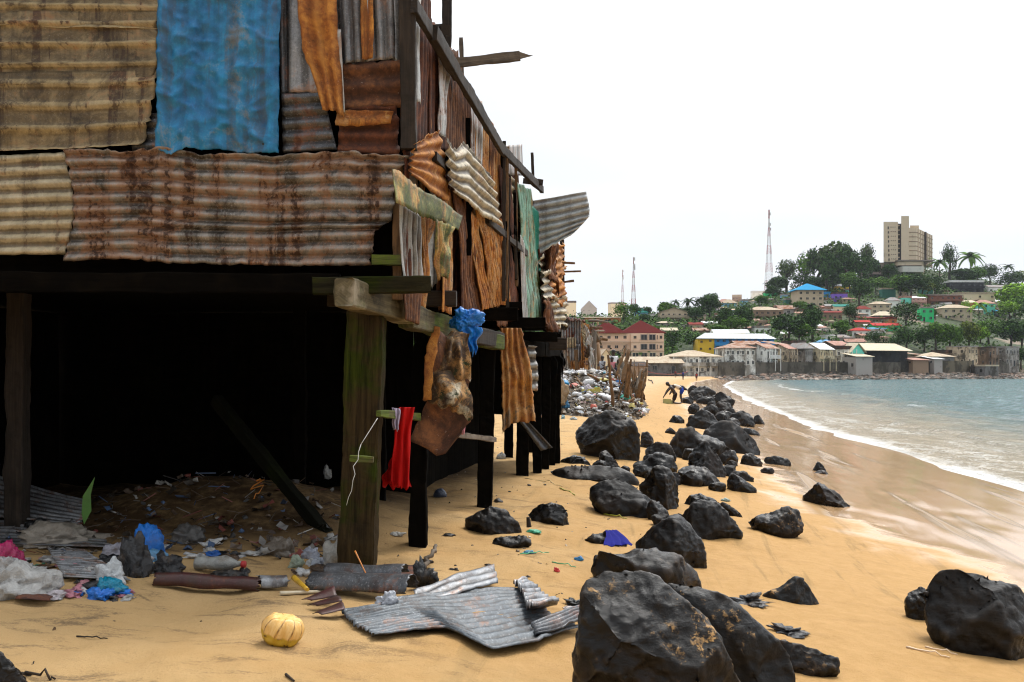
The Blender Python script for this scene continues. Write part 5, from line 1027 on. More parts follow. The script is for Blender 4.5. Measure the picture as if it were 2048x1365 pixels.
stick('reed', 'yellow green reed lying between the low black rocks', (1120, 978), (1150, 992), .01, plastic('reed', (.35, .36, .05)), 'reed', bend=.02); stick('reed', 'dry reed lying across the sand toward the middle boulders', (1050, 958), (1125, 975), .006, plastic('dry_reed', (.42, .33, .15)), 'reed', bend=.05); stick('reed', 'mossy reed near the boulder lying on its side', (1208, 1030), (1254, 1040), .009, plastic('reed', (.35, .36, .05)), 'reed', bend=.03)
stick('reed', 'pale straw by the massive boulder at the right edge', (1812, 1296), (1900, 1318), .007, plastic('pale_straw', (.7, .52, .36)), 'reed', bend=.02); stick('reed', 'second pale straw by the massive boulder at the right edge', (1850, 1296), (1915, 1312), .006, plastic('pale_straw', (.7, .52, .36)), 'reed', bend=.02)
stick('white_string', 'white string hanging down the corner stilt', (755, 838), (722, 890), .0035, M_CORD, 'string', d=(7.05, 6.98)); stick('white_string', 'lower length of white string trailing on the corner stilt', (722, 890), (693, 1012), .003, M_CORD, 'string', d=(6.98, 6.93), bend=.02)
for i, (a, b_) in enumerate([((318, 1045), (308, 1060)), ((500, 1040), (520, 1085)), ((560, 1035), (556, 1078)), ((215, 1040), (240, 1036)), ((520, 960), (508, 1000))]): stick('strap', ['white loop of cord', 'orange strap', 'second orange strap', 'white cord', 'thin orange strap'][i] + ' lying in the dark rubbish under the shack', a, b_, .008, [M_CORD, M_ORANGE, M_ORANGE, M_CORD, M_ORANGE][i], 'strap', d=(9.4, 9.2), bend=.08, seed=i)
stick('stump', 'short dark peg by the mint green scrap', (1058, 1060), (1056, 1040), .025, W_DARK, 'peg', d=(9.3, 9.3)); stick('stump', 'broken root at the foot of the second stilt', (848, 1142), (872, 1096), .022, W_GREY, 'root', d=(7.9, 8.2), bend=.03); 
lf = mesh_from([(0, 0, 0), (.06, 0, .12), (.055, 0, .26), (.09, 0, .42), (-.01, 0, .25), (-.02, 0, .1)], [(0, 1, 2, 4, 5), (2, 3, 4)], True); put('leaf', 'broad green leaf standing among the grey sheets', 'leaf', lf, plastic('leaf_green', (.06, .16, .02)), 168, 1050, 0, None, .3, None, 8.7)
# more rubbish in the shade: uncountable
def scatter(name, label, n, fpos, cols, smin, smax, seed, kb=0.0):
    rr = random.Random(seed); V = []; Fc = []; CLs = []
    for k in range(n):
        p = fpos(rr); s = rr.uniform(smin, smax); i = len(V); kind = rr.random() * (1 - kb) + kb
        q = Matrix.Rotation(rr.uniform(0, 6.3), 3, 'Z') @ Matrix.Rotation(rr.uniform(-.8, .8), 3, 'X') @ Matrix.Rotation(rr.uniform(-.6, .6), 3, 'Y')
        if kind < .55:
            b8 = [(-1, -.6, -.4), (1, -.6, -.5), (.8, .6, -.4), (-.9, .7, -.5), (-.6, -.4, .5), (.5, -.5, .35), (.6, .4, .6), (-.5, .5, .3)]
            V += [p + q @ (Vector(c_) * s * rr.uniform(.7, 1.2)) for c_ in b8]; fs = [(0, 3, 2, 1), (4, 5, 6, 7), (0, 1, 5, 4), (1, 2, 6, 5), (2, 3, 7, 6), (3, 0, 4, 7)]
        elif kind < .8:
            V += [p + q @ (Vector(c_) * s * 1.5) for c_ in [(-1, -.5, 0), (0, -.6, .35), (1, -.3, 0), (-.9, .5, .2), (.1, .5, -.1), (.9, .6, .3)]]; fs = [(0, 1, 4, 3), (1, 2, 5, 4)]
        else:
            V += [p + q @ (Vector(c_) * s) for c_ in [(-2.6, -.12, 0), (2.6, -.12, 0), (2.6, .12, .1), (-2.6, .12, .1), (-2.6, 0, .2), (2.6, 0, .25)]]; fs = [(0, 1, 2, 3), (3, 2, 5, 4), (0, 4, 5, 1)]
        Fc += [tuple(i + z for z in f) for f in fs]; c = rr.choice(cols) if not callable(cols) else cols(p, rr); CLs += [c] * len(fs)
    me = mesh_from(V, Fc, False); a = me.attributes.new('tint', 'FLOAT_COLOR', 'FACE'); a.data.foreach_set('color', np.array([(*c, 1) for c in CLs], dtype=np.float32).ravel())
    def f():
        b = NB('mixed_rubbish'); c = b.attr('tint').outputs['Color']; n_ = b.noise(b.geo(), 9, 4, .7); b.bs(Base_Color=b.mix(b.ramp(n_, [(.4, 0), (.75, .6)]), c, (.06, .04, .025)), Roughness=.55); return b.m
    return tag(link(name, me, mat('mixed_rubbish', f)), label, kind='stuff')
def under(rr):
    px = rr.uniform(-150, 690); d = rr.uniform(8.0, 10.2); x = (px - CX) / F * d; return Vector((x, d, float(sand_z(x, d)) + rr.uniform(0, .05)))
scatter('litter', 'small scraps, leaves and shreds strewn in the shade under the shack', 620, under, [(.02, .015, .01), (.05, .03, .02), (.09, .06, .04), (.2, .19, .18), (.03, .03, .03), (.12, .08, .05), (.02, .015, .01), (.04, .03, .02), (.2, .05, .04), (.05, .10, .2), (.34, .33, .3)], .012, .04, 4, .5)
def open_sand(rr):
    px = rr.uniform(700, 1300); d = rr.uniform(7.0, 24); x = (px - CX) / F * d; return Vector((x, d, float(sand_z(x, d)) + .002))
scatter('sand_debris', 'tiny twigs, shells and charcoal flecks sprinkled over the dry sand', 260, open_sand, [(.02, .015, .01), (.05, .035, .02), (.10, .07, .04), (.4, .36, .3), (.03, .02, .015)], .006, .016, 6)

# cloths
def cloth(name, label, px, ds, col, seed, folds=5, amp=.03, cat='cloth', m=None, parent=None, rag=.02, sag=0, bulge=0):
    q = [P(x, y, d) for (x, y), d in zip(px, ds)]; V = []; ns, nt = 46, 60; lw = (q[1] - q[0]).length; lh = (q[0] - q[3]).length
    for j in range(nt + 1):
        t = j / nt
        for i in range(ns + 1):
            s = i / ns; p = (q[3] * (1 - s) + q[2] * s) * (1 - t) + (q[0] * (1 - s) + q[1] * s) * t
            w_ = math.sin(2 * math.pi * (s * folds + .35 * mnoise.noise(Vector((t * 2, seed, s * 2)))) + seed); p = p + Vector((.3, -1, 0)) * amp * (w_ * (1.1 - .5 * t) + .8 * mnoise.noise(Vector((s * 5, t * 4, seed))))
            p.y -= bulge * math.sin(math.pi * s) * math.sin(math.pi * t) ** .7; p.x += .05 * lw * math.sin(t * 7 + seed) + (.12 * lw * mnoise.noise(Vector((t * 3, seed * 2.0, 0))))
            p.z += rag * (mnoise.noise(Vector((s * 7, seed, 0))) * 2 * (1 - t) ** 6); V.append(p)
    o = link(name, mesh_from(V, grid_faces(ns + 1, nt + 1), True), m or M_CLOTH, None, origin=q[3]); solid(o, .004); o.color = (*col, 1); return tag(o, label, cat)
cloth('red_cloth', 'bright red cloth draped over a rail between the first two stilts', [(796, 815), (827, 815), (815, 978), (778, 970)], (7.75, 7.85, 7.9, 7.8), (.40, .005, .004), 1, 2.4, .022, rag=.035)
cloth('red_cloth', 'loose tail of red cloth flaring out below the rail', [(775, 930), (800, 880), (822, 975), (762, 974)], (7.9, 7.9, 7.95, 7.95), (.36, .005, .004), 2, 2.4, .02, rag=.03)
cloth('lilac_rag', 'lilac and white rag hung beside the red cloth', [(784, 816), (800, 818), (797, 860), (786, 856)], (7.65, 7.68, 7.7, 7.7), (.42, .36, .48), 3, 2, .015)
cloth('navy_cloth', 'navy blue cloth draped over a dark rock', [(1212, 1062), (1234, 1060), (1268, 1090), (1210, 1092)], (8.9, 8.95, 8.4, 8.4), (.006, .008, .16), 4, 3, .02, rag=.008)
cloth('pink_rag', 'pink and white rag under the hanging brown sheet', [(922, 835), (932, 835), (930, 868), (922, 868)], (9.2, 9.2, 9.2, 9.2), (.5, .2, .22), 5, 1, .01)
cloth('black_rag', 'black rag dangling at the far corner of the shacks', [(1100, 680), (1124, 684), (1130, 735), (1106, 748)], (16.5, 16.5, 16.5, 16.5), (.008, .008, .008), 6, 2, .08, rag=.2)
cloth('brown_rag', 'brown and pink rags hung on the tattered far shack', [(1098, 515), (1112, 520), (1116, 600), (1100, 610)], (15.2, 15.3, 15.4, 15.4), (.28, .15, .08), 7, 2, .08, rag=.2)
cloth('pink_rag', 'pale pink cloth knotted high on the tattered far shack', [(1098, 515), (1110, 516), (1108, 545), (1098, 545)], (15.0, 15.1, 15.1, 15.1), (.55, .38, .32), 8, 2, .06, rag=.1)
o = put('blue_bag', 'bright blue plastic bag snagged on the sill beam', 'plastic bag', crumple(.135, .10, .105, 77, 5, .34, 2.4, False), M_BAG, 933, 640, 0, (.01, .22, .75), 0, None, 8.95)
tail = cloth('tail', None, [(918, 655), (963, 655), (950, 706), (938, 704)], (8.86, 8.9, 8.9, 8.9), (.01, .22, .75), 9, 2, .025, m=M_BAG, rag=.05); 
tail.data.transform(Matrix.Translation(tail.location - o.location)); tail.location = (0, 0, 0); tail.parent = o; del tail['category']
# rotten sack bundle
b = NB('rotten_sacking'); ob = b.tc('Object'); n1 = b.noise(ob, 6, 7, .7, .6); n2 = b.noise(ob, 40, 5, .8); n3 = b.noise(ob, 3, 5, .6, .4)
c_ = b.mix(b.step(n1, .42, .6), (.06, .028, .010), (.42, .22, .07)); c_ = b.mix(b.step(n3, .5, .6), c_, (.5, .45, .33)); c_ = b.mix(b.step(b.noise(ob, 9, 6, .75), .56, .62), c_, (.035, .045, .01)); c_ = b.mix(b.ramp(n2, [(.35, .7), (.6, 0)]), c_, (.01, .008, .005))
b.bs(Base_Color=c_, Roughness=.85, Normal=b.bump(n2, .45, .01, b.bump(n1, .6, .03))); M_SACK = b.m
cloth('rotten_sack', 'bulging rotten sack streaked white and moss green hanging below the blue bag', [(868, 738), (930, 744), (948, 838), (850, 800)], (8.6, 8.65, 8.5, 8.5), (1, 1, 1), 11, 1.3, .035, cat='sack', m=M_SACK, rag=.03, bulge=.16)
cloth('rotten_sack', 'ragged upper folds of rotten sacking under the blue bag', [(903, 662), (938, 668), (940, 765), (872, 748)], (8.75, 8.8, 8.6, 8.6), (1, 1, 1), 12, 2.2, .04, cat='sack', m=M_SACK, rag=.03, bulge=.08)

# ------------------------------------------------------------------ rubbish heap with poles
HX, HYc = 3.3, 43.0
def heap_z(x, y):
    x = np.asarray(x, dtype=float); y = np.asarray(y, dtype=float)
    xr = 1.4 + (y - 33) * .10; xl = xr + 2.9 + (y - 33) * .045
    m = sst(xr - 2.2, xr - .2, x) * sst(xl + .25, xl - 1.0, x) * sst(31.8, 41, y) * sst(60, 50, y)
    return sand_z(x, y, False) - .15 + m * (1.55 + .28 * fbm(x * .8, y * .5) + .10 * fbm(x * 4, y * 4))
xs_ = np.linspace(-1.5, 9, 130); ys_ = np.linspace(31, 61, 170); X, Y = np.meshgrid(xs_, ys_); Z = heap_z(X, Y)
b = NB('compacted_rubbish'); p_ = b.geo(); n1 = b.noise(p_, 1.2, 7, .75, .5); n2 = b.noise(p_, 7, 5, .8); b.bs(Base_Color=b.mix(b.step(n1, .45, .6), b.mix(n2, (.02, .014, .009), (.10, .065, .035)), b.mix(n2, (.12, .09, .06), (.42, .36, .28))), Roughness=.9, Normal=b.bump(n2, 1.0, .15))
tag(link('rubbish_heap', mesh_from(np.stack([X.ravel(), Y.ravel(), Z.ravel()], 1), grid_faces(130, 170), True), b.m), 'high heap of compacted rubbish spilling onto the sand beyond the shacks', kind='stuff')
def on_heap(rr, x0=.6, x1=6.2, y0=32.6, y1=56):
    while True:
        x = rr.uniform(x0, x1); y = y0 + (y1 - y0) * rr.random() ** 1.4; z = float(heap_z(x, y))
        if z > float(sand_z(x, y, False)) + .02: return Vector((x, y, z + rr.uniform(-.02, .09)))
def heap_col(p, rr):
    wh = [(.62, .62, .62), (.55, .55, .56), (.6, .56, .56), (.5, .5, .5), (.55, .58, .6)]; br = [(.05, .035, .02), (.10, .07, .04), (.16, .11, .065), (.03, .022, .015), (.2, .16, .11)]; cl = [(.5, .3, .3), (.03, .2, .55), (.02, .3, .2), (.5, .4, .1), (.45, .05, .04), (.1, .35, .45)]
    top = p.z > .95 + .4 * float(vnoise(np.array(p.x * .9), np.array(p.y * .3))); r = rr.random()
    if p.x < 1.9 + (p.y - 33) * .12 and not top: return rr.choice(br + [(.26, .18, .09), (.3, .21, .11)])
    return rr.choice(wh) if r < (.6 if top else .16) else (rr.choice(cl) if r > .93 else rr.choice(br))
scatter('heap_rubbish', 'white, grey and coloured plastic scraps covering the rubbish heap', 3600, on_heap, heap_col, .03, .11, 8, .25)
def bag_lumps():
    rr = random.Random(12); bm = bmesh.new(); cl = []
    for k in range(330):
        p = on_heap(rr, .6, 6.2, 36, 56) if k < 250 else on_heap(rr); r = bmesh.ops.create_icosphere(bm, subdivisions=2, radius=rr.uniform(.06, .18)); q = Vector((rr.uniform(.7, 1.4), rr.uniform(.7, 1.3), rr.uniform(.5, .9)))
        for v in r['verts']: c_ = v.co * (1 + .8 * mnoise.noise(v.co * 16 + Vector((k, 0, 0)))); v.co = Vector((c_.x * q.x, c_.y * q.y, c_.z * q.z)) + p
        col_ = rr.choice([(.66, .66, .66)] * 16 + [(.3, .28, .25)] * 5 + [(.55, .56, .6), (.6, .52, .52), (.03, .22, .6), (.02, .3, .22), (.5, .1, .06), (.03, .03, .03), (.6, .5, .15)]); cl.append((len(bm.faces), col_))
    me = bm_mesh(bm, True); a = me.attributes.new('tint', 'FLOAT_COLOR', 'FACE'); arr = np.ones((len(me.polygons), 4), dtype=np.float32); s0 = 0
    for e_, c_ in cl: arr[s0:e_, :3] = c_; s0 = e_
    a.data.foreach_set('color', arr.ravel()); tag(link('heap_bags', me, MATS['mixed_rubbish']), 'small tied bags of rubbish heaped too thickly to count', kind='stuff')
bag_lumps()
def hbag(px, py, d, w, h, col, label, seed): bag(px, py, w, h, col, label, seed, lift=0, d=d).__setitem__('group', 'bags and cans on the rubbish heap')
hbag(1127, 769, 38, 20, 14, (.02, .3, .6), 'sky blue bag on the left slope of the rubbish heap', 50); hbag(1115, 764, 38, 14, 10, (.5, .55, .58), 'white bag left of the sky blue bag on the heap', 51); hbag(1226, 764, 44, 18, 14, (.01, .2, .6), 'strong blue bag near the poles on the heap', 52); hbag(1228, 776, 42, 14, 10, (.6, .6, .6), 'white bag under the strong blue bag on the heap', 53)
hbag(1190, 749, 50, 14, 9, (.6, .06, .02), 'orange red bag on the crest of the heap', 54); hbag(1194, 758, 48, 12, 8, (.6, .42, .05), 'yellow bag on the crest of the heap', 55); hbag(1217, 797, 38, 34, 26, (.16, .15, .13), 'large dark grey sack among the poles', 56); hbag(1141, 754, 46, 34, 14, (.6, .57, .58), 'broad pinkish white bag on the left crest of the heap', 57)
hbag(1162, 753, 46, 18, 12, (.62, .62, .62), 'white bag on the crest beside the pinkish one', 58); hbag(1205, 764, 44, 26, 12, (.55, .58, .6), 'pale grey bag on the right crest of the heap', 59); hbag(1176, 782, 37, 14, 18, (.5, .45, .5), 'mottled white bag in the middle of the heap', 60); hbag(1131, 813, 34.5, 14, 22, (.02, .15, .3), 'dark blue bag at the foot of the palm thatch', 61); hbag(1112, 828, 33.5, 10, 8, (.02, .2, .6), 'small blue scrap at the left foot of the heap', 62)
hbag(1126, 838, 32.5, 8, 10, (.2, .38, .45), 'pale blue carton standing on the sand before the heap', 63); hbag(1148, 840, 32, 14, 7, (.35, .4, .4), 'greyish plastic bottle lying on the sand before the heap', 64); hbag(1168, 757, 46, 16, 10, (.6, .6, .6), 'white bag sagging over the crest of the heap', 65)
hbag(1112, 795, 34.3, 44, 56, (.30, .20, .10), 'mound of dry brown palm thatch at the left side of the heap', 66)
bm = bmesh.new(); add_box(bm, (0, 0, .14), (.62, .3, .26)); add_box(bm, (-.38, 0, .16), (.16, .24, .2)); add_box(bm, (.12, 0, .3), (.25, .06, .07)); bmesh.ops.bevel(bm, geom=bm.edges[:], offset=.025, segments=2, affect='EDGES'); put('jerrycan', 'yellow plastic jerrycan lying on the heap', 'jerrycan', bm_mesh(bm, False), M_BAG, 1188, 793, 0, (.60, .52, .12), -.2, None, 37.0)
# poles
PM = [W_BROWN, W_GREY, W_BROWN, W_BROWN]
random.seed(41)
poles = [((1227, 822), (1216, 714), .11, 0), ((1231, 760), (1252, 696), .10, 3), ((1236, 765), (1222, 735), .12, 1), ((1246, 770), (1258, 705), .17, 0), ((1240, 790), (1240, 742), .14, 1), ((1255, 800), (1262, 722), .10, 0), ((1262, 790), (1271, 745), .12, 0), ((1268, 800), (1282, 752), .13, 0), ((1270, 785), (1284, 742), .10, 1), ((1258, 775), (1254, 735), .12, 1),
    ((1276, 800), (1283, 765), .15, 3), ((1283, 770), (1290, 803), .08, 3), ((1280, 790), (1289, 802), .06, 3), ((1245, 777), (1262, 774), .09, 1), ((1250, 772), (1275, 768), .09, 0), ((1228, 811), (1254, 806), .08, 0), ((1248, 818), (1262, 815), .10, 1), ((1213, 760), (1210, 735), .08, 3), ((1205, 762), (1215, 745), .07, 3), ((1222, 762), (1237, 768), .11, 1),
    ((1198, 765), (1175, 752), .09, 3), ((1165, 775), (1150, 755), .07, 0), ((1290, 775), (1283, 745), .07, 3), ((1265, 812), (1258, 775), .12, 3), ((1242, 815), (1246, 775), .10, 1), ((1252, 812), (1268, 800), .09, 3), ((1272, 812), (1262, 790), .08, 3), ((1235, 805), (1243, 785), .10, 1)]
for q in range(26): x_ = rnd(1234, 1284); poles.append(((x_, rnd(775, 812)), (x_ + rnd(-8, 16), rnd(722, 768)), rnd(.05, .11), q % 4))
pl = ['tall bare trunk leaning at the front of the pole cluster', 'long dark pole slanting up to the right above the heap', 'flat grey plank slanting in front of the children', 'broad tapering reddish board standing on end', 'pale split trunk in the pole cluster']
for i, (a, b_, r, m) in enumerate(poles):
    d = 36 + (i * 7 % 5) * 1.1; d = 35 if i == 0 else d
    stick('pole', pl[i] if i < 5 else 'rough brown pole in the tangle propped against the rubbish heap', a, b_, r * .62, PM[m], 'pole', 'rough poles propped in the rubbish heap', d=(d, d + rnd(-.4, .6)), bend=.035, seed=i)
# small tin shack behind the heap and the bare pole frame beside it
D2 = empty('tin_shack', (P(1150, 760, 58).x, 58, .3)); tag(D2, 'small patchwork tin shack with a sagging roof behind the rubbish heap', 'shack')
PF = Plane((0, 58, 0), (-.0, -1, 0)); ps = P(1178, 700, 58); PS = Plane(ps, (.93, -.36, 0))
for i, (q, m, rb) in enumerate([([(1118, 632), (1150, 636), (1150, 700), (1118, 700)], 'grey', 'v'), ([(1126, 655), (1152, 655), (1150, 678), (1128, 678)], 'rustd', 'v'), ([(1150, 636), (1163, 640), (1164, 690), (1150, 690)], 'grey', 'v'), ([(1118, 695), (1142, 692), (1142, 762), (1118, 762)], 'pale', 'v'), ([(1140, 690), (1164, 688), (1164, 725), (1140, 725)], 'grey', 'v'), ([(1142, 722), (1166, 720), (1166, 765), (1142, 765)], 'rustm', 'v'), ([(1162, 645), (1178, 650), (1178, 765), (1162, 765)], 'rustm', 'v'), ([(1134, 676), (1152, 676), (1152, 695), (1134, 697)], 'beige', 'v')]):
    sheet(D2, q, MM[m], plane=PF, off=.06 * i, rib=rb, pitch=.16, amp=.03, seed=160 + i, crink=.08, rag=(.05, .05, .05, .05), res=.15)
for i, (q, m) in enumerate([([(1163, 640), (1170, 655), (1172, 700), (1166, 690)], 'beige'), ([(1170, 650), (1184, 680), (1186, 720), (1172, 700)], 'pale'), ([(1166, 690), (1178, 700), (1178, 730), (1168, 730)], 'rust'), ([(1170, 715), (1188, 720), (1190, 765), (1172, 765)], 'rustm'), ([(1176, 690), (1187, 700), (1189, 765), (1180, 765)], 'pale')]):
    sheet(D2, q, MM[m], plane=PS, off=.05 + .06 * i, rib='h' if i in (0, 2) else 'v', pitch=.2, amp=.04, seed=170 + i, crink=.1, rag=(.06, .06, .08, .06), res=.15)
rq = [P(1108, 634, 57.5), P(1166, 642, 57.5), P(1192, 700, 66), P(1120, 618, 66)]; rq[2].z = rq[1].z - .4; rq[3].z = rq[0].z + .3
o = link('roof', sheet_mesh([rq[3], rq[2]], [rq[0], rq[1]], [rq[0], rq[3]], [rq[1], rq[2]], rib='v', pitch=.3, amp=.04, seed=180, crink=.15, rag=(.1, .1, .15, .1), res=.3), MM['rustd'], D2); solid(o, .02)
beam(D2, P(1146, 764, 57.2), P(1136, 712, 57.3), .14, .1, W_BROWN, name='prop', seed=181); beam(D2, P(1176, 765, 57.0), P(1174, 690, 57.2), .2, .15, W_BROWN, name='prop', seed=182); beam(D2, P(1155, 765, 57.0), P(1152, 700, 57.1), .2, .12, W_BROWN, name='prop', seed=183)
FR = empty('pole_scaffold', P(1195, 765, 62)); tag(FR, 'bare frame of crooked poles beside the small patchwork tin shack', 'frame')
for i, (a, b_, r) in enumerate([((1186, 770), (1189, 665), .2), ((1198, 770), (1196, 690), .16), ((1178, 642), (1215, 645), .09), ((1180, 655), (1205, 656), .09), ((1183, 668), (1208, 662), .08), ((1184, 678), (1214, 680), .12), ((1180, 648), (1203, 690), .08), ((1190, 690), (1196, 640), .08), ((1182, 660), (1200, 650), .07), ((1186, 685), (1206, 676), .08), ((1192, 700), (1186, 640), .07)]):
    bm = bmesh.new(); A = P(*a, 61 + (i % 3)); B = P(*b_, 61 + (i * 2 % 3)); add_tube(bm, [A, A.lerp(B, .5) + Vector((rnd(-.1, .1), 0, rnd(-.1, .1))), B], [r, r * .9, r * .7], 6); me = bm_mesh(bm, True); link('pole', me, W_BROWN if i % 2 else W_GREY, FR)

# ------------------------------------------------------------------ people
def skin_body(name, chains, m, color, root, sub=1):
    """chains: lists of (point, radius), all sharing their first point with an earlier vertex when positions agree"""
    verts = []; edges = []; rad = []; key = {}
    for ch in chains:
        prev = None
        for p, r in ch:
            k = tuple(round(c, 4) for c in p)
            if k not in key: key[k] = len(verts); verts.append(p); rad.append(r)
            i = key[k]
            if prev is not None and prev != i: edges.append((prev, i))
            prev = i
    me = bpy.data.meshes.new(name); me.from_pydata([tuple(v) for v in verts], edges, []); me.update()
    o = bpy.data.objects.new(name, me); COL.objects.link(o)
    md = o.modifiers.new('skin', 'SKIN'); md.use_smooth_shade = True
    for i, sv in enumerate(me.skin_vertices[0].data): sv.radius = (rad[i] * 1.12, rad[i] * 1.12); sv.use_root = (i == 0)
    if sub: s_ = o.modifiers.new('sub', 'SUBSURF'); s_.levels = sub; s_.render_levels = sub
    me.materials.append(m); o.color = (*color, 1); o.parent = root; return o
def person(loc, rz, J, label, skin=(.035, .018, .011), top=None, bottom=None, h=1.7, group=None, sleeves=False, hair=True):
    """J: joints as fractions of body height in a frame where x is the way the figure faces, y its left, z up"""
    root = empty('person', loc, rz); tag(root, label, 'person', group)
    V_ = lambda k: Vector(J[k]) * h
    pel, che, nk, hd = V_('pelvis'), V_('chest'), V_('neck'), V_('head')
    ch = [[(pel, .075 * h), (pel.lerp(che, .5), .065 * h), (che, .078 * h), (nk, .034 * h), (hd - (hd - nk) * .35, .045 * h), (hd, .058 * h), (hd + (hd - nk).normalized() * .045 * h, .045 * h)]]
    for s_ in ('l', 'r'):
        sh, el, ha, hi, kn, ft, to = (V_(s_ + q) for q in ('sh', 'el', 'ha', 'hip', 'kn', 'ft', 'toe'))
        ch.append([(che, .078 * h), (sh, .036 * h), (el, .025 * h), (ha, .018 * h)]); hd_ = (ha - el).normalized()
        for q in range(4): off_ = Vector((0, .012 * (q - 1.5), 0)) * h * .6; ch.append([(ha, .018 * h), (ha + hd_ * .03 * h + off_, .006 * h), (ha + hd_ * (.05 + .004 * (q % 2)) * h + off_ * 1.3, .005 * h)])
        ch.append([(ha, .018 * h), (ha + hd_ * .02 * h + Vector((.012, .02, 0)) * h, .006 * h)])
        ch.append([(pel, .075 * h), (hi, .054 * h), (kn, .036 * h), (ft, .022 * h), (to, .018 * h)])
    skin_body('body', ch, M_SKIN, skin, root)
    # face and hair
    fwd = (Vector(J.get('look', (1, 0, 0)))).normalized(); hc = hd + (hd - nk).normalized() * .01 * h
    if hair:
        bm = bmesh.new(); bmesh.ops.create_icosphere(bm, subdivisions=3, radius=.066 * h); bmesh.ops.translate(bm, vec=hc - fwd * .012 * h + (hd - nk).normalized() * .028 * h, verts=bm.verts); me = bm_mesh(bm, True); child('hair', me, M_SKIN, root, color=(.006, .005, .005))
    bm = bmesh.new(); bmesh.ops.create_icosphere(bm, subdivisions=2, radius=.012 * h); bmesh.ops.translate(bm, vec=hc + fwd * .062 * h - (hd - nk).normalized() * .01 * h, verts=bm.verts); child('nose', bm_mesh(bm, True), M_SKIN, root, color=skin)
    if top:
        tc_ = [[(pel.lerp(che, .12), .083 * h), (pel.lerp(che, .5), .076 * h), (che, .088 * h), (che.lerp(nk, .75), .05 * h)]]
        for s_ in ('l', 'r'): sh, el = V_(s_ + 'sh'), V_(s_ + 'el'); tc_.append([(che, .088 * h), (sh, .046 * h), (sh.lerp(el, .55 if sleeves else .08), .040 * h)])
        skin_body('shirt', tc_, M_CLOTH, top, root)
    if bottom:
        bc = [[(pel.lerp(che, .1), .082 * h), (pel, .088 * h)]]
        for s_ in ('l', 'r'): hi, kn = V_(s_ + 'hip'), V_(s_ + 'kn'); bc.append([(pel, .088 * h), (hi, .066 * h), (hi.lerp(kn, .75), .056 * h)])
        skin_body('shorts', bc, M_CLOTH, bottom, root)
    return root
STAND = dict(pelvis=(0, 0, .53), chest=(0, 0, .74), neck=(0, 0, .84), head=(.012, 0, .925), lsh=(0, .11, .80), lel=(-.01, .14, .63), lha=(.04, .14, .48), rsh=(0, -.11, .80), rel=(-.01, -.14, .63), rha=(.04, -.14, .48),
    lhip=(0, .05, .50), lkn=(.01, .055, .28), lft=(0, .055, .03), ltoe=(.10, .065, .015), rhip=(0, -.05, .50), rkn=(.01, -.055, .28), rft=(0, -.055, .03), rtoe=(.10, -.065, .015), look=(1, 0, 0))
def pose(**k): d = dict(STAND); d.update(k); return d
g = G(1345, 808); s = g.y / F; z0 = g.z
BEND = pose(pelvis=(-.12, 0, .50), chest=(.10, 0, .63), neck=(.19, 0, .63), head=(.26, 0, .60), lsh=(.14, .10, .62), rsh=(.14, -.10, .62), lel=(.22, .12, .48), rel=(.22, -.12, .48), lha=(.30, .08, .34), rha=(.30, -.08, .34), lhip=(-.12, .05, .47), rhip=(-.12, -.05, .47), lkn=(-.05, .06, .26), rkn=(-.09, -.06, .26), lft=(-.13, .06, .03), rft=(-.16, -.06, .03), ltoe=(-.03, .06, .015), rtoe=(-.06, -.06, .015), look=(.7, 0, -.7))
person(G(1357, 807) , math.pi, BEND, 'person in a white vest and blue shorts bending over at the water', top=(.68, .64, .58), bottom=(.02, .05, .3), h=1.72)
KNEEL = pose(pelvis=(-.03, 0, .36), chest=(.10, 0, .55), neck=(.15, 0, .63), head=(.22, 0, .68), lsh=(.14, .10, .58), rsh=(.14, -.10, .58), lel=(.26, .12, .44), rel=(.26, -.12, .44), lha=(.38, .07, .26), rha=(.36, -.07, .24), lhip=(-.03, .05, .33), rhip=(-.03, -.05, .33), rkn=(.05, -.07, .05), rft=(-.18, -.07, .03), rtoe=(-.26, -.07, .05), lkn=(.06, .07, .05), lft=(-.16, .07, .03), ltoe=(-.24, .07, .05), look=(.8, 0, -.6))
person(G(1349, 809), math.pi, KNEEL, 'bare backed dark skinned person kneeling and reaching into a tub on the sand', bottom=(.02, .012, .01), h=1.7)
bm = bmesh.new(); add_box(bm, (0, 0, .14), (.42, .3, .28)); top_ = max(bm.faces, key=lambda f: f.calc_center_median().z); bmesh.ops.inset_region(bm, faces=[top_], thickness=.02); bmesh.ops.translate(bm, vec=(0, 0, -.22), verts=top_.verts); bmesh.ops.bevel(bm, geom=bm.edges[:], offset=.01, segments=1, affect='EDGES')
tb = bm_mesh(bm); put('tub', 'greenish yellow square tub under the hands of the kneeling person', 'tub', tb, M_PLAIN, 1334, 808, 0, (.36, .36, .14), .1); tb2 = tb.copy(); tb2.transform(Matrix.Scale(.7, 4)); put('tub', 'smaller pale green tub next to the kneeling person', 'tub', tb2, M_PLAIN, 1343, 808, 0, (.42, .45, .22), .3)
def far(px, py, top, bottom, label, rz=0, h=1.7): person(G(px, py), rz, pose(), label, top=top, bottom=bottom, h=h, group='people far along the beach')
far(1351, 756, (.25, .03, .03), (.03, .03, .04), 'distant person in dark red standing by the boats', 1); far(1366, 760, (.05, .06, .3), (.03, .04, .12), 'distant person in blue walking on the far beach', -1); far(1393, 763, (.35, .05, .04), (.12, .04, .03), 'distant person in red walking alone near the far waterline', -1.4); far(1285, 757, (.02, .02, .02), (.02, .02, .02), 'distant person in dark clothes right behind the poles', 1)
def hp(px, ytop, d, h, rz, J, label, **k): t = P(px, ytop, d); person((t.x, t.y, t.z - h * .985), rz, J, label, h=h, **k)
ARM = pose(lel=(.08, .15, .66), lha=(.17, .12, .72), rel=(.06, -.15, .66), rha=(.15, -.1, .70))
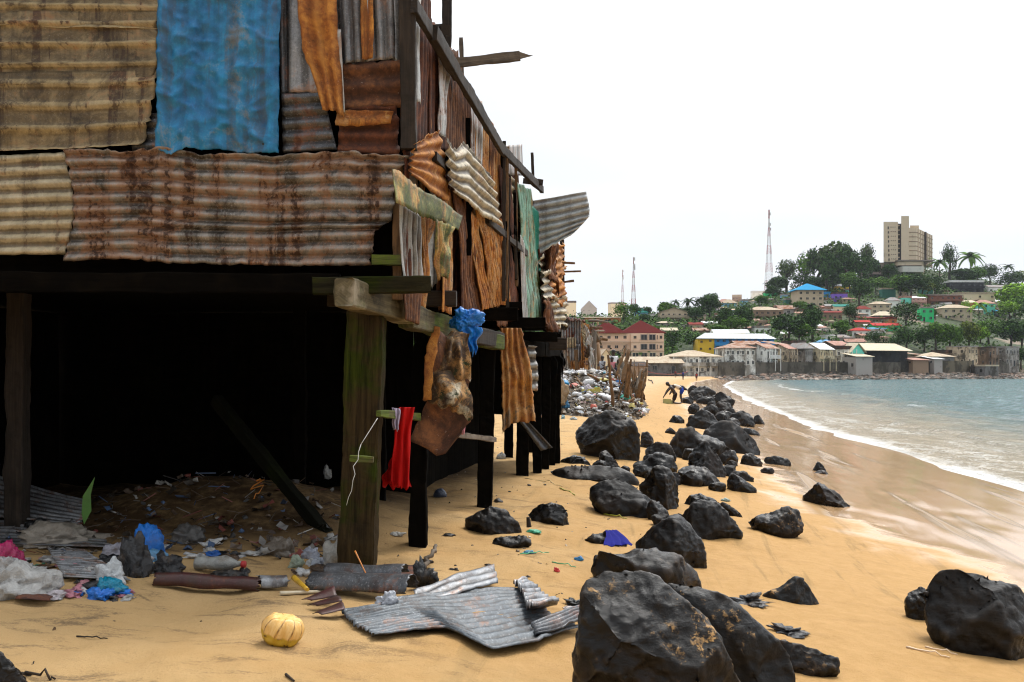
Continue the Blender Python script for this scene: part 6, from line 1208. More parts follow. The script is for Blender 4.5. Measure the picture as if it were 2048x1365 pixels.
hp(1227, 702, 53, 1.85, -1.4, pose(), 'tall person in a white t-shirt standing behind the heap', top=(.66, .66, .68), bottom=(.03, .03, .05), sleeves=True); hp(1224, 716, 51, 1.45, -1.6, ARM, 'child in a pink top in front of the tall person in white', top=(.5, .18, .2), bottom=(.2, .05, .05)); hp(1205, 714, 52, 1.5, -2.4, ARM, 'child in a pale top and dark green shorts beside the poles', top=(.4, .42, .46), bottom=(.0, .16, .11))
# boats drawn up on the far beach
def boat(px, py, L, rz, hull, label, inner=(.3, .27, .22)):
    g = G(px, py); root = empty('boat', (g.x, g.y, g.z + .0), rz); tag(root, label, 'boat', 'fishing boats pulled up on the far beach'); V = []; n = 28; prof = 9
    for i in range(n + 1):
        t = i / n * 2 - 1; w_ = .62 * (1 - abs(t) ** 2.4) + .03; sheer = .55 + .75 * abs(t) ** 2.6; keel = .08 + .5 * abs(t) ** 4
        for j in range(prof): a = -1 + 2 * j / (prof - 1); V.append((t * L / 2, w_ * a * (1 if abs(a) > .9 else .92), keel + (sheer - keel) * abs(a) ** 1.7))
    o = child('hull', mesh_from(V, grid_faces(prof, n + 1), True), M_PLAIN, root, color=hull); solid(o, .06)
    bm = bmesh.new()
    for s_ in (-1, 1):
        pts = [(t * L / 2, s_ * (.62 * (1 - abs(t) ** 2.4) + .05), .57 + .75 * abs(t) ** 2.6) for t in [q / 10 - 1 for q in range(21)]]; add_tube(bm, pts, .05, 6)
    child('gunwale', bm_mesh(bm, True), M_PLAIN, root, color=(.5, .08, .06))
    for t in (-.5, -.1, .3): child('thwart', box_me(.25, 1.1 * (1 - abs(t) ** 2.4), .48, .53, t * L / 2), M_PLAIN, root, color=inner)
    return root
boat(1294, 752, 7, .1, (.06, .3, .45), 'blue and green fishing boat at the left of the row, partly behind the poles'); boat(1323, 751, 10, .25, (.12, .42, .42), 'turquoise prowed fishing boat in the middle of the row'); boat(1336, 753, 11, -.05, (.16, .17, .19), 'long grey fishing boat with an orange mark nearest the far people')
stick('branch', 'forked dead branch lying on the far sand', (1297, 757), (1304, 767), .12, W_DARK, 'branch', d=(150, 120), bend=.3) if False else stick('branch', 'dead branch lying on the open sand beyond the poles', (1297, 760), (1306, 768), .08, W_DARK, 'branch', bend=.2)

# ------------------------------------------------------------------ the town across the bay
def ho(px): return float(np.interp(px, _hp, _ho))
def window_mesh():
    bm = bmesh.new(); add_box(bm, (0, 0, 0), (.8, .08, .84)); 
    for f in bm.faces: f.material_index = 1
    n0 = len(bm.faces)
    for (c, s) in [((0, 0, .46), (1, .16, .09)), ((0, 0, -.46), (1.1, .26, .08)), ((-.45, 0, 0), (.1, .16, .83)), ((.45, 0, 0), (.1, .16, .83)), ((0, 0, 0), (.05, .12, .83))]: add_box(bm, c, s)
    me = bm_mesh(bm); me.materials.append(M_PLAIN); me.materials.append(M_DARK); return me
WIN = window_mesh()
def door_mesh():
    bm = bmesh.new(); add_box(bm, (0, 0, 0), (1, .1, 1))
    for f in bm.faces: f.material_index = 1
    for (c, s) in [((0, 0, .52), (1.2, .16, .05)), ((-.55, 0, 0), (.1, .16, 1)), ((.55, 0, 0), (.1, .16, 1))]: add_box(bm, c, s)
    me = bm_mesh(bm); me.materials.append(M_PLAIN); me.materials.append(M_DARK); return me
DOOR = door_mesh()
def roof_me(W, D, z, h, style, ov=.5, th=.12):
    bm = bmesh.new(); w = W / 2 + ov; d = D / 2 + ov
    def face(pts): 
        v = [bm.verts.new(p) for p in pts]; return bm.faces.new(v)
    if style == 'flat':
        add_box(bm, (0, 0, z + max(h, .25) / 2), (W + .3, D + .3, max(h, .25)))
        return bm_mesh(bm)
    if style == 'shed':
        P8 = [(-w, -d, z), (w, -d, z), (w, d, z + h), (-w, d, z + h)]
        face(P8)
    elif style == 'gable':      # ridge runs left-right
        face([(-w, -d, z), (w, -d, z), (w, 0, z + h), (-w, 0, z + h)]); face([(w, d, z), (-w, d, z), (-w, 0, z + h), (w, 0, z + h)])
    elif style == 'gablef':     # gable end to the viewer
        face([(-w, -d, z), (0, -d, z + h), (0, d, z + h), (-w, d, z)]); face([(0, -d, z + h), (w, -d, z), (w, d, z), (0, d, z + h)])
    else:
        r = max(0, w - d) if w > d else 0; q = max(0, d - w) if d > w else 0
        a = (-r, -q, z + h); b = (r, q, z + h) if r or q else (0, 0, z + h)
        if r: 
            face([(-w, -d, z), (w, -d, z), (r, 0, z + h), (-r, 0, z + h)]); face([(w, d, z), (-w, d, z), (-r, 0, z + h), (r, 0, z + h)])
            face([(-w, d, z), (-w, -d, z), (-r, 0, z + h)]); face([(w, -d, z), (w, d, z), (r, 0, z + h)])
        else:
            face([(-w, -d, z), (w, -d, z), (0, -q, z + h)]); face([(w, d, z), (-w, d, z), (0, q, z + h)])
            face([(-w, d, z), (-w, -d, z), (0, -q, z + h), (0, q, z + h)] if q else [(-w, d, z), (-w, -d, z), (0, 0, z + h)])
            face([(w, -d, z), (w, d, z), (0, q, z + h), (0, -q, z + h)] if q else [(w, -d, z), (w, d, z), (0, 0, z + h)])
    bmesh.ops.remove_doubles(bm, verts=bm.verts, dist=.001); bmesh.ops.recalc_face_normals(bm, faces=bm.faces)
    geom = bmesh.ops.extrude_face_region(bm, geom=bm.faces[:]); bmesh.ops.translate(bm, vec=(0, 0, th), verts=[g for g in geom['geom'] if isinstance(g, bmesh.types.BMVert)])
    bmesh.ops.recalc_face_normals(bm, faces=bm.faces)
    return bm_mesh(bm)
def gable_fill(W, D, z, h, style):
    bm = bmesh.new()
    if style == 'gable': tri = [((sx * W / 2, -D / 2, z), (sx * W / 2, D / 2, z), (sx * W / 2, 0, z + h - .05)) for sx in (-1, 1)]; ext = (1, 0)
    else: tri = [((-W / 2, sy * D / 2, z), (W / 2, sy * D / 2, z), (0, sy * D / 2, z + h - .05)) for sy in (-1, 1)]; ext = (0, 1)
    for t in tri: bm.faces.new([bm.verts.new(p) for p in t])
    return bm
C = dict(white=(.68, .66, .62), cream=(.58, .5, .34), tan=(.42, .34, .24), brown=(.22, .15, .10), grey=(.3, .28, .26), dgrey=(.13, .125, .12), peach=(.70, .46, .33), yellow=(.75, .42, .03), blue=(.02, .22, .5),
         purple=(.17, .09, .45), green=(.02, .42, .14), dgreen=(.02, .12, .09), aqua=(.12, .52, .42), orange=(.45, .17, .06), red=(.42, .04, .035), black=(.02, .02, .025), dred=(.2, .03, .03), pink=(.5, .3, .26), lblue=(.2, .42, .6), brick=(.2, .075, .045))
for k_ in C: C[k_] = tuple(min(.85, c_ * (1.3 if k_ != 'black' else 1)) for c_ in C[k_])
RC = dict(tan=(.50, .42, .31, .35), white=(.75, .75, .74, .1), grey=(.32, .31, .3, .5), rust=(.42, .30, .24, 1), red=(.45, .05, .045, .1), maroon=(.10, .011, .009, .0), blue=(.03, .27, .5, 0), teal=(.04, .24, .2, .1), lblue=(.2, .45, .72, 0), dark=(.06, .05, .045, .4), pinkr=(.45, .27, .22, .6), dred=(.22, .04, .035, .2), cream=(.62, .54, .40, .15))
def house(px0, px1, apex, eave, base, wall, roof, style, label, rows=1, cols=3, yaw=0.0, d=None, depth=None, name='house', grimy=False, group='houses on the hillside across the bay', veranda=0, ov=.5, door=True, lean=1.0, seed=None, cat='house', shut=None):
    cx = (px0 + px1) / 2
    if d is None: g = G(cx, base); d = g.y
    zb = CZ + (HY - base) / F * d
    Wt = (px1 - px0) / F * d; ca, sa = math.cos(yaw), abs(math.sin(yaw))
    D = depth or max(4, min(12, Wt * .65)); W = max(1.5, (Wt - D * sa) / ca)
    H = (base - eave) / F * d; h = max(0, (eave - apex) / F * d)
    yc = d + (D / 2 * ca + W / 2 * sa)
    xc = (cx - CX) / F * d * (yc / d if False else 1) + (cx - CX) / F * (yc - d)
    root = empty(name, (xc, yc, zb), yaw); tag(root, label, cat, group)
    wc = C[wall] if isinstance(wall, str) else wall; rc = RC[roof] if isinstance(roof, str) else roof
    bm = bmesh.new(); add_box(bm, (0, 0, (H - 5) / 2), (W, D, H + 5))
    if style in ('gable', 'gablef'):
        b2 = gable_fill(W, D, H, h, style); me2 = bm_mesh(b2); bm.from_mesh(me2); bpy.data.meshes.remove(me2)
    child('wall', bm_mesh(bm), M_GRIMY if grimy else M_WALL, root, color=wc)
    child('roof', roof_me(W, D, H + .004, h, style, ov), M_ROOF, root, color=rc)
    sh = H / rows; fc = shut or tuple(min(1, c * 1.15) for c in wc)
    rr = random.Random(int(px0 * 7 + base))
    for r in range(rows):
        z = sh * (r + .55)
        for c in range(cols):
            if rr.random() < .08: continue
            x = -W / 2 + W * (c + .5) / cols
            ww = min(1.5, W / cols * .5); wh = min(1.4, sh * .46)
            if door and c == (int(px0) % cols) and (r == 0 or veranda): child('door', DOOR, None, root, (x, -D / 2 - .03, sh * r + min(2.0, sh * .7) / 2 + .05), fc, (min(.9, ww), 1, min(2.0, sh * .7)))
            else: child('window', WIN, None, root, (x, -D / 2 - .03, z), fc, (ww, 1, wh))
        if abs(yaw) > .12:
            sx = -1 if yaw > 0 else 1
            for c in range(2): child('window', WIN, None, root, (sx * (W / 2 + .03), -D / 2 + D * (c + .5) / 2, z), fc, (1.1, 1, min(1.3, sh * .45)), rz=math.pi / 2)
    if veranda:
        for r in range(1, rows) if rows > 1 else [0]:
            bm = bmesh.new(); add_box(bm, (0, -D / 2 - .8, sh * r - .08), (W, 1.6, .16)); add_box(bm, (0, -D / 2 - 1.56, sh * r + .5), (W, .08, .9)); child('balcony', bm_mesh(bm), M_GRIMY if grimy else M_WALL, root, color=tuple(c * .8 for c in wc))
        n = max(2, int(W / 3)); bm = bmesh.new()
        for k in range(n + 1): add_box(bm, (-W / 2 + .1 + (W - .2) * k / n, -D / 2 - 1.5, H / 2 - .5), (.16, .16, H + 1))
        child('column', bm_mesh(bm), M_WALL, root, color=wc)
    return root
def wnd(root, px, py, wp, hp, dz, col=(.5, .4, .3), name='window', me=None, off=.04):
    """opening on the viewer's side of a building whose front face stands at depth dz"""
    p = P(px, py, dz - off) - root.location
    return child(name, me or WIN, None, root, p, col, (wp / F * dz, 1, hp / F * dz))
# low flats and landmark buildings ----------------------------------------------------------
def peach():
    d = G(1300, 722).y; s = d / F
    r = empty('apartment_building', (P(1260, 722, d).x, d, CZ + (HY - 722) * s)); tag(r, 'peach coloured apartment block with dark red pyramid roofs by the beach', 'apartment block')
    def bx(name, x0, x1, y0, y1, dep, m, col, near=0.0, low=0.0):
        a = P(x0, y1, d - near) - r.location; b_ = P(x1, y0, d - near) - r.location
        bm = bmesh.new(); add_box(bm, ((a.x + b_.x) / 2, a.y + dep / 2, (a.z + b_.z - low) / 2), (b_.x - a.x, dep, b_.z - a.z + low)); return child(name, bm_mesh(bm), m, r, color=col)
    bx('wall', 1186, 1262, 667, 722, 14, M_WALL, C['peach'], 0, 6); bx('wall', 1262.3, 1328, 667, 722, 18, M_WALL, C['peach'], 1.2, 6)
    for (cx, w, ya, ye, cy) in [(1216, 68, 643, 668, 7), (1287, 84, 640, 667.6, 8)]:
        W = w * s; me = roof_me(W, 15, 0, (ye - ya) * s, 'hip', .6); p = P(cx, ye, d) - r.location
        child('roof', me, M_ROOF, r, (p.x, p.y + cy, p.z + .1), RC['maroon'])
    for y in (675, 694):
        for x in (1202, 1218, 1233, 1250): wnd(r, x, y, 7.5, 6.5, d, C['peach'])
        wnd(r, 1270, y, 7, 6.5, d - 1.2, C['peach'])
        for x in (1288, 1304.5): wnd(r, x, y, 14, 12, d - 1.2, (.4, .3, .25), 'balcony'); 
        wnd(r, 1314.5, y, 2.2, 10, d - 1.2, C['peach']); wnd(r, 1322, y, 6, 7, d - 1.2, C['peach'])
    for x in (1217, 1235): wnd(r, x, 710, 15, 9, d, C['cream'])
    for x in (1253, 1271, 1288, 1305.5, 1322): wnd(r, x, 710, 14 if x < 1310 else 6, 9, d - (1.2 if x > 1262 else 0), C['cream'])
    for y in (684, 702):
        bx('ledge', 1186, 1328.5, y - .4, y + .6, 1, M_WALL, (.6, .42, .3), 1.45)
peach()
def school():
    d = G(1470, 704).y; s = d / F
    r = empty('school_building', (P(1470, 706, d).x, d, CZ + (HY - 706) * s)); tag(r, 'long yellow and bright blue two storey building under white roofs', 'building')
    def bx(name, x0, x1, y0, y1, dep, m, col, near=0.0, low=0.0, far=0.0):
        a = P(x0, y1, d) - r.location; b_ = P(x1, y0, d) - r.location
        bm = bmesh.new(); add_box(bm, ((a.x + b_.x) / 2, -near + dep / 2, (a.z + b_.z - low) / 2), (b_.x - a.x, dep, b_.z - a.z + low)); return child(name, bm_mesh(bm), m, r, color=col)
    bx('wall', 1396, 1428.5, 679, 706, 9, M_WALL, C['yellow'], .1, 4); bx('wall', 1428.7, 1548, 678, 706, 9, M_WALL, C['blue'], 0, 4)
    for x, y in [(1403, 684), (1420.5, 682), (1402, 698), (1420, 698)]: wnd(r, x, y, 5.5, 5, d - .1, C['yellow'])
    for k in range(9): wnd(r, 1436 + k * 12.5, 682, 7, 5, d, (.05, .3, .6)); wnd(r, 1436 + k * 12.5, 694, 7, 5, d, (.05, .3, .6))
    bx('balcony', 1428.8, 1548, 687.5, 692, 1.4, M_PLAIN, (.02, .27, .62), 1.45)
    def rfm(x0, x1, xr, ya, ye, dep):
        a = P(x0, ye, d) - r.location; b_ = P(x1, ye + 1, d) - r.location; c = P(xr, ya, d) - r.location; c2 = P(x1 - 14, ya + 1, d) - r.location
        bm = bmesh.new(); v = [bm.verts.new(q) for q in [(a.x, -1.2, a.z), (b_.x, -1.2, b_.z), (c2.x, dep / 2, c2.z), (c.x, dep / 2 - 4, c.z), (a.x + 4, dep + 1, a.z), (b_.x, dep + 1, b_.z)]]
        for f in ((0, 1, 2, 3), (3, 2, 5, 4), (0, 3, 4), (1, 5, 2)): bm.faces.new([v[i] for i in f])
        g = bmesh.ops.extrude_face_region(bm, geom=bm.faces[:]); bmesh.ops.translate(bm, vec=(0, 0, .2), verts=[q for q in g['geom'] if isinstance(q, bmesh.types.BMVert)]); bmesh.ops.recalc_face_normals(bm, faces=bm.faces)
        child('roof', bm_mesh(bm), M_ROOF, r, color=(.85, .87, .86, 0))
    rfm(1391, 1551, 1411, 667, 678, 10)
    bx('wall', 1440, 1500, 664, 671, 4, M_WALL, C['yellow'], -7); 
    a = P(1470, 665, d) - r.location; child('roof', roof_me(68 * s, 6, 0, 7 * s, 'gable', .5), M_ROOF, r, (a.x, 8.5, a.z), (.85, .87, .86, 0))
school()
def tower():
    d = 600.0; s = d / F; zb = CZ + (HY - 536) * s
    r = empty('tower_block', (P(1816, 536, d).x, d, zb)); tag(r, 'tall cream concrete tower block on top of the green hill', 'tower block')
    L = lambda x, y=536: P(x, y, d) - r.location
    def prism(name, x0, x1, ytop, dep, col, near=0.0, skew=0.0, ybot=545, m=M_WALL):
        a = L(x0).x; b_ = L(x1).x; z1 = L(0, ytop).z; z0 = L(0, ybot).z
        fp = [(a, -near), (b_, -near), (b_ + skew * dep, -near + dep), (a + skew * dep, -near + dep)]
        bm = bmesh.new(); lo = [bm.verts.new((*q, z0)) for q in fp]; hi = [bm.verts.new((*q, z1)) for q in fp]
        bm.faces.new(lo[::-1]); bm.faces.new(hi)
        for i in range(4): bm.faces.new((lo[i], lo[(i + 1) % 4], hi[(i + 1) % 4], hi[i]))
        return child(name, bm_mesh(bm), m, r, color=col)
    cc = (.62, .50, .36); c2 = (.56, .44, .31)
    prism('wall', 1767, 1796, 444, 18, cc, 0, ybot=524, skew=.4); prism('stair_slot', 1794, 1806, 447, 10, (.05, .04, .035), -1.5, skew=.4, ybot=524)
    prism('lift_shaft', 1800.8, 1816.5, 433, 10, cc, 1.2, skew=.4, ybot=524); prism('wall', 1816.6, 1833, 456, 34, cc, 0, skew=.706, ybot=524)
    prism('roof_room', 1832, 1850, 447, 8, c2, -9, skew=.4, ybot=470); prism('water_tank', 1853, 1857, 459, 3, (.1, .1, .1), -16, ybot=475)
    for k in range(8):
        y = 456 + k * 9.1
        wnd(r, 1776.5 + k * .2, y, 3, 6, d, cc)
        for j in range(3): wnd(r, 1782 + j * 4 + k * .2, y - 1.5, 2.4, 1.6, d, cc)
        child('slot_landing', box_me(1.45, .3, 0, .6), M_WALL, r, (L(1798.5, y - 4).x, -.1 + 1.3, L(0, y - 4).z), cc)
    for k in range(7):
        z = L(0, 465 + k * 9.2).z; bm = bmesh.new(); a = L(1816.7).x; b_ = L(1833).x
        add_box(bm, ((a + b_) / 2, -.12, z), (b_ - a, .24, .35)); child('floor_band', bm_mesh(bm), M_WALL, r, color=(.25, .17, .11))
        bm = bmesh.new(); fp = [(b_ + .02, 0), (b_ + .3, 0), (b_ + .3 + .706 * 34, 34), (b_ + .02 + .706 * 34, 34)]
        lo = [bm.verts.new((*q, z - .2)) for q in fp]; hi = [bm.verts.new((*q, z + .2)) for q in fp]; bm.faces.new(lo[::-1]); bm.faces.new(hi)
        for i in range(4): bm.faces.new((lo[i], lo[(i + 1) % 4], hi[(i + 1) % 4], hi[i]))
        child('floor_band', bm_mesh(bm), M_WALL, r, color=(.25, .17, .11))
    b_ = L(1833).x; z0 = L(0, 524).z; z1 = L(0, 457).z
    for k in range(7):
        t = (k + .5) / 7 * 34; me = box_me(.7, .7 if k != 3 else 3.5, z0, z1); child('fin', me, M_WALL, r, (b_ + .706 * t + .1, t, 0), (.5, .38, .26) if k != 3 else (.07, .05, .045))
    prism('podium', 1742, 1792, 524.5, 20, (.25, .19, .15), -3, ybot=548); prism('podium', 1792.2, 1840, 524.3, 30, cc, 2.5, ybot=532); prism('podium_slab', 1790, 1864, 521.6, 36, (.2, .17, .14), 4, ybot=524)
    prism('podium', 1798, 1840, 535, 26, (.55, .55, .5), 5.5, ybot=546); prism('podium_gap', 1798, 1840, 532.2, 26, (.03, .03, .03), 2, ybot=534.8)
    for k in range(7): child('column', box_me(.6, .6, L(0, 546).z, L(0, 524).z), M_WALL, r, (L(1842 + k * 3.4).x, -2 + k * 2.2, 0), cc)
    for k in range(4): wnd(r, 1748 + k * 11, 530, 3.5, 2.6, d + 3, (.2, .15, .12))
tower()
H_ = house
g2 = 'seafront buildings on the wall across the bay'
def row(px0, px1, apex, eave, base, *a, extra=0, **k):
    px1 += 5 if px0 > 1430 else 0
    k.setdefault('group', g2); k.setdefault('yaw', .12 if px0 < 1500 else .42); return house(px0, px1, apex, eave, base, *a, d=ho(px0 * .85 + px1 * .15) + 13 + extra, **k)
row(1238, 1362, 714, 727, 747, 'dgrey', 'tan', 'gable', 'low mossy grey warehouse with a long tan roof behind the boats', cols=3, grimy=True, depth=10)
row(1190, 1222, 699, 719, 747, 'cream', 'tan', 'gablef', 'small cream gabled hut in front of the peach apartment block', cols=1, depth=8, extra=6)
row(1262, 1294, 724, 733, 750, 'brown', 'dark', 'shed', 'low dark roofed shelter left of the beached boats', cols=1, depth=5, extra=-8)
row(1325, 1437, 701, 714, 750, 'white', 'tan', 'hip', 'long two storey white house with a tan roof at the top of the beach', 2, 9, grimy=True, depth=12, veranda=1, extra=3)
row(1435, 1500, 685, 697, 736, 'white', 'rust', 'hip', 'peeling white seafront house under a rust streaked roof, next to the tan roofed one', 2, 6, grimy=True, depth=9)
row(1500, 1545, 687, 698, 736, 'white', 'rust', 'gable', 'stained seafront house with balconies in the middle of the terrace', 2, 4, grimy=True, depth=9, veranda=1)
row(1545, 1577, 688, 699, 736, 'tan', 'pinkr', 'gable', 'narrow brown stained seafront house left of the white roofed one', 2, 3, grimy=True, depth=9, veranda=1)
row(1577, 1614, 686, 698, 736, 'grey', 'grey', 'hip', 'dark stained seafront house with a grey hipped roof', 2, 4, grimy=True, depth=9)
row(1606, 1655, 686, 700, 736, 'cream', 'white', 'gable', 'cream seafront house under a bright white roof', 2, 5, grimy=True, depth=9, veranda=1, extra=-2)
row(1655, 1695, 692, 699, 736, 'white', 'dark', 'flat', 'white seafront house with a row of small windows beneath a dark upper deck', 2, 5, grimy=True, depth=9, veranda=1)
row(1676, 1806, 686, 702, 738, 'black', 'cream', 'gable', 'big open fronted hall with a cream roof', 1, 0, grimy=True, depth=13, ov=1.2, door=False)
row(1685, 1722, 687, 706, 738, 'aqua', 'cream', 'gablef', 'turquoise gable end beside the open fronted hall', 1, 2, depth=4, extra=-3, ov=.6)
row(1687, 1737, 706, 714, 750, 'grey', 'cream', 'shed', 'plain grey shed with one window below the turquoise gable', 1, 1, depth=6, extra=-9)
row(1824, 1899, 705, 714, 730, 'dgrey', 'tan', 'hip', 'low hut with a tan hipped roof behind the dark sea wall', 1, 2, depth=9)
row(1848, 1876, 713, 719, 730, 'grey', 'white', 'shed', 'small lean-to with a shiny white roof behind the dark sea wall', 1, 0, depth=5, extra=-5, door=False)
row(1804, 1850, 716, 721, 730, 'brown', 'pinkr', 'shed', 'low lean-to with a reddish roof right of the open fronted hall', 1, 0, depth=5, extra=-5, door=False)
row(1900, 1942, 692, 694, 733, 'tan', 'grey', 'flat', 'tan concrete house with washing hung on its upper floor', 2, 3, grimy=True, depth=9)
row(1942, 1976, 694, 697, 735, 'brown', 'dark', 'flat', 'brown cluttered house between the two flat roofed concrete houses', 2, 2, grimy=True, depth=9, veranda=1)
row(1974, 2026, 693, 696, 733, 'grey', 'grey', 'flat', 'grey concrete house with an unfinished upper floor at the far right', 2, 4, grimy=True, depth=9)
row(1944, 1988, 730, 733, 752, 'dgrey', 'cream', 'flat', 'small dark boathouse at the water with a pale flat roof', 1, 0, grimy=True, depth=6, extra=-11, door=False)
for i, (x0, x1, ya, ye, wc, rc, st, nm) in enumerate([(1462, 1512, 682, 690, 'grey', 'rust', 'gable', 'stained grey block rising behind the rust streaked roofs'), (1528, 1566, 682, 690, 'brown', 'rust', 'shed', 'brown block with a rusty shed roof behind the terrace'), (1568, 1600, 681, 690, 'dgrey', 'dark', 'flat', 'dark flat topped block behind the grey hipped roof'),
        (1640, 1690, 682, 692, 'brown', 'pinkr', 'gable', 'brown block with a reddish gable behind the cream seafront house'), (1655, 1700, 690, 696, 'dgrey', 'grey', 'flat', 'dark grey upper storey left of the turquoise gable'), (1800, 1830, 704, 710, 'brown', 'rust', 'shed', 'brown hut in the gap right of the open fronted hall'), (1870, 1905, 700, 706, 'brown', 'dark', 'flat', 'dark hut left of the tan concrete house')]):
    row(x0, x1, ya, ye, 732, wc, rc, st, nm, 2, 4, grimy=True, depth=8, extra=9)
# hillside
H_(1130, 1152, 602, 606, 628, 'cream', 'dark', 'flat', 'yellowish flat roofed house at the far left of the town', 2, 2)
H_(1162, 1193, 602, 618, 634, 'grey', 'grey', 'gablef', 'grey and white gabled house between two palms on the skyline', 2, 3)
H_(1216, 1252, 605, 608, 632, 'cream', 'grey', 'flat', 'cream block with dark balconies half hidden by a tree on the skyline', 3, 3, yaw=.3)
H_(1168, 1240, 632, 636, 650, 'orange', 'tan', 'shed', 'long low tan building above the red roofs', 1, 4)
H_(1269, 1294, 617, 626, 640, 'lblue', 'teal', 'hip', 'blue house with a sea green hipped roof', 2, 2)
H_(1293, 1308, 628, 629, 641, 'white', 'grey', 'flat', 'little white cube house right of the sea green roof', 2, 2)
H_(1318, 1373, 616, 625, 646, 'tan', 'tan', 'gablef', 'two storey gabled villa with a red balcony', 2, 5, veranda=1)
H_(1312, 1344, 643, 647, 659, 'grey', 'tan', 'hip', 'squat grey house below the gabled villa', 1, 3)
H_(1366, 1405, 645, 652, 663, 'grey', 'grey', 'gablef', 'grey gabled house with two windows above the yellow building', 1, 2)
H_(1322, 1352, 656, 662, 674, 'tan', 'cream', 'gable', 'cream roofed shed right of the peach apartment block', 1, 2)
H_(1386, 1422, 656, 662, 672, 'brown', 'rust', 'gable', 'rust roofed house just above the yellow building', 1, 3)
H_(1404, 1432, 643, 647, 655, 'white', 'white', 'gable', 'white roofed cottage among dark trees', 1, 2)
H_(1374, 1410, 629, 633, 644, 'tan', 'grey', 'flat', 'tan flat roofed house right of the gabled villa', 1, 3)
H_(1436, 1460, 598, 604, 614, 'pink', 'pinkr', 'hip', 'house with a pinkish roof on the left skyline', 1, 2)
H_(1443, 1471, 599, 607, 616, 'lblue', 'tan', 'hip', 'pale blue walled house with a tan roof left of the tall skyline tree', 1, 2)
H_(1481, 1502, 599, 602, 612, 'lblue', 'grey', 'flat', 'blue grey box house below the tall skyline tree', 1, 2)
H_(1503, 1529, 582, 586, 596, 'white', 'white', 'flat', 'white flat roofed house high on the left slope', 1, 3)
H_(1528, 1554, 583, 586, 598, 'green', 'grey', 'flat', 'green painted house high on the left slope', 1, 2)
H_(1569, 1587, 597, 600, 613, 'dgreen', 'grey', 'flat', 'sage green shed left of the blue pyramid roof', 1, 1)
H_(1562, 1577, 588, 591, 600, 'lblue', 'grey', 'flat', 'pale blue hut above the sage green shed', 1, 1)
H_(1588, 1640, 566, 581, 615, 'tan', 'blue', 'hip', 'tall grey house with a bright blue pyramid roof', 3, 4, ov=1.5, veranda=0, depth=12)
H_(1637, 1658, 584, 586, 599, (.01, .2, .62), 'blue', 'flat', 'vivid blue box house', 1, 2)
H_(1644, 1661, 599, 602, 607, 'white', 'white', 'shed', 'tiny white roofed lean-to below the vivid blue box house', 1, 1)
H_(1664, 1692, 585, 588, 604, 'purple', 'dark', 'flat', 'small purple box house below the yellow one', 1, 3)
H_(1671, 1701, 567, 573, 583, 'yellow', 'white', 'shed', 'yellow house with a white roof under the big trees', 1, 3)
H_(1690, 1706, 578, 581, 590, 'aqua', 'grey', 'flat', 'pale aqua hut right of the yellow house', 1, 1)
H_(1490, 1560, 613, 621, 645, 'brown', 'tan', 'hip', 'brown two storey house with a broad tan roof among the trees', 2, 6, veranda=1)
H_(1554, 1593, 611, 619, 630, 'grey', 'rust', 'gable', 'house with a reddish grey roof right of the brown two storey one', 1, 3)
H_(1666, 1695, 609, 614, 628, 'cream', 'teal', 'gable', 'cream house with a teal roof beside a round tree', 1, 2)
H_(1642, 1680, 622, 626, 643, 'brown', 'dred', 'gable', 'brown house on posts below the teal roof', 1, 4)
H_(1624, 1672, 614, 618, 628, 'grey', 'rust', 'flat', 'long rubble coloured house below the bright blue pyramid roof', 1, 4)
H_(1459, 1472, 617, 621, 631, 'blue', 'tan', 'shed', 'tiny blue walled shack with a brown roof', 1, 1)
H_(1506, 1539, 652, 656, 671, 'white', 'grey', 'flat', 'white house right behind the long white roof', 1, 3)
H_(1512, 1537, 641, 644, 655, 'brown', 'rust', 'flat', 'small brown house above the white house', 1, 2)
H_(1378, 1403, 645, 650, 664, 'tan', 'dred', 'gable', 'tan house with a dull red roof left of the yellow building', 1, 2)
H_(1669, 1700, 670, 676, 690, 'grey', 'grey', 'hip', 'stone grey house with a hipped roof just above the seafront', 1, 3)
H_(1631, 1665, 680, 686, 694, 'lblue', 'lblue', 'hip', 'light blue roofed pavilion above the seafront', 1, 2)
H_(1644, 1664, 670, 673, 684, 'white', 'white', 'flat', 'white house with a blue base above the seafront', 1, 1)
H_(1689, 1726, 678, 685, 694, 'white', 'pinkr', 'gable', 'pinkish roofed house above the turquoise gable', 1, 2)
H_(1700, 1735, 656, 662, 676, 'white', 'red', 'hip', 'white house with a bright red hipped roof', 1, 3)
H_(1741, 1794, 646, 652, 663, 'green', 'red', 'gable', 'vivid green bungalow with a red roof', 1, 4)
H_(1722, 1766, 655, 658, 671, 'white', 'lblue', 'shed', 'white house with a light blue lean-to roof beneath the vivid green bungalow', 1, 3)
H_(1709, 1736, 641, 645, 657, 'brown', 'red', 'gable', 'small red roofed shack above the white house with the bright red roof', 1, 2)
H_(1746, 1786, 623, 632, 646, 'dgrey', 'cream', 'hip', 'dark grey house with a cream hipped roof', 1, 3)
H_(1738, 1777, 603, 609, 628, 'tan', 'tan', 'hip', 'tan two storey house above the dark grey one', 2, 3)
H_(1710, 1738, 612, 619, 635, 'white', 'dred', 'hip', 'white house with a crimson roof beside a round tree', 2, 2)
H_(1719, 1778, 632, 637, 648, 'brown', 'dred', 'shed', 'long shed with a dark red roof between the two cream roofs', 1, 4)
H_(1775, 1790, 634, 638, 650, 'orange', 'dred', 'flat', 'little orange house by the big dark tree', 1, 1)
H_(1771, 1798, 595, 602, 617, 'white', 'grey', 'hip', 'white house with a pale pyramid roof above the big dark tree', 1, 2)
H_(1800, 1820, 592, 596, 608, 'aqua', 'pinkr', 'flat', 'aqua walled house with a pink edged roof', 1, 2)
H_(1819, 1847, 592, 597, 613, 'pink', 'white', 'shed', 'pink house with a white verandah roof', 2, 3, veranda=1)
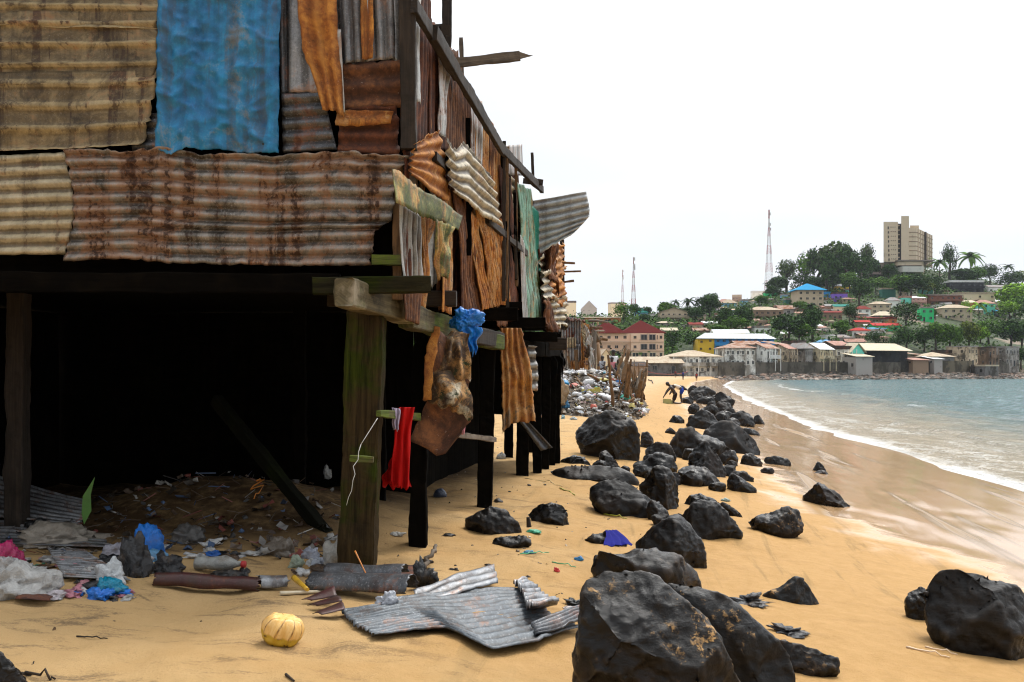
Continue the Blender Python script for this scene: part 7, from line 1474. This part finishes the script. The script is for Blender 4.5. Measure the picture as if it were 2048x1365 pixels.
H_(1850, 1915, 588, 592, 613, 'brick', 'dark', 'gable', 'long reddish brown house with a verandah', 2, 6, veranda=1)
H_(1906, 1980, 585, 589, 610, 'cream', 'tan', 'flat', 'long cream two storey house with evenly spaced windows', 2, 6)
H_(1890, 1958, 561, 565, 588, 'black', 'white', 'flat', 'dark modern house with white flat roofs below the hilltop', 2, 6, veranda=1)
H_(1838, 1864, 614, 617, 644, 'green', 'grey', 'flat', 'tall bright green house', 2, 2)
H_(1876, 1936, 609, 617, 640, 'tan', 'tan', 'hip', 'two storey house half white and half bare brown with a tan roof', 2, 4)
H_(1918, 1948, 600, 606, 620, 'orange', 'cream', 'shed', 'orange walled house under a slanting cream roof', 1, 2)
H_(1946, 1985, 600, 608, 628, 'aqua', 'pinkr', 'hip', 'aqua house with a terracotta roof', 2, 3)
H_(1968, 2000, 598, 604, 618, 'grey', 'white', 'hip', 'house with a white hipped roof next to the light green tree', 1, 2)
H_(1984, 2003, 620, 623, 634, 'dgrey', 'blue', 'shed', 'stall with a blue roof at the far right', 1, 1)
H_(1972, 2004, 570, 575, 588, 'white', 'grey', 'gable', 'white house high on the right beside the light green tree', 1, 3)
H_(1761, 1788, 576, 579, 597, 'dgreen', 'tan', 'flat', 'dark green shed on the slope under the tower block', 1, 0, door=False)
H_(1839, 1863, 567, 570, 593, 'dgreen', 'tan', 'flat', 'tall dark green shed with a tan roof right under the tower block', 1, 0, door=False)
# filler shanties between them
random.seed(5)
wn_ = ['white', 'tan', 'grey', 'brown']; rn_ = ['tan', 'rust', 'grey', 'white', 'pinkr']
for i in range(84):
    px = rnd(1385, 1760) if i < 66 else rnd(1790, 2040); py = rnd(598, 686) if i < 66 else rnd(585, 640)
    w_ = rnd(13, 26); a = rnd(2, 5); e = rnd(7, 11); wc = random.choice(wn_); rc = random.choice(rn_)
    nm = {'tan': 'tan', 'rust': 'rusty', 'grey': 'grey', 'white': 'white', 'pinkr': 'pinkish'}[rc]
    H_(px, px + w_, py - a - e, py - e, py, wc, rc, random.choice(['hip', 'gable', 'shed', 'flat', 'gablef']), 'small %s shanty with a %s roof packed between the larger hillside houses' % (wc, nm), 1, random.choice([2, 3]), group='small %s shanties with %s roofs' % (wc, nm), yaw=rnd(-.3, .3))
# sea wall segments
def seawall(px0, px1, ytop, col, label, dd=9, ybot=757):
    ytop = min(ytop, 725) if ytop != 730 else ytop; px0 -= 1.5; px1 += 1.5; pts = [(px, ho(px) + dd) for px in np.linspace(px0, px1, 4)]
    bm = bmesh.new(); rows_ = []
    ztop = CZ + (HY - ytop) / F * (ho((px0 + px1) / 2) + dd)
    org = Vector((P((px0 + px1) / 2, 0, pts[1][1]).x, pts[1][1], -1.5))
    for px, d in pts:
        x = (px - CX) / F * d; rows_.append([bm.verts.new(Vector(q) - org) for q in [(x, d, -2.2), (x, d, ztop), (x + .4, d + 1.2, ztop), (x + .4, d + 1.2, -2.2)]])
    for a, b_ in zip(rows_, rows_[1:]):
        for i in range(4): bm.faces.new((a[i], b_[i], b_[(i + 1) % 4], a[(i + 1) % 4]))
    bm.faces.new(rows_[0]); bm.faces.new(rows_[-1][::-1]); bmesh.ops.recalc_face_normals(bm, faces=bm.faces)
    o = bpy.data.objects.new('sea_wall', bm_mesh(bm)); COL.objects.link(o); o.location = org; o.data.materials.append(M_GRIMY); o.color = (*[c * .42 for c in col], 1)
    tag(o, label, 'sea wall', 'sea wall sections along the far shore')
for a in [(1437, 1468, 726, (.16, .14, .12), 'dark sea wall section at the top of the beach'), (1469, 1500, 731, (.34, .28, .2), 'tan sea wall section below the peeling white house'), (1501, 1548, 731, (.2, .17, .14), 'sea wall section behind the rubble bank'),
          (1549, 1600, 728, (.36, .3, .22), 'pale streaked sea wall section below the narrow brown house'), (1601, 1652, 729, (.15, .125, .1), 'dark sea wall section below the cream seafront house'), (1654, 1686, 728, (.42, .37, .25), 'pale buff sea wall section'),
          (1687, 1738, 722, (.3, .29, .26), 'grey sea wall section under the plain grey shed'), (1739, 1798, 728, (.3, .27, .23), 'smooth grey sea wall section below the open fronted hall'), (1800, 1870, 722, (.10, .085, .07), 'blackened sea wall section'),
          (1871, 1943, 722, (.36, .3, .2), 'yellowish sea wall section with a dark top'), (1989, 2030, 724, (.3, .27, .22), 'last sea wall section before the trees at the right')]: seawall(*a)
seawall(1438, 1560, 733, (.3, .26, .2), 'low continuous footing of dark sea wall below the terrace', dd=7.2)
seawall(1560, 1800, 733, (.26, .23, .18), 'low continuous footing of stained sea wall below the open fronted hall', dd=7.2)
seawall(1944, 1988, 730, (.12, .1, .08), 'short dark sea wall section under the small boathouse', dd=6)
# rubble bank at the foot of the sea wall: uncountable stones
def rubble():
    random.seed(9); bm = bmesh.new()
    for _ in range(2600):
        px = rnd(1425, 2060) ; d = ho(px) + rnd(-7, 8.5) - (6 if px < 1500 else 0); x = (px - CX) / F * d
        z = -1.0 + max(0, (d - ho(px) + 5)) * .13 + rnd(-.3, .1); s = rnd(.3, 1.1) if px > 1500 else rnd(.25, .8)
        r = bmesh.ops.create_icosphere(bm, subdivisions=1, radius=s)
        sc = Vector((rnd(.7, 1.3), rnd(.7, 1.2), rnd(.4, .8)))
        for v in r['verts']: v.co = Vector((v.co.x * sc.x, v.co.y * sc.y, v.co.z * sc.z)) * rnd(.8, 1.2) + Vector((x, d, z))
    b = NB('rubble'); p = b.geo(); rn = b.n('ShaderNodeNewGeometry').outputs['Random Per Island']
    b.bs(Base_Color=b.ramp(rn, [(0, (.02, .018, .015)), (.6, (.09, .07, .05)), (.9, (.2, .12, .08)), (1, (.35, .3, .25))]), Roughness=.8)
    tag(link('shore_rubble', bm_mesh(bm), b.m), 'brown and black stones and rubbish along the foot of the sea walls', 'rubble', kind='stuff')
rubble()

# ------------------------------------------------------------------ trees
def crown_mesh(seed, n=2100, lobes=9, leaf=.085, flat=.8, loose=0.0):
    rr = random.Random(seed); L = []
    for k in range(lobes):
        a = rr.uniform(0, 6.28); q = rr.uniform(.15, .62); L.append((Vector((math.cos(a) * q, math.sin(a) * q, rr.uniform(-.45, .5) * flat)), rr.uniform(.26, .5)))
    L.append((Vector((0, 0, .25 * flat)), .55))
    V = []; Fc = []
    for k in range(n):
        c, r = rr.choice(L); 
        v = Vector((rr.gauss(0, 1), rr.gauss(0, 1), rr.gauss(0, 1))).normalized() * r * (rr.uniform(.6, 1.0) if rr.random() < .9 else rr.uniform(1, 1.08 + loose)); p = c + v
        nn = (v.normalized() + Vector((rr.gauss(0, .5), rr.gauss(0, .5), rr.gauss(0, .5) + .3))).normalized(); t = nn.orthogonal().normalized(); t = Matrix.Rotation(rr.uniform(0, 6.28), 3, nn) @ t; b_ = nn.cross(t)
        s = leaf * rr.uniform(.55, 1.25); i = len(V)
        for q in range(6):
            an = q * math.pi / 3; rad = s * rr.uniform(.6, 1.1); V.append(p + (t * math.cos(an) + b_ * math.sin(an) * .7) * rad + nn * rr.uniform(-.3, .3) * s)
        Fc += [(i, i + 1, i + 2), (i, i + 2, i + 3), (i, i + 3, i + 4), (i, i + 4, i + 5)]
    me = mesh_from(V, Fc, False); me.materials.append(M_LEAF); return me
CR = [crown_mesh(1), crown_mesh(2, lobes=12), crown_mesh(3, lobes=7, loose=.15), crown_mesh(4, 1800, lobes=14, leaf=.07), crown_mesh(5, 900, lobes=10, leaf=.075, loose=.3), crown_mesh(6, 1300, lobes=6, leaf=.09)]
M_BARK = mat('bark', lambda: wood('bark', (.03, .022, .015), (.10, .08, .055)))
def trunk_mesh(seed):
    rr = random.Random(seed); bm = bmesh.new()
    top = Vector((rr.uniform(-.12, .12), rr.uniform(-.1, .1), .62)); mid = Vector((rr.uniform(-.06, .06), 0, .3))
    add_tube(bm, [(0, 0, -.12), mid, top], [.055, .04, .022], 7)
    for k in range(5):
        a = rr.uniform(0, 6.28); s0 = mid.lerp(top, rr.uniform(.1, .8)); e = s0 + Vector((math.cos(a) * .3, math.sin(a) * .3, rr.uniform(.15, .32)))
        add_tube(bm, [s0, s0.lerp(e, .5) + Vector((0, 0, -.03)), e], [.022, .015, .006], 5)
    me = bm_mesh(bm, True); me.materials.append(M_BARK); return me
TR = [trunk_mesh(k) for k in range(4)]
LG = dict(dark=(.026, .060, .018), mid=(.058, .125, .022), light=(.14, .26, .03), pale=(.055, .09, .04), olive=(.08, .11, .025))
TK = dict(dark='dark leafy', mid='mid green leafy', light='light green leafy', pale='greyish green feathery', olive='olive green leafy')
tn = 0
def tree(px, ytop, w_, ybase, kind='dark', label=None, d=None, crown=None, name='tree', cut=.18, group='trees on the hill across the bay'):
    global tn
    g = G(px, ybase) if d is None else Vector(((px - CX) / F * d, d, CZ + (HY - ybase) / F * d)); s = g.y / F
    Ht = (ybase - ytop) * s; Wd = w_ * s; root = empty(name, g); 
    tag(root, label or '%s tree standing among others on the hillside' % TK[kind], 'tree', group if label else '%s trees on the hillside' % TK[kind])
    k = tn % 6 if crown is None else crown; tn += 1
    ch = Ht * (1 - cut)
    child('crown', CR[k], None, root, (0, 0, Ht - ch * .5), LG[kind] if isinstance(kind, str) else kind, (Wd * .62, Wd * .55, ch * .58), rz=tn * 1.7)
    child('trunk', TR[tn % 4], None, root, (0, 0, 0), None, (Ht * .8, Ht * .8, Ht * .95), rz=tn)
    return root
def frond_mesh():
    V = []; Fc = []; n = 12
    for k in range(n):
        t = k / (n - 1); x = t * 1.0; z = .42 * t - .85 * t * t; wd = .13 * math.sin(math.pi * min(1, t * .9 + .12)) + .008
        i = len(V); V += [(x, -wd, z - wd * .5), (x + .03, 0, z), (x, wd, z - wd * .5)]
        if k: Fc += [(i - 3, i - 2, i + 1, i), (i - 2, i - 1, i + 2, i + 1)]
    # feathered edge leaflets
    for k in range(26):
        t = .1 + .9 * k / 25; x = t; z = .42 * t - .85 * t * t; 
        for s_ in (-1, 1):
            i = len(V); V += [(x - .02, 0, z), (x + .02, 0, z), (x + .1, s_ * (.2 * math.sin(math.pi * min(1, t * .85 + .12)) + .03), z - .14)]; Fc.append((i, i + 1, i + 2))
    return V, Fc
def palm_crown(seed, n=17):
    rr = random.Random(seed); V0, F0 = frond_mesh(); V = []; Fc = []
    for k in range(n):
        a = k * 2.4 + rr.uniform(-.2, .2); M = Matrix.Rotation(a, 4, 'Z') @ Matrix.Rotation(rr.uniform(-.75, .45), 4, 'Y') @ Matrix.Scale(rr.uniform(.8, 1.1), 4); i = len(V)
        V += [M @ Vector(v) for v in V0]; Fc += [tuple(q + i for q in f) for f in F0]
    me = mesh_from(V, Fc, False); me.materials.append(M_LEAF); return me
PC = [palm_crown(1), palm_crown(2, 14)]
bm = bmesh.new(); add_tube(bm, [(0, 0, -.1), (.03, 0, .3), (.02, .01, .7), (0, 0, 1)], [.035, .025, .02, .018], 7); PT = bm_mesh(bm, True); PT.materials.append(M_BARK)
def palm(px, ytop, w_, ybase, label, kind='dark', d=None):
    g = G(px, ybase) if d is None else P(px, ybase, d); s = g.y / F; root = empty('palm_tree', g); tag(root, label, 'palm tree', 'palms on the hill across the bay')
    Ht = (ybase - ytop) * s; Wd = w_ * s
    child('crown', PC[int(px) % 2], None, root, (0, 0, Ht - Wd * .2), LG[kind], (Wd * .55,) * 3, rz=px); child('trunk', PT, None, root, (0, 0, 0), None, (Ht * .7, Ht * .7, Ht - Wd * .2)); return root
T = tree
T(1485, 552, 52, 608, 'dark', 'lone dark tree standing tall on the left skyline'); T(1457, 580, 20, 606, 'dark', 'small round tree left of the lone tall skyline tree')
T(1419, 584, 56, 640, 'dark', 'broad dark tree below the left skyline'); T(1573, 515, 42, 585, 'pale', 'pale airy tree at the left foot of the wooded hilltop')
T(1612, 503, 46, 585, 'mid'); T(1640, 486, 56, 582, 'dark'); T(1668, 477, 70, 582, 'pale', 'tallest feathery tree on the wooded hilltop'); T(1694, 486, 50, 580, 'dark'); T(1655, 500, 60, 590, 'dark')
T(1734, 484, 36, 560, 'pale', 'wispy flat topped tree left of the tower block'); T(1722, 505, 60, 578, 'dark'); T(1742, 512, 44, 570, 'dark'); T(1758, 494, 26, 545, 'dark')
T(1560, 550, 62, 592, 'dark'); T(1536, 560, 40, 592, 'mid'); T(1628, 552, 44, 590, 'dark'); T(1600, 545, 46, 588, 'dark'); T(1720, 553, 50, 615, 'dark', 'dense dark tree right of the purple house'); T(1700, 540, 50, 590, 'mid'); T(1660, 545, 60, 586, 'dark')
T(1778, 526, 38, 565, 'dark', 'rounded dark tree under the left foot of the tower block'); T(1820, 543, 78, 602, 'dark', 'wide dark tree below the tower block'); T(1870, 548, 44, 602, 'dark'); T(1845, 552, 44, 600, 'olive'); T(1800, 548, 60, 600, 'mid'); T(1752, 552, 52, 590, 'mid')
T(1899, 484, 32, 560, 'dark', 'tall slender tree leaning right of the tower block', crown=4); T(1980, 526, 44, 575, 'dark'); T(2020, 540, 60, 585, 'dark'); T(2045, 538, 50, 580, 'olive'); T(1930, 535, 60, 575, 'dark'); T(1955, 530, 40, 575, 'mid')
T(2030, 562, 76, 636, 'light', 'big light green tree at the right edge'); T(2018, 600, 60, 646, 'light'); T(2050, 590, 70, 650, 'mid')
T(1578, 622, 78, 690, 'dark', 'big dark tree between the seafront and the brown two storey house'); T(1624, 610, 52, 684, 'dark'); T(1600, 640, 60, 690, 'mid'); T(1682, 639, 46, 676, 'mid', 'domed tree left of the bright red hipped roof'); T(1699, 607, 40, 650, 'dark', 'round dark tree right of the teal roof')
T(1813, 602, 64, 660, 'dark', 'big dark tree beside the vivid green bungalow'); T(1813, 650, 46, 706, 'dark'); T(1872, 640, 60, 704, 'mid'); T(1900, 646, 50, 704, 'mid'); T(1938, 640, 50, 696, 'olive'); T(1848, 655, 44, 704, 'dark'); T(1790, 672, 40, 706, 'dark')
T(1450, 610, 44, 668, 'dark'); T(1492, 608, 50, 668, 'dark'); T(1470, 630, 50, 672, 'mid'); T(1392, 612, 34, 650, 'dark')
T(1203, 588, 28, 634, 'pale', 'slim greyish tree between two houses at the far left'); T(1248, 602, 46, 652, 'mid', 'broad bright green tree above the peach apartment block'); T(1270, 605, 26, 640, 'dark'); T(1290, 612, 30, 640, 'dark'); T(1289, 626, 22, 652, 'dark')
T(1332, 603, 54, 640, 'mid'); T(1376, 612, 46, 642, 'dark'); T(1346, 658, 42, 704, 'dark', 'dark tree right of the peach apartment block'); T(1388, 663, 50, 704, 'dark', 'dark tree left of the yellow building'); T(1435, 648, 50, 676, 'mid'); T(1361, 716, 18, 738, 'mid')
T(1843, 588, 30, 612, 'mid'); T(1866, 618, 22, 645, 'mid'); T(1978, 636, 70, 692, 'mid'); T(2020, 634, 70, 700, 'dark'); T(2044, 640, 60, 702, 'mid'); T(2042, 695, 40, 742, 'dark', 'dark bushy tree at the water on the far right'); T(1960, 652, 44, 690, 'light')
T(1930, 600, 20, 640, 'light'); T(1750, 660, 40, 700, 'dark'); T(1775, 690, 30, 712, 'mid'); T(1520, 590, 36, 614, 'mid'); T(1600, 600, 26, 628, 'mid'); T(1545, 570, 36, 600, 'dark')
for i, x in enumerate((790, 850, 905, 960, 1010, 1060, 1100)): T(x, 600 + i % 3 * 12, 46 + i % 2 * 14, 655 + i % 3 * 16, ('dark', 'mid')[i % 2])
palm(1157, 591, 24, 628, 'palm on the skyline right of the yellowish house'); palm(1191, 592, 22, 630, 'palm behind the grey and white gabled house'); palm(1378, 596, 32, 636, 'palm rising beside the gabled villa'); palm(1352, 600, 22, 636, 'palm behind the gabled villa')
palm(1940, 503, 56, 560, 'big palm on the skyline right of the tower block', 'mid'); palm(1878, 517, 40, 560, 'short drooping palm at the right foot of the tower block', 'mid'); palm(2016, 528, 26, 570, 'little palm on the right skyline'); palm(1957, 602, 40, 656, 'light palm in front of the aqua house', 'light')
palm(1620, 606, 44, 650, 'palm below the bright blue pyramid roof'); palm(1730, 520, 40, 570, 'palm among the trees left of the tower block')
# undergrowth: leaves nobody could count, spread over the hillside
def undergrowth():
    rr = random.Random(3); V = []; Fc = []
    N = 19000; pxs = np.array([rr.uniform(720, 2140) for _ in range(N)]); ts = np.array([rr.random() ** .8 for _ in range(N)])
    yr = np.interp(pxs, _hp, _hr); y0 = np.interp(pxs, _hp, _ho) + 24; Y = y0 + ts * (yr - y0); X = (pxs - CX) / F * Y; Z = hill_z(X, Y); M_ = vnoise(X * .03, Y * .03)
    for i in range(N):
        if M_[i] < -.22: continue
        c = Vector((X[i], Y[i], Z[i] + rr.uniform(.2, 2.2)))
        for q in range(3):
            nn = Vector((rr.gauss(0, .6), rr.gauss(0, .6) - .5, 1)).normalized(); t = nn.orthogonal().normalized(); b_ = nn.cross(t); s = rr.uniform(.3, .9); p = c + Vector((rr.gauss(0, 1.2), rr.gauss(0, 1.2), rr.gauss(0, .5))); k = len(V)
            V += [p + t * s, p + b_ * s * .8, p - t * s, p - b_ * s * .8]; Fc.append((k, k + 1, k + 2, k + 3))
    me = mesh_from(V, Fc, False); o = link('undergrowth', me, M_LEAF); o.color = (.028, .06, .012, 1); tag(o, 'green bushes and weeds covering the hillside between the houses', 'undergrowth', kind='stuff')
undergrowth()
# masts
def mast(px, ytop, ybase, w0, d, label, bands=7):
    s = d / F; Ht = (ybase - ytop) * s; r0 = w0 * s / 2; root = empty('radio_mast', P(px, ybase, d)); tag(root, label, 'radio mast', 'radio masts on the skyline')
    for k in range(bands):
        bm = bmesh.new(); z0 = Ht * k / bands; z1 = Ht * (k + 1) / bands; f = lambda z: r0 * max(.12, 1 - z / Ht * 1.05)
        n = 3
        for q in range(n):
            za = z0 + (z1 - z0) * q / n; zb_ = z0 + (z1 - z0) * (q + 1) / n; ra, rb = f(za), f(zb_)
            for c in range(4):
                a0 = math.pi / 4 + c * math.pi / 2; a1 = a0 + math.pi / 2
                A = lambda a, r, z: (math.cos(a) * r * 1.41, math.sin(a) * r * 1.41, z)
                add_tube(bm, [A(a0, ra, za), A(a0, rb, zb_)], .11, 4, False); add_tube(bm, [A(a0, ra, za), A(a1, rb, zb_)], .05, 3, False); add_tube(bm, [A(a1, ra, za), A(a0, rb, zb_)], .05, 3, False); add_tube(bm, [A(a0, rb, zb_), A(a1, rb, zb_)], .05, 3, False)
        child('mast_section', bm_mesh(bm), M_PLAIN, root, color=(.35, .06, .04) if k % 2 == 0 else (.6, .6, .6))
    for k, z in enumerate((.93, .8, .74)): child('antenna', box_me(.9, .5, 0, 1.8), M_PLAIN, root, (f(Ht * z) + .3, 0, Ht * z), (.7, .7, .7))
mast(1538, 420, 580, 15, 640, 'tall red and white radio mast left of the wooded hilltop', 9)
mast(1267, 515, 612, 9, 560, 'shorter radio mast on the left skyline')
mast(1245, 540, 615, 6, 900, 'faint distant radio mast left of the shorter one', 5)

# ------------------------------------------------------------------ labels that point at one tree or shanty: by its nearest landmark
MARKS = [(1260, 690, 'peach apartment block'), (1412, 690, 'yellow end of the school'), (1510, 690, 'blue side of the school'), (1613, 590, 'blue pyramid roofed house'), (1678, 594, 'purple box house'), (1686, 574, 'yellow hillside house'), (1816, 490, 'tower block'),
    (1767, 655, 'green bungalow'), (1717, 665, 'bright red hipped roof'), (1705, 712, 'turquoise gable end'), (1760, 700, 'open fronted hall'), (1851, 630, 'tall bright green house'), (1905, 625, 'half white brown house'), (1882, 600, 'long reddish brown house'), (1942, 597, 'long cream house'),
    (1923, 573, 'dark modern house'), (2030, 600, 'big light green tree'), (1525, 630, 'brown two storey house'), (1680, 618, 'teal roofed cream house'), (1765, 634, 'dark grey hipped house'), (1345, 630, 'gabled villa'), (1281, 628, 'blue house with the sea green roof'), (1485, 580, 'lone tall skyline tree'),
    (1538, 500, 'tall radio mast'), (1668, 500, 'tallest hilltop tree'), (1850, 580, 'dark green sheds'), (1965, 612, 'aqua house'), (1940, 520, 'big palm by the tower block'), (1960, 715, 'cluttered concrete houses'), (1860, 712, 'tan hipped hut'), (1541, 590, 'green painted hillside house'), (1385, 653, 'grey gabled house')]
used_l = set(o.get('label') for o in bpy.data.objects if o.get('label'))
for o in list(bpy.data.objects):
    l = o.get('label', '')
    if o.parent is None and ('standing among others on the hillside' in l or 'packed between the larger' in l):
        px = CX + F * o.location.x / o.location.y; py = HY - (o.location.z + 4 - CZ) * F / o.location.y
        kind = l.split(' standing')[0] if 'standing' in l else l.split(' packed')[0]
        del o['group']; o['group'] = 'trees on the hillside across the bay' if 'tree' in kind else 'shanties packed on the hillside across the bay'
        for mx_, my_, nm in sorted(MARKS, key=lambda m: (m[0] - px) ** 2 + (m[1] - py) ** 2):
            dx, dy = px - mx_, py - my_
            if max(abs(dx), abs(dy)) < 12: where = 'right against'
            elif abs(dx) > abs(dy) * 1.6: where = 'right of' if dx > 0 else 'left of'
            elif abs(dy) > abs(dx) * 1.6: where = 'below' if dy > 0 else 'above'
            else: where = ('down' if dy > 0 else 'up') + ('-right of' if dx > 0 else '-left of')
            nl = '%s %s the %s' % (kind, where, nm)
            if nl not in used_l: break
        used_l.add(nl); o['label'] = nl

# ------------------------------------------------------------------ sea haze
bm = bmesh.new(); add_box(bm, (500, 500, 55), (4400, 4400, 160)); hz = bpy.data.objects.new('haze', bm_mesh(bm)); COL.objects.link(hz); hm = bpy.data.materials.new('haze'); hm.use_nodes = True
hm.node_tree.nodes.remove(hm.node_tree.nodes['Principled BSDF']); pv = hm.node_tree.nodes.new('ShaderNodeVolumePrincipled'); pv.inputs['Color'].default_value = (.86, .92, 1, 1); pv.inputs['Density'].default_value = .00006; pv.inputs['Anisotropy'].default_value = .3
hm.node_tree.links.new(pv.outputs[0], hm.node_tree.nodes['Material Output'].inputs['Volume']); hz.data.materials.append(hm); tag(hz, 'thin pale sea haze over the whole bay', kind='stuff')
SC.cycles.volume_bounces = 0
